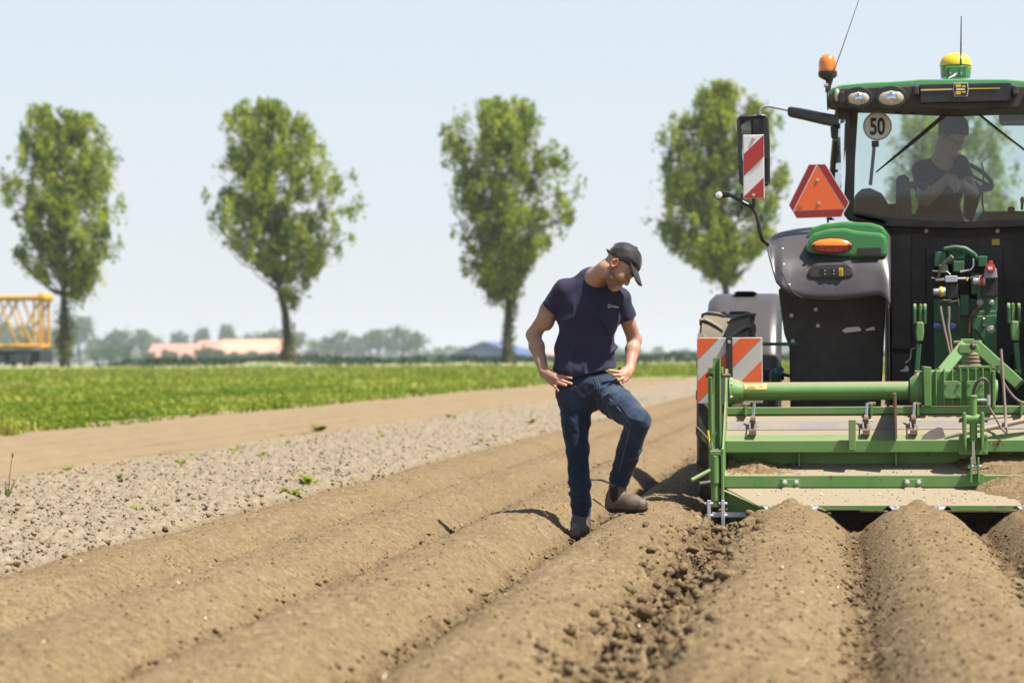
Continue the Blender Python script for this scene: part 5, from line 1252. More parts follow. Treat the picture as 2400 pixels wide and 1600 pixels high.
# windscreen, floor, seat, console, steering wheel inside the cab
MB().add([tuple(W(x, y, 18.5)) for x, y in ((1975, 205), (2440, 205), (2445, 520), (1955, 520))], [(0, 1, 2, 3)]).build('windscreen', glass_mat('windscreen_glass', (.86, .93, .92), .05), TR)
PB('cab_floor', 1995, 560, 2500, 600, 16.9, 18.4, M_IN, 0); PB('dash_panel', 2000, 478, 2118, 600, 18.2, 18.45, M_IN, .02); PB('engine_hood', 2160, 494, 2480, 620, 18.6, 20.6, M_TG, .06)
PP('control_console', [(2002, 510), (2002, 458), (2020, 442), (2040, 440), (2066, 452), (2084, 480), (2090, 510), (2090, 600), (2002, 600)], 16.95, 17.5, M_IN, .03)
PP('seat_back', [(2100, 540), (2100, 420), (2106, 410), (2124, 409), (2131, 418), (2136, 470), (2140, 540)], 16.92, 17.0, M_IN, .02)
PP('seat_cushion', [(2100, 500), (2260, 500), (2262, 545), (2100, 545)], 16.95, 17.5, M_IN, .04)
MB().tube([W(2128, 436, 16.95), W(2150, 430, 16.98), W(2170, 440, 17.0)], .025, 8).build('arm_rest', M_IN, TR, smooth=50)
c = W(2278, 412, 17.85); R_ = .115; swp = []
ua = np.array([.86, .42, -.28]); ua /= np.linalg.norm(ua); ub = np.cross(ua, np.array([.25, -.55, .8])); ub /= np.linalg.norm(ub)
swh = MB().tube([c+(ua*math.cos(t)+ub*math.sin(t))*.165 for t in np.linspace(0, 2*math.pi, 33)], .016, 8, cap=False).build('steering_wheel', M_IN, TR, smooth=60)
for t in (.4, 2.5, 4.6): MB().tube([c, c+(ua*math.cos(t)+ub*math.sin(t))*.16], .012, 6).build('spoke', M_IN, swh)
PP('steering_column', [(2262, 430), (2292, 424), (2302, 450), (2296, 470), (2280, 520), (2258, 520)], 17.95, 18.1, M_IN, .02)
MB().tube([W(2290, 442, 17.9), W(2316, 434, 17.9)], .016, 8).build('indicator_stalk', M_IN, TR, smooth=50)
MB().tube([W(2306, 500, 17.2), W(2302, 470, 17.2), W(2305, 400, 17.3), W(2300, 380, 17.3)], .006, 6).build('console_wire', M_IN, TR)
dome('console_knob', 2370, 492, 9, 9, 17.0, .03, M_IN, TR); PB('console_top', 2300, 494, 2500, 540, 17.0, 17.6, M_IN, .02)
MB().tube([W(2395, 492, 17.0), W(2396, 478, 17.0)], .01, 8).build('gear_stick', M_IN, TR); dome('gear_knob', 2396, 470, 5, 10, 17.0, .03, pmat('knob_brown', (.16, .06, .03), .5), TR)
# interior mirror
im = PP('interior_mirror', [(2341, 262), (2346, 258), (2440, 256), (2440, 294), (2348, 294), (2342, 288)], 17.0, 17.04, M_TRIM, .008); PP('mirror_face', [(2345, 265), (2349, 262), (2436, 260), (2436, 290), (2350, 290), (2346, 286)], 16.993, 16.999, M_MIRROR, 0, im)
# 50 sign on its bracket inside the window
def text(name, body, cx, cy, hpx, Y, mat, parent, sx=1.0, bold=0.0):
    cu = bpy.data.curves.new(name, 'FONT'); cu.body = body; cu.align_x = 'CENTER'; cu.align_y = 'CENTER'; cu.size = 1; cu.extrude = .002; cu.offset = bold
    ob = bpy.data.objects.new(name, cu); COL.objects.link(ob); bpy.context.view_layer.update()
    me = bpy.data.meshes.new_from_object(ob.evaluated_get(bpy.context.evaluated_depsgraph_get())); bpy.data.objects.remove(ob)
    co = np.array([v.co for v in me.vertices]); lo, hi = co.min(0), co.max(0); h = hpx/S(Y); k = h/(hi[1]-lo[1]); p = W(cx, cy, Y)
    for v in me.vertices:
        x, y, z = v.co; v.co = (p[0]+(x-(lo[0]+hi[0])/2)*k*sx, Y-z*.5, p[2]+(y-(lo[1]+hi[1])/2)*k)
    me.name = name; return link_mesh(name, me, mat, parent)
sg = MB().lathe(W(2056.5, 296, 16.655), (0, -1, 0), [(33.5/S(16.65), -.004), (33.5/S(16.65), .0)], 40).build('speed_sign', M_REFWHT, TR)
MB().lathe(W(2056.5, 296, 16.6505), (0, -1, 0), [(32/S(16.65), -.0005), (32/S(16.65), .0005)], 40).build('sign_ring', M_BLK, sg)
MB().lathe(W(2056.5, 296, 16.6495), (0, -1, 0), [(30.6/S(16.65), -.0005), (30.6/S(16.65), .0005)], 40).build('sign_face', M_REFWHT, sg)
text('speed_number', '50', 2056.5, 296.5, 41, 16.647, M_BLK, sg, .66, .028)
PB('sign_clamp', 2043, 330, 2060, 344, 16.64, 16.66, M_TRIM, .002, sg)
MB().tube([W(2049, 342, 16.76), W(2040, 434, 16.76)], .012, 8).build('sign_stalk', M_TRIM, sg)
# wipers
for P in ([(2226, 258), (2140, 330), (2053, 404)], [(2281, 257), (2340, 305), (2402, 352), (2440, 380)]):
    a = MB().tube([W(x, y, 16.63-(300-y)*.00012) for x, y in P], [.012, .009, .005] if len(P) == 3 else [.009, .009, .007, .005], 6).build('wiper_arm', M_TRIM, TR)
    MB().tube([W(x+3, y+3.5, 16.64-(300-y)*.00012) for x, y in P[:-1]]+[W(P[-1][0], P[-1][1], 16.63)], .005, 6).build('wiper_blade', M_BLK, a)
# beacon, whip aerial, receiver
bc = W(1940, 186, 16.6)
b = empty('beacon', tuple(bc)); b.parent = TR; b.location = Vector(bc)-TR.location; s_ = 1/S(16.6)
MB().lathe(bc, (0, 0, 1), [(8*s_, -2*s_), (20*s_, 5*s_), (22*s_, 9*s_), (22*s_, 17*s_), (20*s_, 18*s_)], 22).build('beacon_base', M_BLK, b, smooth=40)
MB().lathe(bc, (0, 0, 1), [(21*s_, 18*s_), (21.5*s_, 22*s_), (21*s_, 38*s_), (18.5*s_, 48*s_), (13*s_, 55*s_), (6*s_, 58*s_), (0, 58.6*s_)], 24).build('beacon_lens', M_AMBER, b, smooth=60)
MB().lathe(bc, (0, 0, -1), [(5*s_, 0), (4*s_, 16*s_), (6*s_, 22*s_), (6*s_, 30*s_)], 10).build('beacon_stem', M_BLK, b, smooth=40)
MB().tube([W(1941, 218, 16.55), W(1944, 200, 16.55), W(1949, 186, 16.54), W(1952, 172, 16.54)], [.016, .013, .012, .008], 8).build('aerial_base', M_BLK, TR, smooth=50)
MB().tube([W(1952, 173, 16.54), W(1975, 110, 16.54), W(2013, 0, 16.53), W(2030, -55, 16.53)], [.0035, .003, .002, .0015], 6).build('whip_aerial', M_BLK, TR)
PB('aerial_clip', 1931, 196, 1941, 203, 16.5, 16.56, M_BOLT, .003)
rc = W(2240, 183, 16.75); s_ = 1/S(16.75)
g_ = empty('satellite_receiver', tuple(rc)); g_.parent = TR; g_.location = Vector(rc)-TR.location
MB().lathe(rc, (0, 0, 1), [(34*s_, 0), (35*s_, 10*s_), (36*s_, 26*s_), (36*s_, 28*s_)], 28).build('receiver_base', M_TG, g_, smooth=40)
MB().lathe(rc, (0, 0, 1), [(37*s_, 28*s_), (37*s_, 31*s_), (35.5*s_, 38*s_), (31*s_, 47*s_), (24*s_, 53*s_), (14*s_, 56.5*s_), (0, 57.5*s_)], 32).build('receiver_dome', M_DOME, g_, smooth=60)
PB('receiver_bracket', 2216, 155, 2266, 182, 16.60, 16.66, M_TG, .006, g_)
PB('receiver_rib', 2223, 157, 2226, 180, 16.585, 16.602, M_TG, .002, g_); PB('receiver_rib', 2249, 157, 2252, 180, 16.585, 16.602, M_TG, .002, g_)
for x in (2227, 2252.5): MB().bolt(W(x, 172, 16.598), .006, .005).build('bolt', M_BOLT, g_)
MB().tube([W(2242, 172, 16.58), W(2236, 178, 16.56), W(2222, 184, 16.55)], [.010, .007, .004], 8).build('receiver_cable', M_WHITE, g_, smooth=50)
PB('receiver_tag', 2270, 157, 2277, 161, 16.645, 16.67, M_YELW, .001, g_)
MB().tube([W(2252, 152, 16.56), W(2252, 132, 16.56), W(2252.5, 70, 16.56), W(2253, 38, 16.56)], [.007, .0055, .004, .003], 8).build('rod_aerial', M_BLK, g_)
# --- side mirror on its arm with striped board
MB().tube([W(1782, 270, 17.5), W(1782, 258, 17.5), W(1789, 251, 17.5), W(1802, 249, 17.5), W(1850, 259, 17.45)], .010, 10).build('mirror_tube', M_GALV, TR, smooth=50)
ma = []
for x, y0, y1, Y in ((1846, 253, 270, 17.42), (1852, 250, 275, 17.42), (1880, 254, 281, 17.35), (1930, 264, 293, 17.2), (1962, 270, 299, 17.1), (1972, 274, 296, 17.05)):
    p0, p1 = W(x, y0, Y), W(x, y1, Y); r_ = (p0[2]-p1[2])/2; c0 = (p0+p1)/2
    ma.append([c0+np.array([0, -r_*.7*math.sin(a)*1, r_*math.cos(a)]) for a in np.linspace(0, 2*math.pi, 13)[:-1]])
MB().loft(ma).build('mirror_arm', M_TRIM, TR, smooth=60)
PP('mirror_arm_foot', [(1946, 296), (1968, 300), (1960, 330), (1948, 322)], 17.08, 17.15, M_TRIM, .004)
mh = PP('side_mirror', [(1729, 282), (1733, 273), (1794, 271), (1799, 276), (1802, 330), (1804, 425), (1799, 434), (1740, 436), (1735, 430), (1733, 380)], 17.55, 17.66, M_TRIM, .014)
rim = [(1731, 280), (1736, 274), (1792, 272), (1797, 277), (1800, 330), (1801, 424), (1797, 431), (1742, 433), (1737, 428), (1734, 380), (1731, 280)]
MB().tube([W(x, y, 17.54-.05*(1798-x)/65) for x, y in rim], .014, 8).build('mirror_rim', M_TRIM, mh, smooth=50)
def mglass(name, pts):
    P = []
    for x, y in pts:
        p = W(x, y, 17.5); p[1] = 17.475+(p[0]-WX(1737, 17.5, 330))*.86; P.append(p)
    MB().add(P, [(0, 1, 2, 3)]).build(name, M_MIRROR, mh)
mglass('mirror_glass', [(1737, 281), (1786, 279), (1787, 376), (1740, 378)]); mglass('wide_angle_mirror', [(1740, 385), (1798, 382), (1798, 425), (1743, 428)])
PB('mirror_divider', 1786, 277, 1800, 374, 17.52, 17.56, M_BLK, .003, mh)
# --- bracket arm with striped board and marker lamp
MB().tube([W(x, y, Y) for x, y, Y in ((1800, 574, 16.1), (1786, 562, 16.05), (1780, 540, 16.0), (1776, 515, 16.0), (1771, 498, 16.0), (1758, 483, 16.0), (1742, 475, 16.0), (1728, 466, 16.0), (1712, 458, 16.0), (1702, 456, 16.0))], [.013]*5+[.014]*3+[.013, .013], 10).build('marker_arm', M_TRIM, TR, smooth=50)
ml = MB().tube([W(1709, 457, 16.0), W(1684, 457, 15.99), W(1675, 457, 15.99)], [.016, .019, .019], 12).build('marker_lamp', M_BLK, TR, smooth=50)
MB().lathe(W(1684.5, 457.5, 15.975), (0, -1, 0), [(.028, -.012), (.029, .002), (.025, .005)], 18).build('lamp_rim', M_BLK, ml, smooth=40); MB().lathe(W(1684.5, 457.5, 15.968), (0, -1, 0), [(.0235, -.002), (.022, .005), (.006, .008)], 18).build('lamp_lens', M_REFWHT, ml, smooth=40)
PB('arm_clamp', 1736, 452, 1741, 492, 15.97, 16.03, M_TRIM, .003)
for y in (460, 485): MB().bolt(W(1738, y, 15.97), .007, .007).build('bolt', M_BLK, TR)
PB('board_stalk', 1762, 462, 1771, 486, 15.96, 15.99, M_TRIM, .003)
sb = PB('striped_board', 1742, 316, 1791, 465, 15.93, 15.94, M_REFWHT, .004); sb['label'] = 'narrow red and white striped board in front of the side mirror'
stripes('red_stripe', (1743, 317, 1790.3, 464), .97, (44.5, 144.5), 51, 15.93, M_REFRED, sb)
for y in (325, 457): MB().bolt(W(1766, y, 15.926), .008, .005).build('bolt', M_BOLT, sb)
for i in range(2): 
    x0, y0 = (1757, 401) if i == 0 else (1760, 403)
    MB().tube([W(x0+k*2.9, y0-k*2.75+(k % 2)*.6, 15.9265) for k in range(10)], .0009, 4).build('board_print', M_REFDK, sb)
# --- slow vehicle triangle
tri_o = [(1895, 385), (1935, 384), (1991, 475), (1973, 508.5), (1867, 511.5), (1848, 480)]
tg_ = PP('warning_triangle', tri_o, 16.33, 16.338, M_REFWHT, 0); tg_['label'] = 'orange triangle with dark red border for slow vehicles'
for P in ([(1896.5, 386.5), (1913, 386.2), (1858.8, 493.5), (1850, 480.3)], [(1916, 386), (1934, 385.6), (1989, 475), (1981, 489)], [(1860, 495.3), (1978, 490.4), (1971.8, 507.3), (1868, 510)]):
    PP('red_border', P, 16.326, 16.3305, M_REFDK, 0, tg_)
PP('orange_field', [(1914.7, 388), (1979, 489), (1860.5, 493.8)], 16.326, 16.3305, M_ORANGE, 0, tg_)
for x, y in ((1916, 422), (1919, 476)): MB().bolt(W(x, y, 16.324), .008, .005).build('bolt', M_BOLT, tg_)
MB().tube([W(x, y, 16.3255) for x, y in ((1870, 489), (1870, 483), (1873, 486), (1876, 482), (1879, 489), (1870, 489))], .001, 4).build('approval_mark', M_REFDK, tg_)
PB('triangle_post', 1938, 500, 1943, 522, 16.34, 16.36, M_TRIM, .002)
# ------------------------------------------------------------------ people: one smooth surface each, from signed distances
def _n3(P, sc, seed):
    return .5*(perlin(P[:, 0]*sc+P[:, 1]*sc*.7, P[:, 2]*sc-P[:, 1]*sc*.4, seed)+perlin(P[:, 1]*sc*1.1-P[:, 0]*sc*.3, P[:, 2]*sc*.8+P[:, 0]*sc*.6, seed+1))
def cone(P, a, b, ra, rb):
    a = np.asarray(a, float); b = np.asarray(b, float); d = b-a; L2 = (d*d).sum()+1e-12
    t = np.clip(((P-a)@d)/L2, 0, 1); return np.linalg.norm(P-a-t[:, None]*d, axis=1)-(ra+(rb-ra)*t)
def ell(P, c, r, R=None):
    Q = P-np.asarray(c, float); Q = Q@R if R is not None else Q
    r = np.asarray(r, float); k0 = np.linalg.norm(Q/r, axis=1); k1 = np.linalg.norm(Q/(r*r), axis=1)+1e-9
    return k0*(k0-1)/k1
def smin(a, b, k):
    h = np.clip(.5+.5*(b-a)/k, 0, 1); return b+(a-b)*h-k*h*(1-h)
def union(ds, k):
    o = ds[0]
    for d in ds[1:]: o = smin(o, d, k)
    return o
def limb(P, pts, rs, k=.02):
    return union([cone(P, pts[i], pts[i+1], rs[i], rs[i+1]) for i in range(len(pts)-1)], k)
def half(P, p, n):
    n = np.asarray(n, float); n = n/np.linalg.norm(n); return (P-np.asarray(p, float))@n
def sdf_mesh(name, fn, lo, hi, h):
    lo = np.asarray(lo, float); B = 8
    nb = np.ceil((np.asarray(hi)-lo)/(h*B)).astype(int); n = nb*B+1
    g = [np.arange(k) for k in nb]; C = np.stack(np.meshgrid(*g, indexing='ij'), -1).reshape(-1, 3)
    cp = lo+(C*B+B/2)*h; d = fn(cp)
    act = np.abs(d) < B*h*.5*1.75*1.25+.012
    A = np.repeat(np.repeat(np.repeat(d.reshape(nb), B, 0), B, 1), B, 2)
    A = np.pad(A, ((0, 1), (0, 1), (0, 1)), mode='edge').astype(np.float32)
    off = np.stack(np.meshgrid(*[np.arange(B+1)]*3, indexing='ij'), -1).reshape(-1, 3)
    Ca = C[act]
    for s in range(0, len(Ca), 400):
        ii = (Ca[s:s+400, None, :]*B+off[None]).reshape(-1, 3)
        A[ii[:, 0], ii[:, 1], ii[:, 2]] = fn(lo+ii*h)
    I = A < 0; cnt = np.zeros(tuple(n-1), np.int8)
    for x in (0, 1):
        for y in (0, 1):
            for z in (0, 1): cnt += I[x:n[0]-1+x, y:n[1]-1+y, z:n[2]-1+z]
    cells = np.argwhere((cnt > 0) & (cnt < 8)); vid = -np.ones(tuple(n-1), np.int32); vid[tuple(cells.T)] = np.arange(len(cells))
    V = np.zeros((len(cells), 3)); W_ = np.zeros(len(cells))
    cor = [(x, y, z) for x in (0, 1) for y in (0, 1) for z in (0, 1)]
    for a in cor:
        for ax in range(3):
            if a[ax] == 0:
                b = list(a); b[ax] = 1
                da = A[tuple((cells+a).T)]; db = A[tuple((cells+b).T)]; m = (da < 0) != (db < 0)
                t = np.where(m, da/(da-db+1e-12), 0); p = np.array(a, float)[None]+t[:, None]*np.eye(3)[ax][None]
                V += np.where(m[:, None], p, 0); W_ += m
    V = lo+(cells+V/np.maximum(W_, 1)[:, None])*h
    F = []
    for ax in range(3):
        u, v = [(1, 2), (2, 0), (0, 1)][ax]
        sl0 = [slice(1, n[k]-1) for k in range(3)]; sl0[ax] = slice(0, n[ax]-1); sl1 = list(sl0); sl1[ax] = slice(1, n[ax])
        a, b = I[tuple(sl0)], I[tuple(sl1)]
        E = np.argwhere(a != b); fl = a[tuple(E.T)]; o = np.ones(3, int); o[ax] = 0; E = E+o
        eu = np.eye(3, dtype=int)[u]; ev = np.eye(3, dtype=int)[v]
        q = np.stack([vid[tuple((E-eu-ev).T)], vid[tuple((E-ev).T)], vid[tuple(E.T)], vid[tuple((E-eu).T)]], 1)
        q[~fl] = q[~fl][:, ::-1]; F.append(q)
    F = np.concatenate(F); F = F[(F >= 0).all(1)]
    me = npmesh(name, V, F); me.shade_smooth(); return me, V
def skin_mat(name, tone):
    m, N, L, P = nmat(name)
    a = N.new('ShaderNodeAttribute'); a.attribute_name = 'tint'
    f = nz(N, L, 45, 5); c = mixc(N, L, math_(N, L, 'MULTIPLY', f, .35), a.outputs['Color'], tone, 'MULTIPLY')
    L.new(c, P.inputs['Base Color']); P.inputs['Roughness'].default_value = .5; P.inputs['Specular IOR Level'].default_value = .35
    P.inputs['Subsurface Weight'].default_value = .12; P.inputs['Subsurface Radius'].default_value = (.012, .005, .003); P.inputs['Subsurface Scale'].default_value = .6
    return m
def cloth_mat(name, c1, c2, sheen, weave=900, rough=.85, fade=None):
    m, N, L, P = nmat(name)
    f = nz(N, L, 7, 5, .6); c = mixc(N, L, f, c1, c2)
    if fade:
        a = N.new('ShaderNodeAttribute'); a.attribute_name = 'fade'; c = mixc(N, L, a.outputs['Fac'], c, fade)
    L.new(c, P.inputs['Base Color']); P.inputs['Roughness'].default_value = rough; P.inputs['Specular IOR Level'].default_value = .15
    P.inputs['Sheen Weight'].default_value = sheen; P.inputs['Sheen Roughness'].default_value = .45
    return m
def fattr(me, name, v):
    a = me.attributes.new(name, 'FLOAT', 'POINT'); a.data.foreach_set('value', np.asarray(v, np.float32))

# --- the man -------------------------------------------------------
YP = 14.02
def mp(x, y, dy=0.0): return W(x, y, YP+dy)
RV = np.array([RGT[0], RGT[1], 0]); RV /= np.linalg.norm(RV); DV = np.array([-RV[1], RV[0], 0]); ZV = np.array([0, 0, 1.])
sP = 1/S(YP)
man = empty('person', tuple(mp(1358, 1258)), 'man in dark cap and navy t-shirt standing between ridges, hands on hips, looking down', 'person')
# head axes: face points right and down in the picture, a little towards the camera
pit = math.radians(45)
Fh = RV*math.cos(pit)-ZV*math.sin(pit); Fh = Fh-DV*.16; Fh /= np.linalg.norm(Fh)
Sh = -DV-Fh*np.dot(-DV, Fh); Sh /= np.linalg.norm(Sh); Uh = np.cross(Sh, Fh); Uh = Uh if Uh[2] > 0 else -Uh
EAR = mp(1440, 620, -.20); HO = EAR-Sh*.075                      # middle of the head at ear height
def hp(f, u, s=0.0): return HO+Fh*f+Uh*u+Sh*s
HR = np.stack([Fh, Uh, Sh], 1)
SHL, SHR = mp(1322, 683, .01), mp(1452, 700, .03)
ELL, WRL = mp(1250, 784, .10), mp(1275, 872, -.02)
ELR, WRR = mp(1487, 796, .16), mp(1474, 868, .02)
def fingers(P, wr, kn, tips, rs, thumb, mid_out, k=.007):
    """palm from wrist to knuckles, then separate bent fingers"""
    ds = [limb(P, [wr, (wr*.35+kn[1]*.65), kn[1]], [.026, .028, .02], .012), limb(P, [wr, (wr+kn[-1])/2, kn[-1]], [.023, .022, .015], .012), limb(P, [wr, (wr+kn[0])/2, kn[0]], [.023, .022, .014], .012)]
    palm = union(ds, .015); out = palm
    for a, t, r in zip(kn, tips, rs):
        m = (a*.55+t*.45)+mid_out; out = smin(out, limb(P, [a, m, t], [r*1.1, r, r*.85], .004), k)
    if thumb: out = smin(out, limb(P, thumb, [.015, .012, .0095], .005), .01)
    return out
def body(P):
    ds = []
    neck = limb(P, [hp(-.022, -.045), mp(1398, 652, -.04), mp(1384, 672, .03)], [.060, .062, .075], .03)
    skull = ell(P, hp(.012, .058), (.098, .092, .077), HR)
    face = limb(P, [hp(.045, .02), hp(.066, -.062)], [.062, .040], .03)
    jaw = union([cone(P, hp(.022, -.068, s), hp(.070, -.088, s*.35), .022, .023) for s in (-.047, .047)], .02)
    chin = ell(P, hp(.078, -.090), (.022, .018, .024), HR)
    cheek = union([ell(P, hp(.068, -.022, s), (.028, .026, .022), HR) for s in (-.042, .042)], .02)
    head = union([skull, face, jaw, chin, cheek], .03)
    brow = limb(P, [hp(.092, .032, -.035), hp(.101, .034, 0), hp(.092, .032, .035)], [.013, .014, .013], .01)
    head = smin(head, brow, .015)
    nose = limb(P, [hp(.098, .020), hp(.113, -.012), hp(.117, -.026)], [.008, .0105, .0125], .008)
    nose = union([nose]+[ell(P, hp(.105, -.029, s), (.012, .009, .008), HR) for s in (-.011, .011)], .006)
    head = smin(head, nose, .010)
    for s in (-.034, .034):
        head = np.maximum(head, -ell(P, hp(.101, .010, s), (.016, .011, .017), HR))
        head = smin(head, ell(P, hp(.083, .008, s), (.0125, .012, .0125), HR), .003)
    lips = union([limb(P, [hp(.082, -.056, -.020), hp(.098, -.055, 0), hp(.082, -.056, .020)], [.006, .008, .006], .006),
                  limb(P, [hp(.080, -.066, -.018), hp(.094, -.067, 0), hp(.080, -.066, .018)], [.006, .0085, .006], .006)], .003)
    head = smin(head, lips, .008)
    for s in (-1, 1):
        c = hp(-.006, .004, s*.078); ear = ell(P, c, (.021, .033, .010), HR)
        ear = np.maximum(ear, -ell(P, hp(-.002, .004, s*.090), (.011, .018, .012), HR)); ear = smin(ear, limb(P, [hp(-.020, -.010, s*.078), hp(-.022, .014, s*.084), hp(-.008, .034, s*.084), hp(.008, .026, s*.080)], [.005, .006, .006, .005], .004), .004)
        ear = smin(ear, ell(P, hp(-.004, -.026, s*.075), (.009, .010, .006), HR), .006)
        head = smin(head, ear, .006)
    ds = smin(head, neck, .03)
    tor = union([ell(P, mp(1384, 730, .02), (.150, .098, .16)), ell(P, mp(1372, 830, .02), (.135, .09, .16)), ell(P, mp(1378, 905, .0), (.145, .095, .10)),
                 limb(P, [SHL, mp(1386, 668, .03), SHR], [.05, .06, .045], .03)], .05)
    ds = smin(ds, tor, .03)
    # arms
    al = union([cone(P, SHL, ELL, .054, .041), ell(P, SHL*.45+ELL*.55+DV*-.006, (.049, .049, .09)), limb(P, [ELL, ELL*.68+WRL*.32, WRL], [.038, .0435, .028], .02)], .025)
    ar = union([cone(P, SHR, ELR, .049, .040), limb(P, [ELR, ELR*.68+WRR*.32, WRR], [.037, .042, .028], .02)], .025)
    # hands on the hips: fingers forward on the pocket, thumb behind
    kn = [mp(1302, 879, -.085), mp(1303, 887, -.095), mp(1301, 894, -.095), mp(1296, 899, -.085)]
    tips = [mp(1339, 886, -.118), mp(1339, 899, -.122), mp(1326, 903, -.128), mp(1308, 915, -.125)]
    hl = fingers(P, WRL, kn, tips, [.0098, .0102, .0098, .0088], [mp(1284, 878, -.02), mp(1298, 872, .05), mp(1310, 872, .09)], -DV*.012)
    kn = [mp(1455, 872, -.075), mp(1460, 879, -.085), mp(1464, 885, -.085), mp(1467, 889, -.07)]
    tips = [mp(1427, 868, -.125), mp(1438, 879, -.135), mp(1449, 891, -.13), mp(1460, 896, -.11)]
    hr = fingers(P, WRR, kn, tips, [.0098, .0102, .0098, .0088], [mp(1468, 874, .03), mp(1462, 868, .09), mp(1452, 864, .12)], -DV*.012)
    ds = smin(ds, union([al, smin(hl, hl, .001)], .012), .02); ds = smin(ds, union([ar, hr], .012), .02)
    # legs under the trousers keep the figure in one piece
    lg = union([limb(P, [mp(1348, 925), mp(1354, 1050, -.02), mp(1362, 1205, .0)], [.07, .05, .04]), limb(P, [mp(1420, 925, -.02), mp(1494, 984, -.28), mp(1452, 1125, -.13)], [.07, .05, .04])], .04)
    return smin(ds, lg, .03)
lo = mp(1205, 1235, 0)+np.array([0, -.55, 0]); hi = mp(1560, 555, 0)+np.array([0, .42, 0])
me, V = sdf_mesh('body', body, lo, hi, .0042)
tint = np.tile(np.array([.50, .295, .205]), (len(V), 1))
Q = (V-HO)@HR
hd = np.linalg.norm(Q-np.array([.03, -.01, 0]), axis=1) < .16
st = hd*sstep(-.015, .02, Q[:, 0])*(1-sstep(-.052, -.030, Q[:, 1]+.45*(Q[:, 0]-.05)*(Q[:, 0] < .055)))*(1-sstep(.094, .104, Q[:, 0]-.3*(Q[:, 1]+.06)))
nb = .5+.5*perlin(V[:, 0]*210+V[:, 1]*150, V[:, 2]*210, 91)
st = np.clip(st*(.45+.5*nb), 0, 1)[:, None]; tint = tint*(1-st)+np.array([.155, .075, .035])*st
side = hd*sstep(.018, .03, Q[:, 1])*(1-sstep(-.005, .02, Q[:, 0]))                         # shaven hair
side = np.clip(side*(.45+.3*nb), 0, .7)[:, None]; tint = tint*(1-side)+np.array([.19, .115, .075])*side
ear = (np.abs(Q[:, 2]) > .0745) & (np.abs(Q[:, 0]) < .03) & (Q[:, 1] > -.03) & (Q[:, 1] < .05); tint[ear] = tint[ear]*np.array([1.15, .8, .75])
lip = (np.linalg.norm((Q-np.array([.096, -.061, 0]))/np.array([.014, .012, .022]), axis=1) < 1); tint[lip] = np.array([.42, .17, .13])
brw = (np.abs(Q[:, 1]-.034) < .008) & (Q[:, 0] > .08) & (np.abs(Q[:, 2]) > .012) & (np.abs(Q[:, 2]) < .05); tint[brw] = np.array([.12, .065, .035])
hand = (V[:, 2] < WRL[2]+.02); tint[hand] = tint[hand]*np.array([1.0, .90, .86])
mot = 1+.16*_n3(V, 22, 101)+.10*_n3(V, 60, 102); tint = tint*mot[:, None]*np.stack([np.ones(len(V)), 1-.10*np.clip(_n3(V, 9, 103)+.2, 0, 1), 1-.12*np.clip(_n3(V, 9, 103)+.2, 0, 1)], 1)
fa = (V[:, 2] < 1.30) & (V[:, 2] > WRL[2]+.02); hair_ = np.clip(perlin(V[:, 0]*260, V[:, 2]*70, 104)-.15, 0, 1)*.45; tint[fa] = tint[fa]*(1-hair_[fa, None])
vcol(me, 'tint', tint)
M_SKIN = skin_mat('skin', (.80, .73, .68)); link_mesh('body', me, M_SKIN, man)
# cap
M_CAP = cloth_mat('cap_cloth', (.018, .016, .017), (.030, .026, .026), .25, 500, .6)
def cap_(P):
    d = ell(P, hp(.010, .062), (.108, .101, .088), HR)
    q = (P-HO)@HR
    d = d-.0035*np.sin(q[:, 0]*60+q[:, 2]*40+4*np.sin(q[:, 1]*30))*np.clip((.12-q[:, 1])*12, 0, 1)-.003*_n3(P, 30, 61)
    seam = np.abs(q[:, 2]); d = d+.0018*np.exp(-(seam/.003)**2)+.0015*np.exp(-((q[:, 0]-.012)/.003)**2)
    cut = -(q[:, 1]-(.022+.20*(q[:, 0]+.1)))
    d = np.maximum(d, cut)
    inner = ell(P, hp(.010, .056), (.099, .092, .079), HR)
    gap = ell(P, hp(-.108, .062), (.045, .020, .035), HR)             # opening over the strap
    d = np.maximum(d, -gap)
    btn = ell(P, hp(.012, .164), (.010, .005, .010), HR)
    return smin(d, btn, .004)
me, _ = sdf_mesh('cap', cap_, HO-.2, HO+.2, .0036); cp_ = link_mesh('cap', me, M_CAP, man)
def brim(P):
    q = (P-HO)@HR; x = q[:, 0]; z = q[:, 2]
    mid = .068-.55*(x-.115)-4.6*z*z*(1+2.2*np.clip(x-.1, 0, 1)*3)
    t = np.abs(q[:, 1]-mid)*.80-.0030
    out = np.sqrt(((x-.088)/.102)**2+(z/.084)**2)-1
    return np.maximum(np.maximum(t, out*.08), -(np.sqrt(((x-.01)/.098)**2+(z/.080)**2)-1)*.08)
me, _ = sdf_mesh('brim', brim, HO-.25, HO+.25, .0032); link_mesh('brim', me, M_CAP, cp_)
MB().tube([hp(-.088, .034, .045), hp(-.100, .036, .02), hp(-.102, .036, -.02), hp(-.088, .034, -.045)], .006, 8).build('strap', M_CAP, cp_, smooth=60)
MB().beam(hp(.118, .098, .012), hp(.122, .088, .012), .02, .004, Sh).build('cap_badge', M_WHITE, cp_)
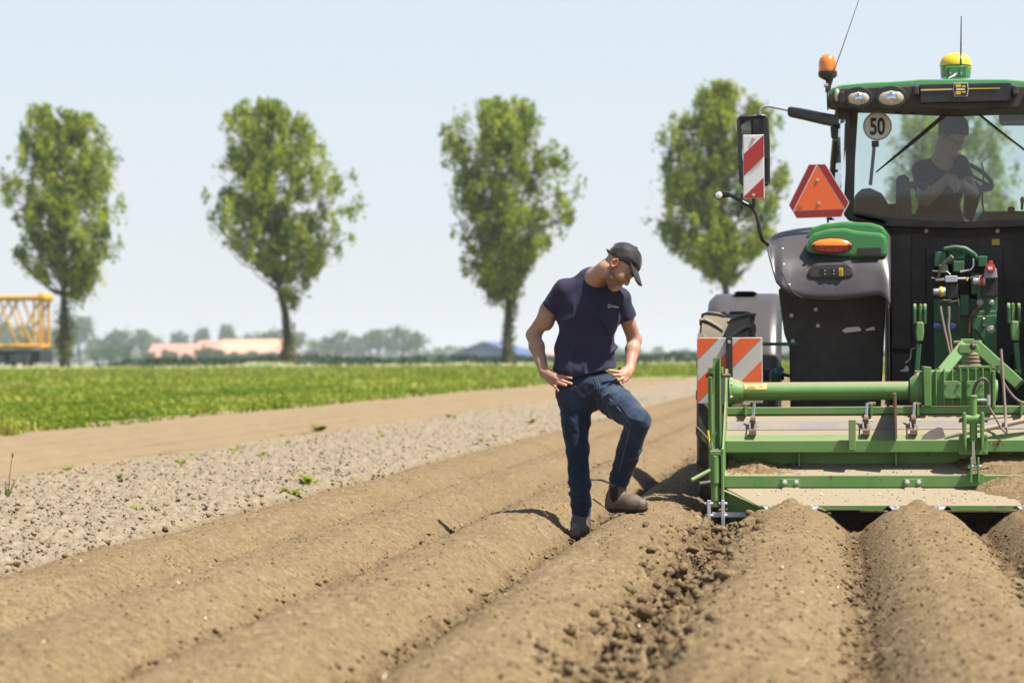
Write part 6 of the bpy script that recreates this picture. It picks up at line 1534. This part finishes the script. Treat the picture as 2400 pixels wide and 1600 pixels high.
# t-shirt
M_SHIRT = cloth_mat('navy_jersey', (.029, .028, .054), (.046, .043, .078), .05, 700, .85)
HEML, HEMR = mp(1291, 724, .03), mp(1469, 745, .07)
def folds(P, amp=1.0):
    u = P@RV; z = P[:, 2]; d = P@DV
    w = .0045*np.sin(46*z+26*u+5*np.sin(9*u+6*z))*np.clip((1.42-z)*2, 0, 1)*np.clip(.3+_n3(P, 5, 71), 0, 1)
    v = z*.8+u*.62; q = u*.85-z*.55
    w2 = .018*((1-np.abs(np.sin(19*q+3.5*_n3(P, 5, 79))))**1.8)*np.clip(.5+_n3(P, 4.0, 80)*1.8, 0, 1)*np.clip((1.46-z)*6, 0, 1)
    w3 = .014*((1-np.abs(np.sin(24*z-10*u+4*_n3(P, 6, 86))))**1.7)*np.clip((1.12-z)*4, 0, 1)*np.clip(.5+1.5*_n3(P, 5, 88), 0, 1)
    return amp*(w+w2+w3+.008*_n3(P, 8, 65)+.004*_n3(P, 20, 67)+.004*np.sin(60*u+14*z)*np.clip(_n3(P, 6, 77)+.1, 0, 1))
def shirt(P):
    tor = union([ell(P, mp(1381, 735, .015), (.185, .128, .185)), ell(P, mp(1371, 815, .015), (.176, .122, .17)), ell(P, mp(1368, 868, .005), (.172, .132, .10)),
                 limb(P, [SHL+np.array([0, 0, -.005]), mp(1388, 668, .03), SHR], [.066, .075, .060], .04), limb(P, [mp(1390, 655, .02), mp(1392, 690, .01)], [.075, .10], .03)], .05)
    sl1 = cone(P, SHL, HEML, .066, .060); sl1 = np.maximum(sl1, half(P, HEML, HEML-SHL))
    sl2 = cone(P, SHR, HEMR, .060, .055); sl2 = np.maximum(sl2, half(P, HEMR, HEMR-SHR))
    d = smin(tor, smin(sl1, sl2, .01), .028)-folds(P)
    d = np.maximum(d, half(P, mp(1368, 879, 0), np.array([.06, 0, -1.])+RV*.18))               # hem
    nk = limb(P, [mp(1408, 640, -.06), mp(1394, 660, -.03)], [.080, .062], .02)
    return np.maximum(d, -nk)
lo = mp(1250, 905, 0)+np.array([0, -.3, 0]); hi = mp(1510, 620, 0)+np.array([0, .3, 0])
me, V = sdf_mesh('t_shirt', shirt, lo, hi, .0046); ts = link_mesh('t_shirt', me, M_SHIRT, man)
# printed mark on the chest, wrapped on the cloth
def front_y(x, y):
    """march along the sight line to the shirt"""
    d = W(x, y, YP)-np.array([0, 0, CAMH]); L_ = np.linalg.norm(d); d = d/L_; t = L_-.45
    for _ in range(60):
        q = np.array([[0, 0, CAMH]])+d[None]*t; s = float(shirt(q)[0]); t += max(s*.8, .0004)
        if s < .0006: break
    return (np.array([0, 0, CAMH])+d*(t-.003))
def mark(name, poly):
    P = [front_y(*p) for p in poly]; MB().add(P, [tuple(range(len(P)))]).build(name, M_WHITE, ts, solid=.001)
for nm, pl in (('print_icon', [(1423.5, 718), (1431, 720), (1430.5, 721.5), (1424.5, 719.8)]), ('print_icon', [(1425, 713.2), (1426, 713.2), (1426, 718), (1425, 718)]), ('print_icon', [(1425, 713), (1430, 713.4), (1430, 714.2), (1425, 713.9)]),
               ('print_icon', [(1429.4, 713.5), (1430.2, 713.6), (1430.2, 719), (1429.4, 718.8)]), ('print_text', [(1431.5, 715), (1435.5, 716), (1435.5, 717.2), (1431.5, 716.4)]), ('print_text', [(1437, 716.2), (1443, 717.4), (1443, 718.9), (1437, 718)]), ('print_text', [(1444, 717.5), (1450, 718.2), (1450, 719.9), (1444, 719.2)]), ('print_text', [(1432, 718.8), (1449.5, 720.9), (1449.5, 722), (1432, 719.6)])):
    mark(nm, pl)
# jeans
M_JEAN = cloth_mat('blue_denim', (.010, .020, .042), (.020, .036, .066), .12, 600, .8, fade=(.085, .125, .175))
KL, AL_ = mp(1353, 1052, -.03), mp(1363, 1200, .0)
KR, AR_ = mp(1497, 984, -.30), mp(1452, 1122, -.14)
HPL, HPR = mp(1346, 925, .0), mp(1420, 922, -.02)
def crease(P, K, ax, amp, fr, w):
    t = (P-K)@(ax/np.linalg.norm(ax)); r = np.linalg.norm(P-K, axis=1); g = np.clip(.55+1.3*_n3(P, 7, 76), 0, 1.3)
    return amp*1.9*((1-np.abs(np.sin(t*fr*.5+2.6*_n3(P, 7, 73))))**1.6-.25)*np.exp(-(r/w)**2)*g
def jeans(P):
    pel = union([ell(P, mp(1377, 902, .0), (.170, .126, .098)), ell(P, mp(1360, 925, .02), (.135, .125, .10))], .04)
    l1 = limb(P, [HPL, HPL*.5+KL*.5, KL, KL*.45+AL_*.55, AL_], [.100, .084, .066, .060, .058], .02)
    l2 = limb(P, [HPR, HPR*.45+KR*.55, KR, KR*.5+AR_*.5, AR_], [.100, .088, .069, .066, .060], .02)
    d = smin(smin(pel, l1, .04), l2, .04)
    az = np.array([0, 0, 1.0]); t2 = KR-HPR; t2 /= np.linalg.norm(t2); s2 = AR_-KR; s2 /= np.linalg.norm(s2)
    f = crease(P, AL_+az*.09, az+RV*.35, .007, 75, .13)+crease(P, KL, az-RV*.3, .0035, 70, .13)+crease(P, HPR*.7+KR*.3, t2-ZV*.5, .009, 70, .17)+crease(P, KR-RV*.05+ZV*-.04, s2, .008, 85, .10)+crease(P, AR_-s2*.05, s2+RV*.3, .005, 95, .10)+crease(P, HPL-DV*.1, az+RV*.6, .006, 70, .15)+crease(P, HPL*.5+HPR*.5-DV*.1, az-RV*.8, .006, 85, .12)+crease(P, HPR-DV*.1-ZV*.06, t2+ZV*.9, .008, 75, .13)+crease(P, KL*.5+HPL*.5, az+RV*.5, .004, 60, .2)+crease(P, KL*.4+AL_*.6, az-RV*.4, .005, 70, .16)+crease(P, KR*.5+AR_*.5, s2+RV*.5, .004, 70, .16)
    return d-f-.006*_n3(P, 8, 74)-.004*_n3(P, 20, 75)-.002*_n3(P, 45, 87)
def jeans_cut(P):
    d = jeans(P); d = np.maximum(d, half(P, mp(1375, 872, 0), ZV-RV*.12))
    c1 = np.maximum(half(P, AL_+np.array([0, 0, -.022]), -ZV+RV*.1), -np.maximum(0, 0)-(np.linalg.norm(P-AL_, axis=1)-.14)*-1)
    d = np.where(np.linalg.norm(P-AL_, axis=1) < .16, np.maximum(d, half(P, AL_+ZV*-.028, -ZV+RV*.08)), d)
    n2 = AR_-KR; return np.where(np.linalg.norm(P-AR_, axis=1) < .16, np.maximum(d, half(P, AR_+n2/np.linalg.norm(n2)*.02, n2)), d)
lo = mp(1270, 1240, 0)+np.array([0, -.52, 0]); hi = mp(1560, 860, 0)+np.array([0, .3, 0])
me, V = sdf_mesh('jeans', jeans_cut, lo, hi, .0046)
fd = np.clip(.55*np.exp(-((V-KR)**2).sum(1)/.018)+.5*np.exp(-((V-(HPR*.55+KR*.45)-ZV*.05)**2).sum(1)/.02)+.35*np.exp(-((V-(HPL-DV*.1))**2).sum(1)/.010)+.3*np.exp(-((V-(KL*.3+AL_*.7)-RV*.03-DV*.05)**2).sum(1)/.012), 0, 1)*(.35+.9*np.clip(_n3(V, 14, 78)+.3, 0, 1))
fattr(me, 'fade', np.clip(fd, 0, 1)); jn = link_mesh('jeans', me, M_JEAN, man)
# seams, fly and pocket stitched on the denim
def onsurf(fn, p, dirn):
    p = np.array(p, float)
    for _ in range(40):
        s = float(fn(p[None])[0]); p = p+dirn*(s*-.0 if abs(s) < .0003 else s*.7)
    return p
def seam(name, pts, r=.0016, mat=None):
    P = []
    for x, y in pts:
        d = W(x, y, YP)-np.array([0, 0, CAMH]); L_ = np.linalg.norm(d); d /= L_; t = L_-.6; o_ = np.array([0, 0, CAMH]); ok = False
        for _ in range(90):
            s = float(jeans_cut((o_+d*t)[None])[0]); t += max(s*.7, .0004)
            if s < .0008: ok = True; break
        if ok and t < L_+.25: P.append(o_+d*(t-.0012))
    if len(P) > 2: MB().tube(P, r, 5).build(name, mat or M_SEAM, jn, smooth=60)
M_SEAM = pmat('denim_stitching', (.16, .17, .20), .8); M_SEAMD = pmat('denim_edge', (.03, .045, .07), .8)
seam('inner_seam', [(1416, 925), (1432, 938), (1448, 955), (1462, 972), (1472, 988), (1478, 1000), (1474, 1015), (1468, 1035), (1462, 1060), (1456, 1085), (1450, 1108)])
seam('fly', [(1391, 884), (1394, 892), (1398, 900), (1400, 910), (1399, 920), (1396, 926)], .003, M_SEAMD); seam('fly', [(1398, 884), (1402, 894), (1406, 904), (1406, 914), (1402, 922)], .0016)
seam('pocket_edge', [(1334, 904), (1340, 900), (1346, 893), (1348, 886)], .0025, M_SEAMD); seam('side_seam', [(1305, 905), (1308, 925), (1311, 948)], .002, M_SEAMD)
# boots
M_BOOT = pmat('boot_leather', (.092, .058, .040), .6, var=.5, scale=26, dustn=.22, dust=.16, bump=.5, bscale=55)
M_SOLE = pmat('boot_sole', (.016, .013, .011), .8, dustn=.12); M_GORE = cloth_mat('boot_elastic', (.020, .016, .015), (.032, .026, .024), 0, 500, .9)
def boot(shaft_top, ankle, heel, ball, toe, sole_p, sole_n, gore):
    def up(P):
        d = union([limb(P, [shaft_top, ankle], [.053, .050], .02), limb(P, [ankle, heel], [.046, .040], .03), limb(P, [ankle*.75+heel*.25, ball, toe], [.050, .044, .038], .04), limb(P, [heel, ball], [.040, .043], .03)], .03)
        d = d-.004*_n3(P, 16, 84)-.002*_n3(P, 40, 85)-crease(P, ankle*.6+ball*.4, ball-ankle, .003, 120, .05)
        ax = shaft_top-ankle; return np.maximum(np.maximum(d, -half(P, sole_p, sole_n)), half(P, shaft_top, ax))
    def so(P):
        d = union([limb(P, [heel, ball], [.044, .047], .03), limb(P, [ball, toe], [.047, .042], .03)], .03)
        h_ = half(P, sole_p, sole_n); return np.maximum(np.maximum(d-.003, h_-.005), -(h_+.024))
    pts = np.array([shaft_top, ankle, heel, ball, toe]); lo, hi = pts.min(0)-.09, pts.max(0)+.09
    me, _ = sdf_mesh('boot', up, lo, hi, .0040); b = link_mesh('boot', me, M_BOOT, man)
    me, _ = sdf_mesh('sole', so, lo, hi, .0040); link_mesh('sole', me, M_SOLE, b)
    g0, g1 = gore; d0 = W(0, 0, 1)*0
    t = np.array([0, 0, CAMH])
    MB().tube([shaft_top+RV*-.045+DV*.0, shaft_top+RV*-.052+ZV*.022, shaft_top+RV*-.046+ZV*.03, shaft_top+RV*-.038+ZV*.005], .004, 6).build('pull_tab', M_BOOT, b, smooth=60)
    return b, up
GZ = lambda x, y: float(height(np.array([x]), np.array([y]), False)[0][0])
b1, u1 = boot(mp(1362, 1204, .0), mp(1361, 1228, .0), mp(1363, 1245, .02), mp(1357, 1249, -.13), mp(1350, 1251, -.20), mp(1358, 1257, 0), ZV+DV*.05, (0, 0))
sr = ZV+RV*-.03
b2, u2 = boot(mp(1450, 1128, -.13), mp(1444, 1168, -.125), mp(1438, 1184, -.12), mp(1482, 1180, -.20), mp(1503, 1183, -.23), mp(1460, 1191, -.16), sr, (0, 0))
def gore_patch(up, b, poly, dy):
    P = []
    for x, y in poly:
        d = W(x, y, YP+dy)-np.array([0, 0, CAMH]); L_ = np.linalg.norm(d); d /= L_; t = L_-.3
        for _ in range(80):
            s = float(up((np.array([0, 0, CAMH])+d*t)[None])[0]); t += max(s*.7, .0004)
            if s < .0008: break
        P.append(np.array([0, 0, CAMH])+d*(t-.001))
    MB().add(P, [tuple(range(len(P)))]).build('elastic_panel', M_GORE, b, solid=.001)
gore_patch(u2, b2, [(1431, 1138), (1446, 1136), (1449, 1150), (1446, 1170), (1438, 1178), (1430, 1168)], -.13)

# --- the driver behind the glass ------------------------------------
YD = 17.35
def dp(x, y, dy=0.0): return W(x, y, YD+dy)
drv = empty('person', tuple(dp(2200, 520)), 'tractor driver with glasses and dark polo shirt seated in the cab, looking back down', 'person')
dF = RV*.62-DV*.62-ZV*.48; dF /= np.linalg.norm(dF); dS = np.cross(ZV, dF); dS /= np.linalg.norm(dS); dU = np.cross(dF, dS); DR = np.stack([dF, dU, dS], 1)
DO = dp(2226, 325, -.02)
def kp(f, u, s=0.0): return DO+dF*f+dU*u+dS*s
dSHL, dSHR = dp(2160, 398, .05), dp(2248, 384, .08); dEL = dp(2167, 470, -.12); dWR = dp(2222, 418, -.22); dHD = dp(2245, 425, -.24)
def dbody(P):
    head = union([ell(P, kp(.0, .055), (.100, .095, .080), DR), limb(P, [kp(.04, .02), kp(.06, -.065)], [.064, .042], .03), ell(P, kp(.078, -.09), (.022, .018, .024), DR)], .03)
    nose = limb(P, [kp(.098, .02), kp(.116, -.022)], [.009, .013], .008); head = smin(head, nose, .01)
    for s in (-1, 1): head = smin(head, ell(P, kp(-.01, .0, s*.080), (.02, .032, .010), DR), .008)
    neck = limb(P, [kp(-.02, -.05), dp(2204, 388, .03)], [.062, .07], .03)
    d = smin(head, neck, .03)
    d = smin(d, union([ell(P, dp(2202, 440, .06), (.15, .10, .19)), limb(P, [dSHL, dp(2205, 385, .05), dSHR], [.05, .06, .05], .03), ell(P, dp(2200, 505, .05), (.15, .11, .13))], .05), .03)
    d = smin(d, union([cone(P, dSHL, dEL, .056, .046), limb(P, [dEL, dEL*.7+dWR*.3, dWR], [.043, .047, .030], .02)], .02), .02)
    kn = [dp(2236, 414, -.26), dp(2240, 420, -.27), dp(2240, 427, -.27), dp(2236, 434, -.26)]
    tips = [dp(2252, 432, -.30), dp(2250, 442, -.31), dp(2245, 448, -.31), dp(2238, 450, -.30)]
    d = smin(d, fingers(P, dWR, kn, tips, [.010]*4, [dp(2226, 424, -.24), dp(2232, 440, -.27), dp(2236, 446, -.28)], -DV*.015), .012)
    e2, w2 = dp(2278, 452, .0), dp(2252, 430, -.20)
    d = smin(d, union([cone(P, dSHR, e2, .052, .045), limb(P, [e2, w2], [.042, .030], .02)], .02), .02)
    return smin(d, union([limb(P, [dp(2180, 520, .05), dp(2210, 535, .5)], [.08, .06]), limb(P, [dp(2230, 520, .05), dp(2262, 535, .5)], [.08, .06])], .03), .03)
lo = dp(2120, 560)+np.array([0, -.45, 0]); hi = dp(2320, 250)+np.array([0, .65, 0])
me, V = sdf_mesh('body', dbody, lo, hi, .0065); tint = np.tile(np.array([.50, .30, .21]), (len(V), 1)); vcol(me, 'tint', tint); link_mesh('body', me, M_SKIN, drv)
def dhair(P):
    d = ell(P, kp(-.004, .074), (.114, .108, .092), DR)-.014*_n3(P, 22, 95)-.008*_n3(P, 50, 96); q = (P-DO)@DR
    return np.maximum(d, -(q[:, 1]-(.018+.55*np.clip(q[:, 0], 0, .12)-.06*sstep(0, .05, -q[:, 0])+.03*_n3(P, 40, 99))))
me, _ = sdf_mesh('hair', dhair, DO-.25, DO+.25, .0055); link_mesh('hair', me, pmat('dark_hair', (.012, .010, .010), .6), drv)
def dshirt(P):
    t = union([ell(P, dp(2202, 440, .06), (.170, .118, .20)), limb(P, [dSHL, dp(2205, 388, .05), dSHR], [.064, .072, .062], .03), ell(P, dp(2200, 505, .05), (.165, .122, .12))], .05)
    h1 = dSHL*.42+dEL*.58; s1 = np.maximum(cone(P, dSHL, h1, .068, .064), half(P, h1, h1-dSHL)); e2 = dp(2278, 452, .0); h2 = dSHR*.45+e2*.55; s2 = np.maximum(cone(P, dSHR, h2, .064, .060), half(P, h2, h2-dSHR))
    d = smin(t, smin(s1, s2, .01), .025)-.006*_n3(P, 9, 97)
    return np.maximum(d, -limb(P, [dp(2222, 362, -.05), dp(2212, 385, 0)], [.075, .058], .02))
me, _ = sdf_mesh('polo_shirt', dshirt, dp(2110, 560)+np.array([0, -.35, 0]), dp(2320, 350)+np.array([0, .4, 0]), .0065); link_mesh('polo_shirt', me, cloth_mat('dark_polo', (.016, .016, .026), (.026, .025, .036), .2), drv)
gl_ = MB()
for s in (-1, 1):
    c = kp(.112, .012, s*.033); gl_.tube([c+dS*(.026*math.cos(a))+dU*(.016*math.sin(a)) for a in np.linspace(0, 2*math.pi, 17)], .0022, 6)
    gl_.tube([kp(.112, .016, s*.059), kp(.06, .016, s*.080), kp(-.005, .010, s*.086)], .0022, 6)
gl_.tube([kp(.113, .014, -.008), kp(.114, .014, .008)], .002, 6); gl_.build('glasses', M_TRIM, drv)

# ------------------------------------------------------------------ weeds on the rough strip
def G(px, py, z=.15):
    d = FWD + RGT*((px-CX)/FPX) + UPV*((CY-py)/FPX); t = (z-CAMH)/d[2]; return np.array([d[0]*t, d[1]*t, z])
M_WEED = leaf_mat('weed_leaf', [(0, (.12, .18, .02)), (1, (.42, .45, .10)), (.5, (.27, .34, .05))], .4)
M_WEEDR = leaf_mat('reddish_weed_leaf', [(0, (.16, .07, .02)), (1, (.38, .30, .06)), (.5, (.22, .20, .03))], .35)
def weed(px, py, r, n, label, mat, name='weed', cat='weed', tall=.7):
    p = G(px, py); p[2] = float(height(np.array([p[0]]), np.array([p[1]]))[0][0]); rng = np.random.default_rng(int(px*7+py))
    root = empty(name, tuple(p), label, cat, 'weeds on the rough strip')
    V, F, T = [], [], []
    for k in range(n):
        a = rng.uniform(0, 6.28); l = r*rng.uniform(.5, 1.1); e = rng.uniform(.25, 1.1)*tall; d = np.array([math.cos(a)*math.cos(e), math.sin(a)*math.cos(e), math.sin(e)]); s = np.array([-math.sin(a), math.cos(a), 0])*l*.24
        b = p+d*l*.12; m1 = b+d*l*.5+np.array([0, 0, l*.10]); t = b+d*l-np.array([0, 0, l*.10]); i = len(V)
        V += [b, m1-s, m1+np.array([0, 0, -.01*l]), m1+s, t]; F += [(i, i+2, i+1), (i, i+3, i+2), (i+1, i+2, i+4), (i+2, i+3, i+4)]; T += [np.clip(rng.normal(.55, .2), 0, 1)]*5
    me = npmesh('leaves', np.array(V), np.array(F)); tone_attr(me, T); link_mesh('leaves', me, mat, root)
    MB().tube([p-np.array([0, 0, .02]), p+np.array([0, 0, r*.3])], [.004, .002], 5).build('stem', mat, root)
WEEDS = [(157, 1101, .12, 14, 'pale green weed at the far edge of the rough strip, near the left picture edge'), (276, 1129, .10, 10, 'thin pale weed in the middle of the rough strip, right of the leftmost one'),
 (423, 1093, .13, 12, 'yellow-green weed halfway along the visible rough strip, by the brown dirt band'), (424, 1118, .10, 9, 'small weed just nearer than the yellow-green one on the rough strip'),
 (448, 1063, .11, 11, 'low dark green weed right at the boundary with the brown dirt band'), (548, 1054, .16, 16, 'taller pair-like weed on the far side of the rough strip'),
 (614, 1068, .14, 14, 'wide flat weed on the far half of the rough strip below the second poplar'), (686, 1148, .15, 22, 'largest leafy bright green weed on the near edge of the rough strip'),
 (725, 1128, .16, 18, 'pale yellow-green weed just behind the leafy near-edge one'), (822, 1118, .10, 10, 'small weed on the near edge below the dry grass stalk'), (657, 1024, .13, 12, 'tiny weed on the far edge left of the reddish one'),
 (895, 1024, .13, 10, 'faint weed on the far half of the rough strip right of the reddish one'), (1058, 978, .22, 14, 'distant weed on the dirt band edge left of the man'), (1130, 1038, .14, 12, 'weed on the near edge of the strip, closest to the man'),
 (33, 1209, .11, 10, 'small green weed in the rough strip by the left picture edge, below the grass tuft'), (320, 1196, .10, 9, 'faint weed low in the rough strip under the first gap between poplars'), (1245, 992, .2, 12, 'weed beside the standing leg side of the man, far along the strip')]
for px, py, r, n, lab in WEEDS: weed(px, py, r*.82, n, lab, M_WEED)
weed(748, 1009, .2, 30, 'larger weed with reddish leaves where rough strip meets dirt band', M_WEEDR)
def grass_tuft(px, py, hpx, n, label, mat):
    p = G(px, py); p[2] = float(height(np.array([p[0]]), np.array([p[1]]))[0][0]); s = S(p[1]); rng = np.random.default_rng(int(px))
    root = empty('grass_tuft', tuple(p), label, 'grass tuft')
    P = np.repeat(p[None], n, 0)+rng.normal(0, .01, (n, 3)); H = hpx/s*rng.uniform(.25, .55, n)
    me = blades('blades', P, H, np.full(n, .012), .45, np.clip(rng.normal(.35, .2, n), 0, 1), mat, rng); link_mesh('blades', me, mat, root)
    MB().tube([p, p+np.array([.01, 0, hpx/s*.5]), p+np.array([.035, 0, hpx/s])], [.004, .0035, .002], 5).build('stalk', pmat('dry_stalk', (.16, .17, .06), .8), root)
    MB().tube([p+np.array([.028, 0, hpx/s*.86]), p+np.array([.034, 0, hpx/s*.95]), p+np.array([.035, 0, hpx/s])], [.003, .009, .002], 6).build('seed_head', bpy.data.materials['dry_stalk'], root)
grass_tuft(20, 1162, 116, 16, 'tall grass tuft with one long seed stalk near the left picture edge', M_WEED)
grass_tuft(798, 1090, 42, 4, 'single dry grass stalk standing on the rough strip', M_WEED)
# ------------------------------------------------------------------ hazy air
hz = MB().box(-1450, 1450, -650, 2300, -1.2, 25.5)
m = bpy.data.materials.new('haze_air'); m.use_nodes = True; N = m.node_tree.nodes; L = m.node_tree.links
N.remove(N['Principled BSDF']); pv = N.new('ShaderNodeVolumePrincipled'); pv.inputs['Density'].default_value = .00020
pv.inputs['Color'].default_value = (.80, .90, 1, 1); pv.inputs['Anisotropy'].default_value = .15
L.new(pv.outputs[0], N['Material Output'].inputs['Volume'])
o = hz.build('haze', m); tag(o, kind='stuff')

# one calibration for all painted, earthen and leafy surfaces: true albedos are a little lower than first guessed
for m in bpy.data.materials:
    if not m.use_nodes: continue
    nt = m.node_tree
    for n in list(nt.nodes):
        if n.type in ('BSDF_PRINCIPLED', 'BSDF_TRANSLUCENT'):
            if n.type == 'BSDF_PRINCIPLED' and n.inputs['Metallic'].default_value > .5: continue
            s = n.inputs[0]
            if s.is_linked:
                src = s.links[0].from_socket; x = nt.nodes.new('ShaderNodeMix'); x.data_type = 'RGBA'; x.blend_type = 'MULTIPLY'
                x.inputs[0].default_value = 1; x.inputs[7].default_value = (.78, .78, .78, 1); nt.links.new(src, x.inputs[6]); nt.links.new(x.outputs[2], s)
            else: s.default_value = tuple(c*.78 for c in s.default_value[:3])+(1,)
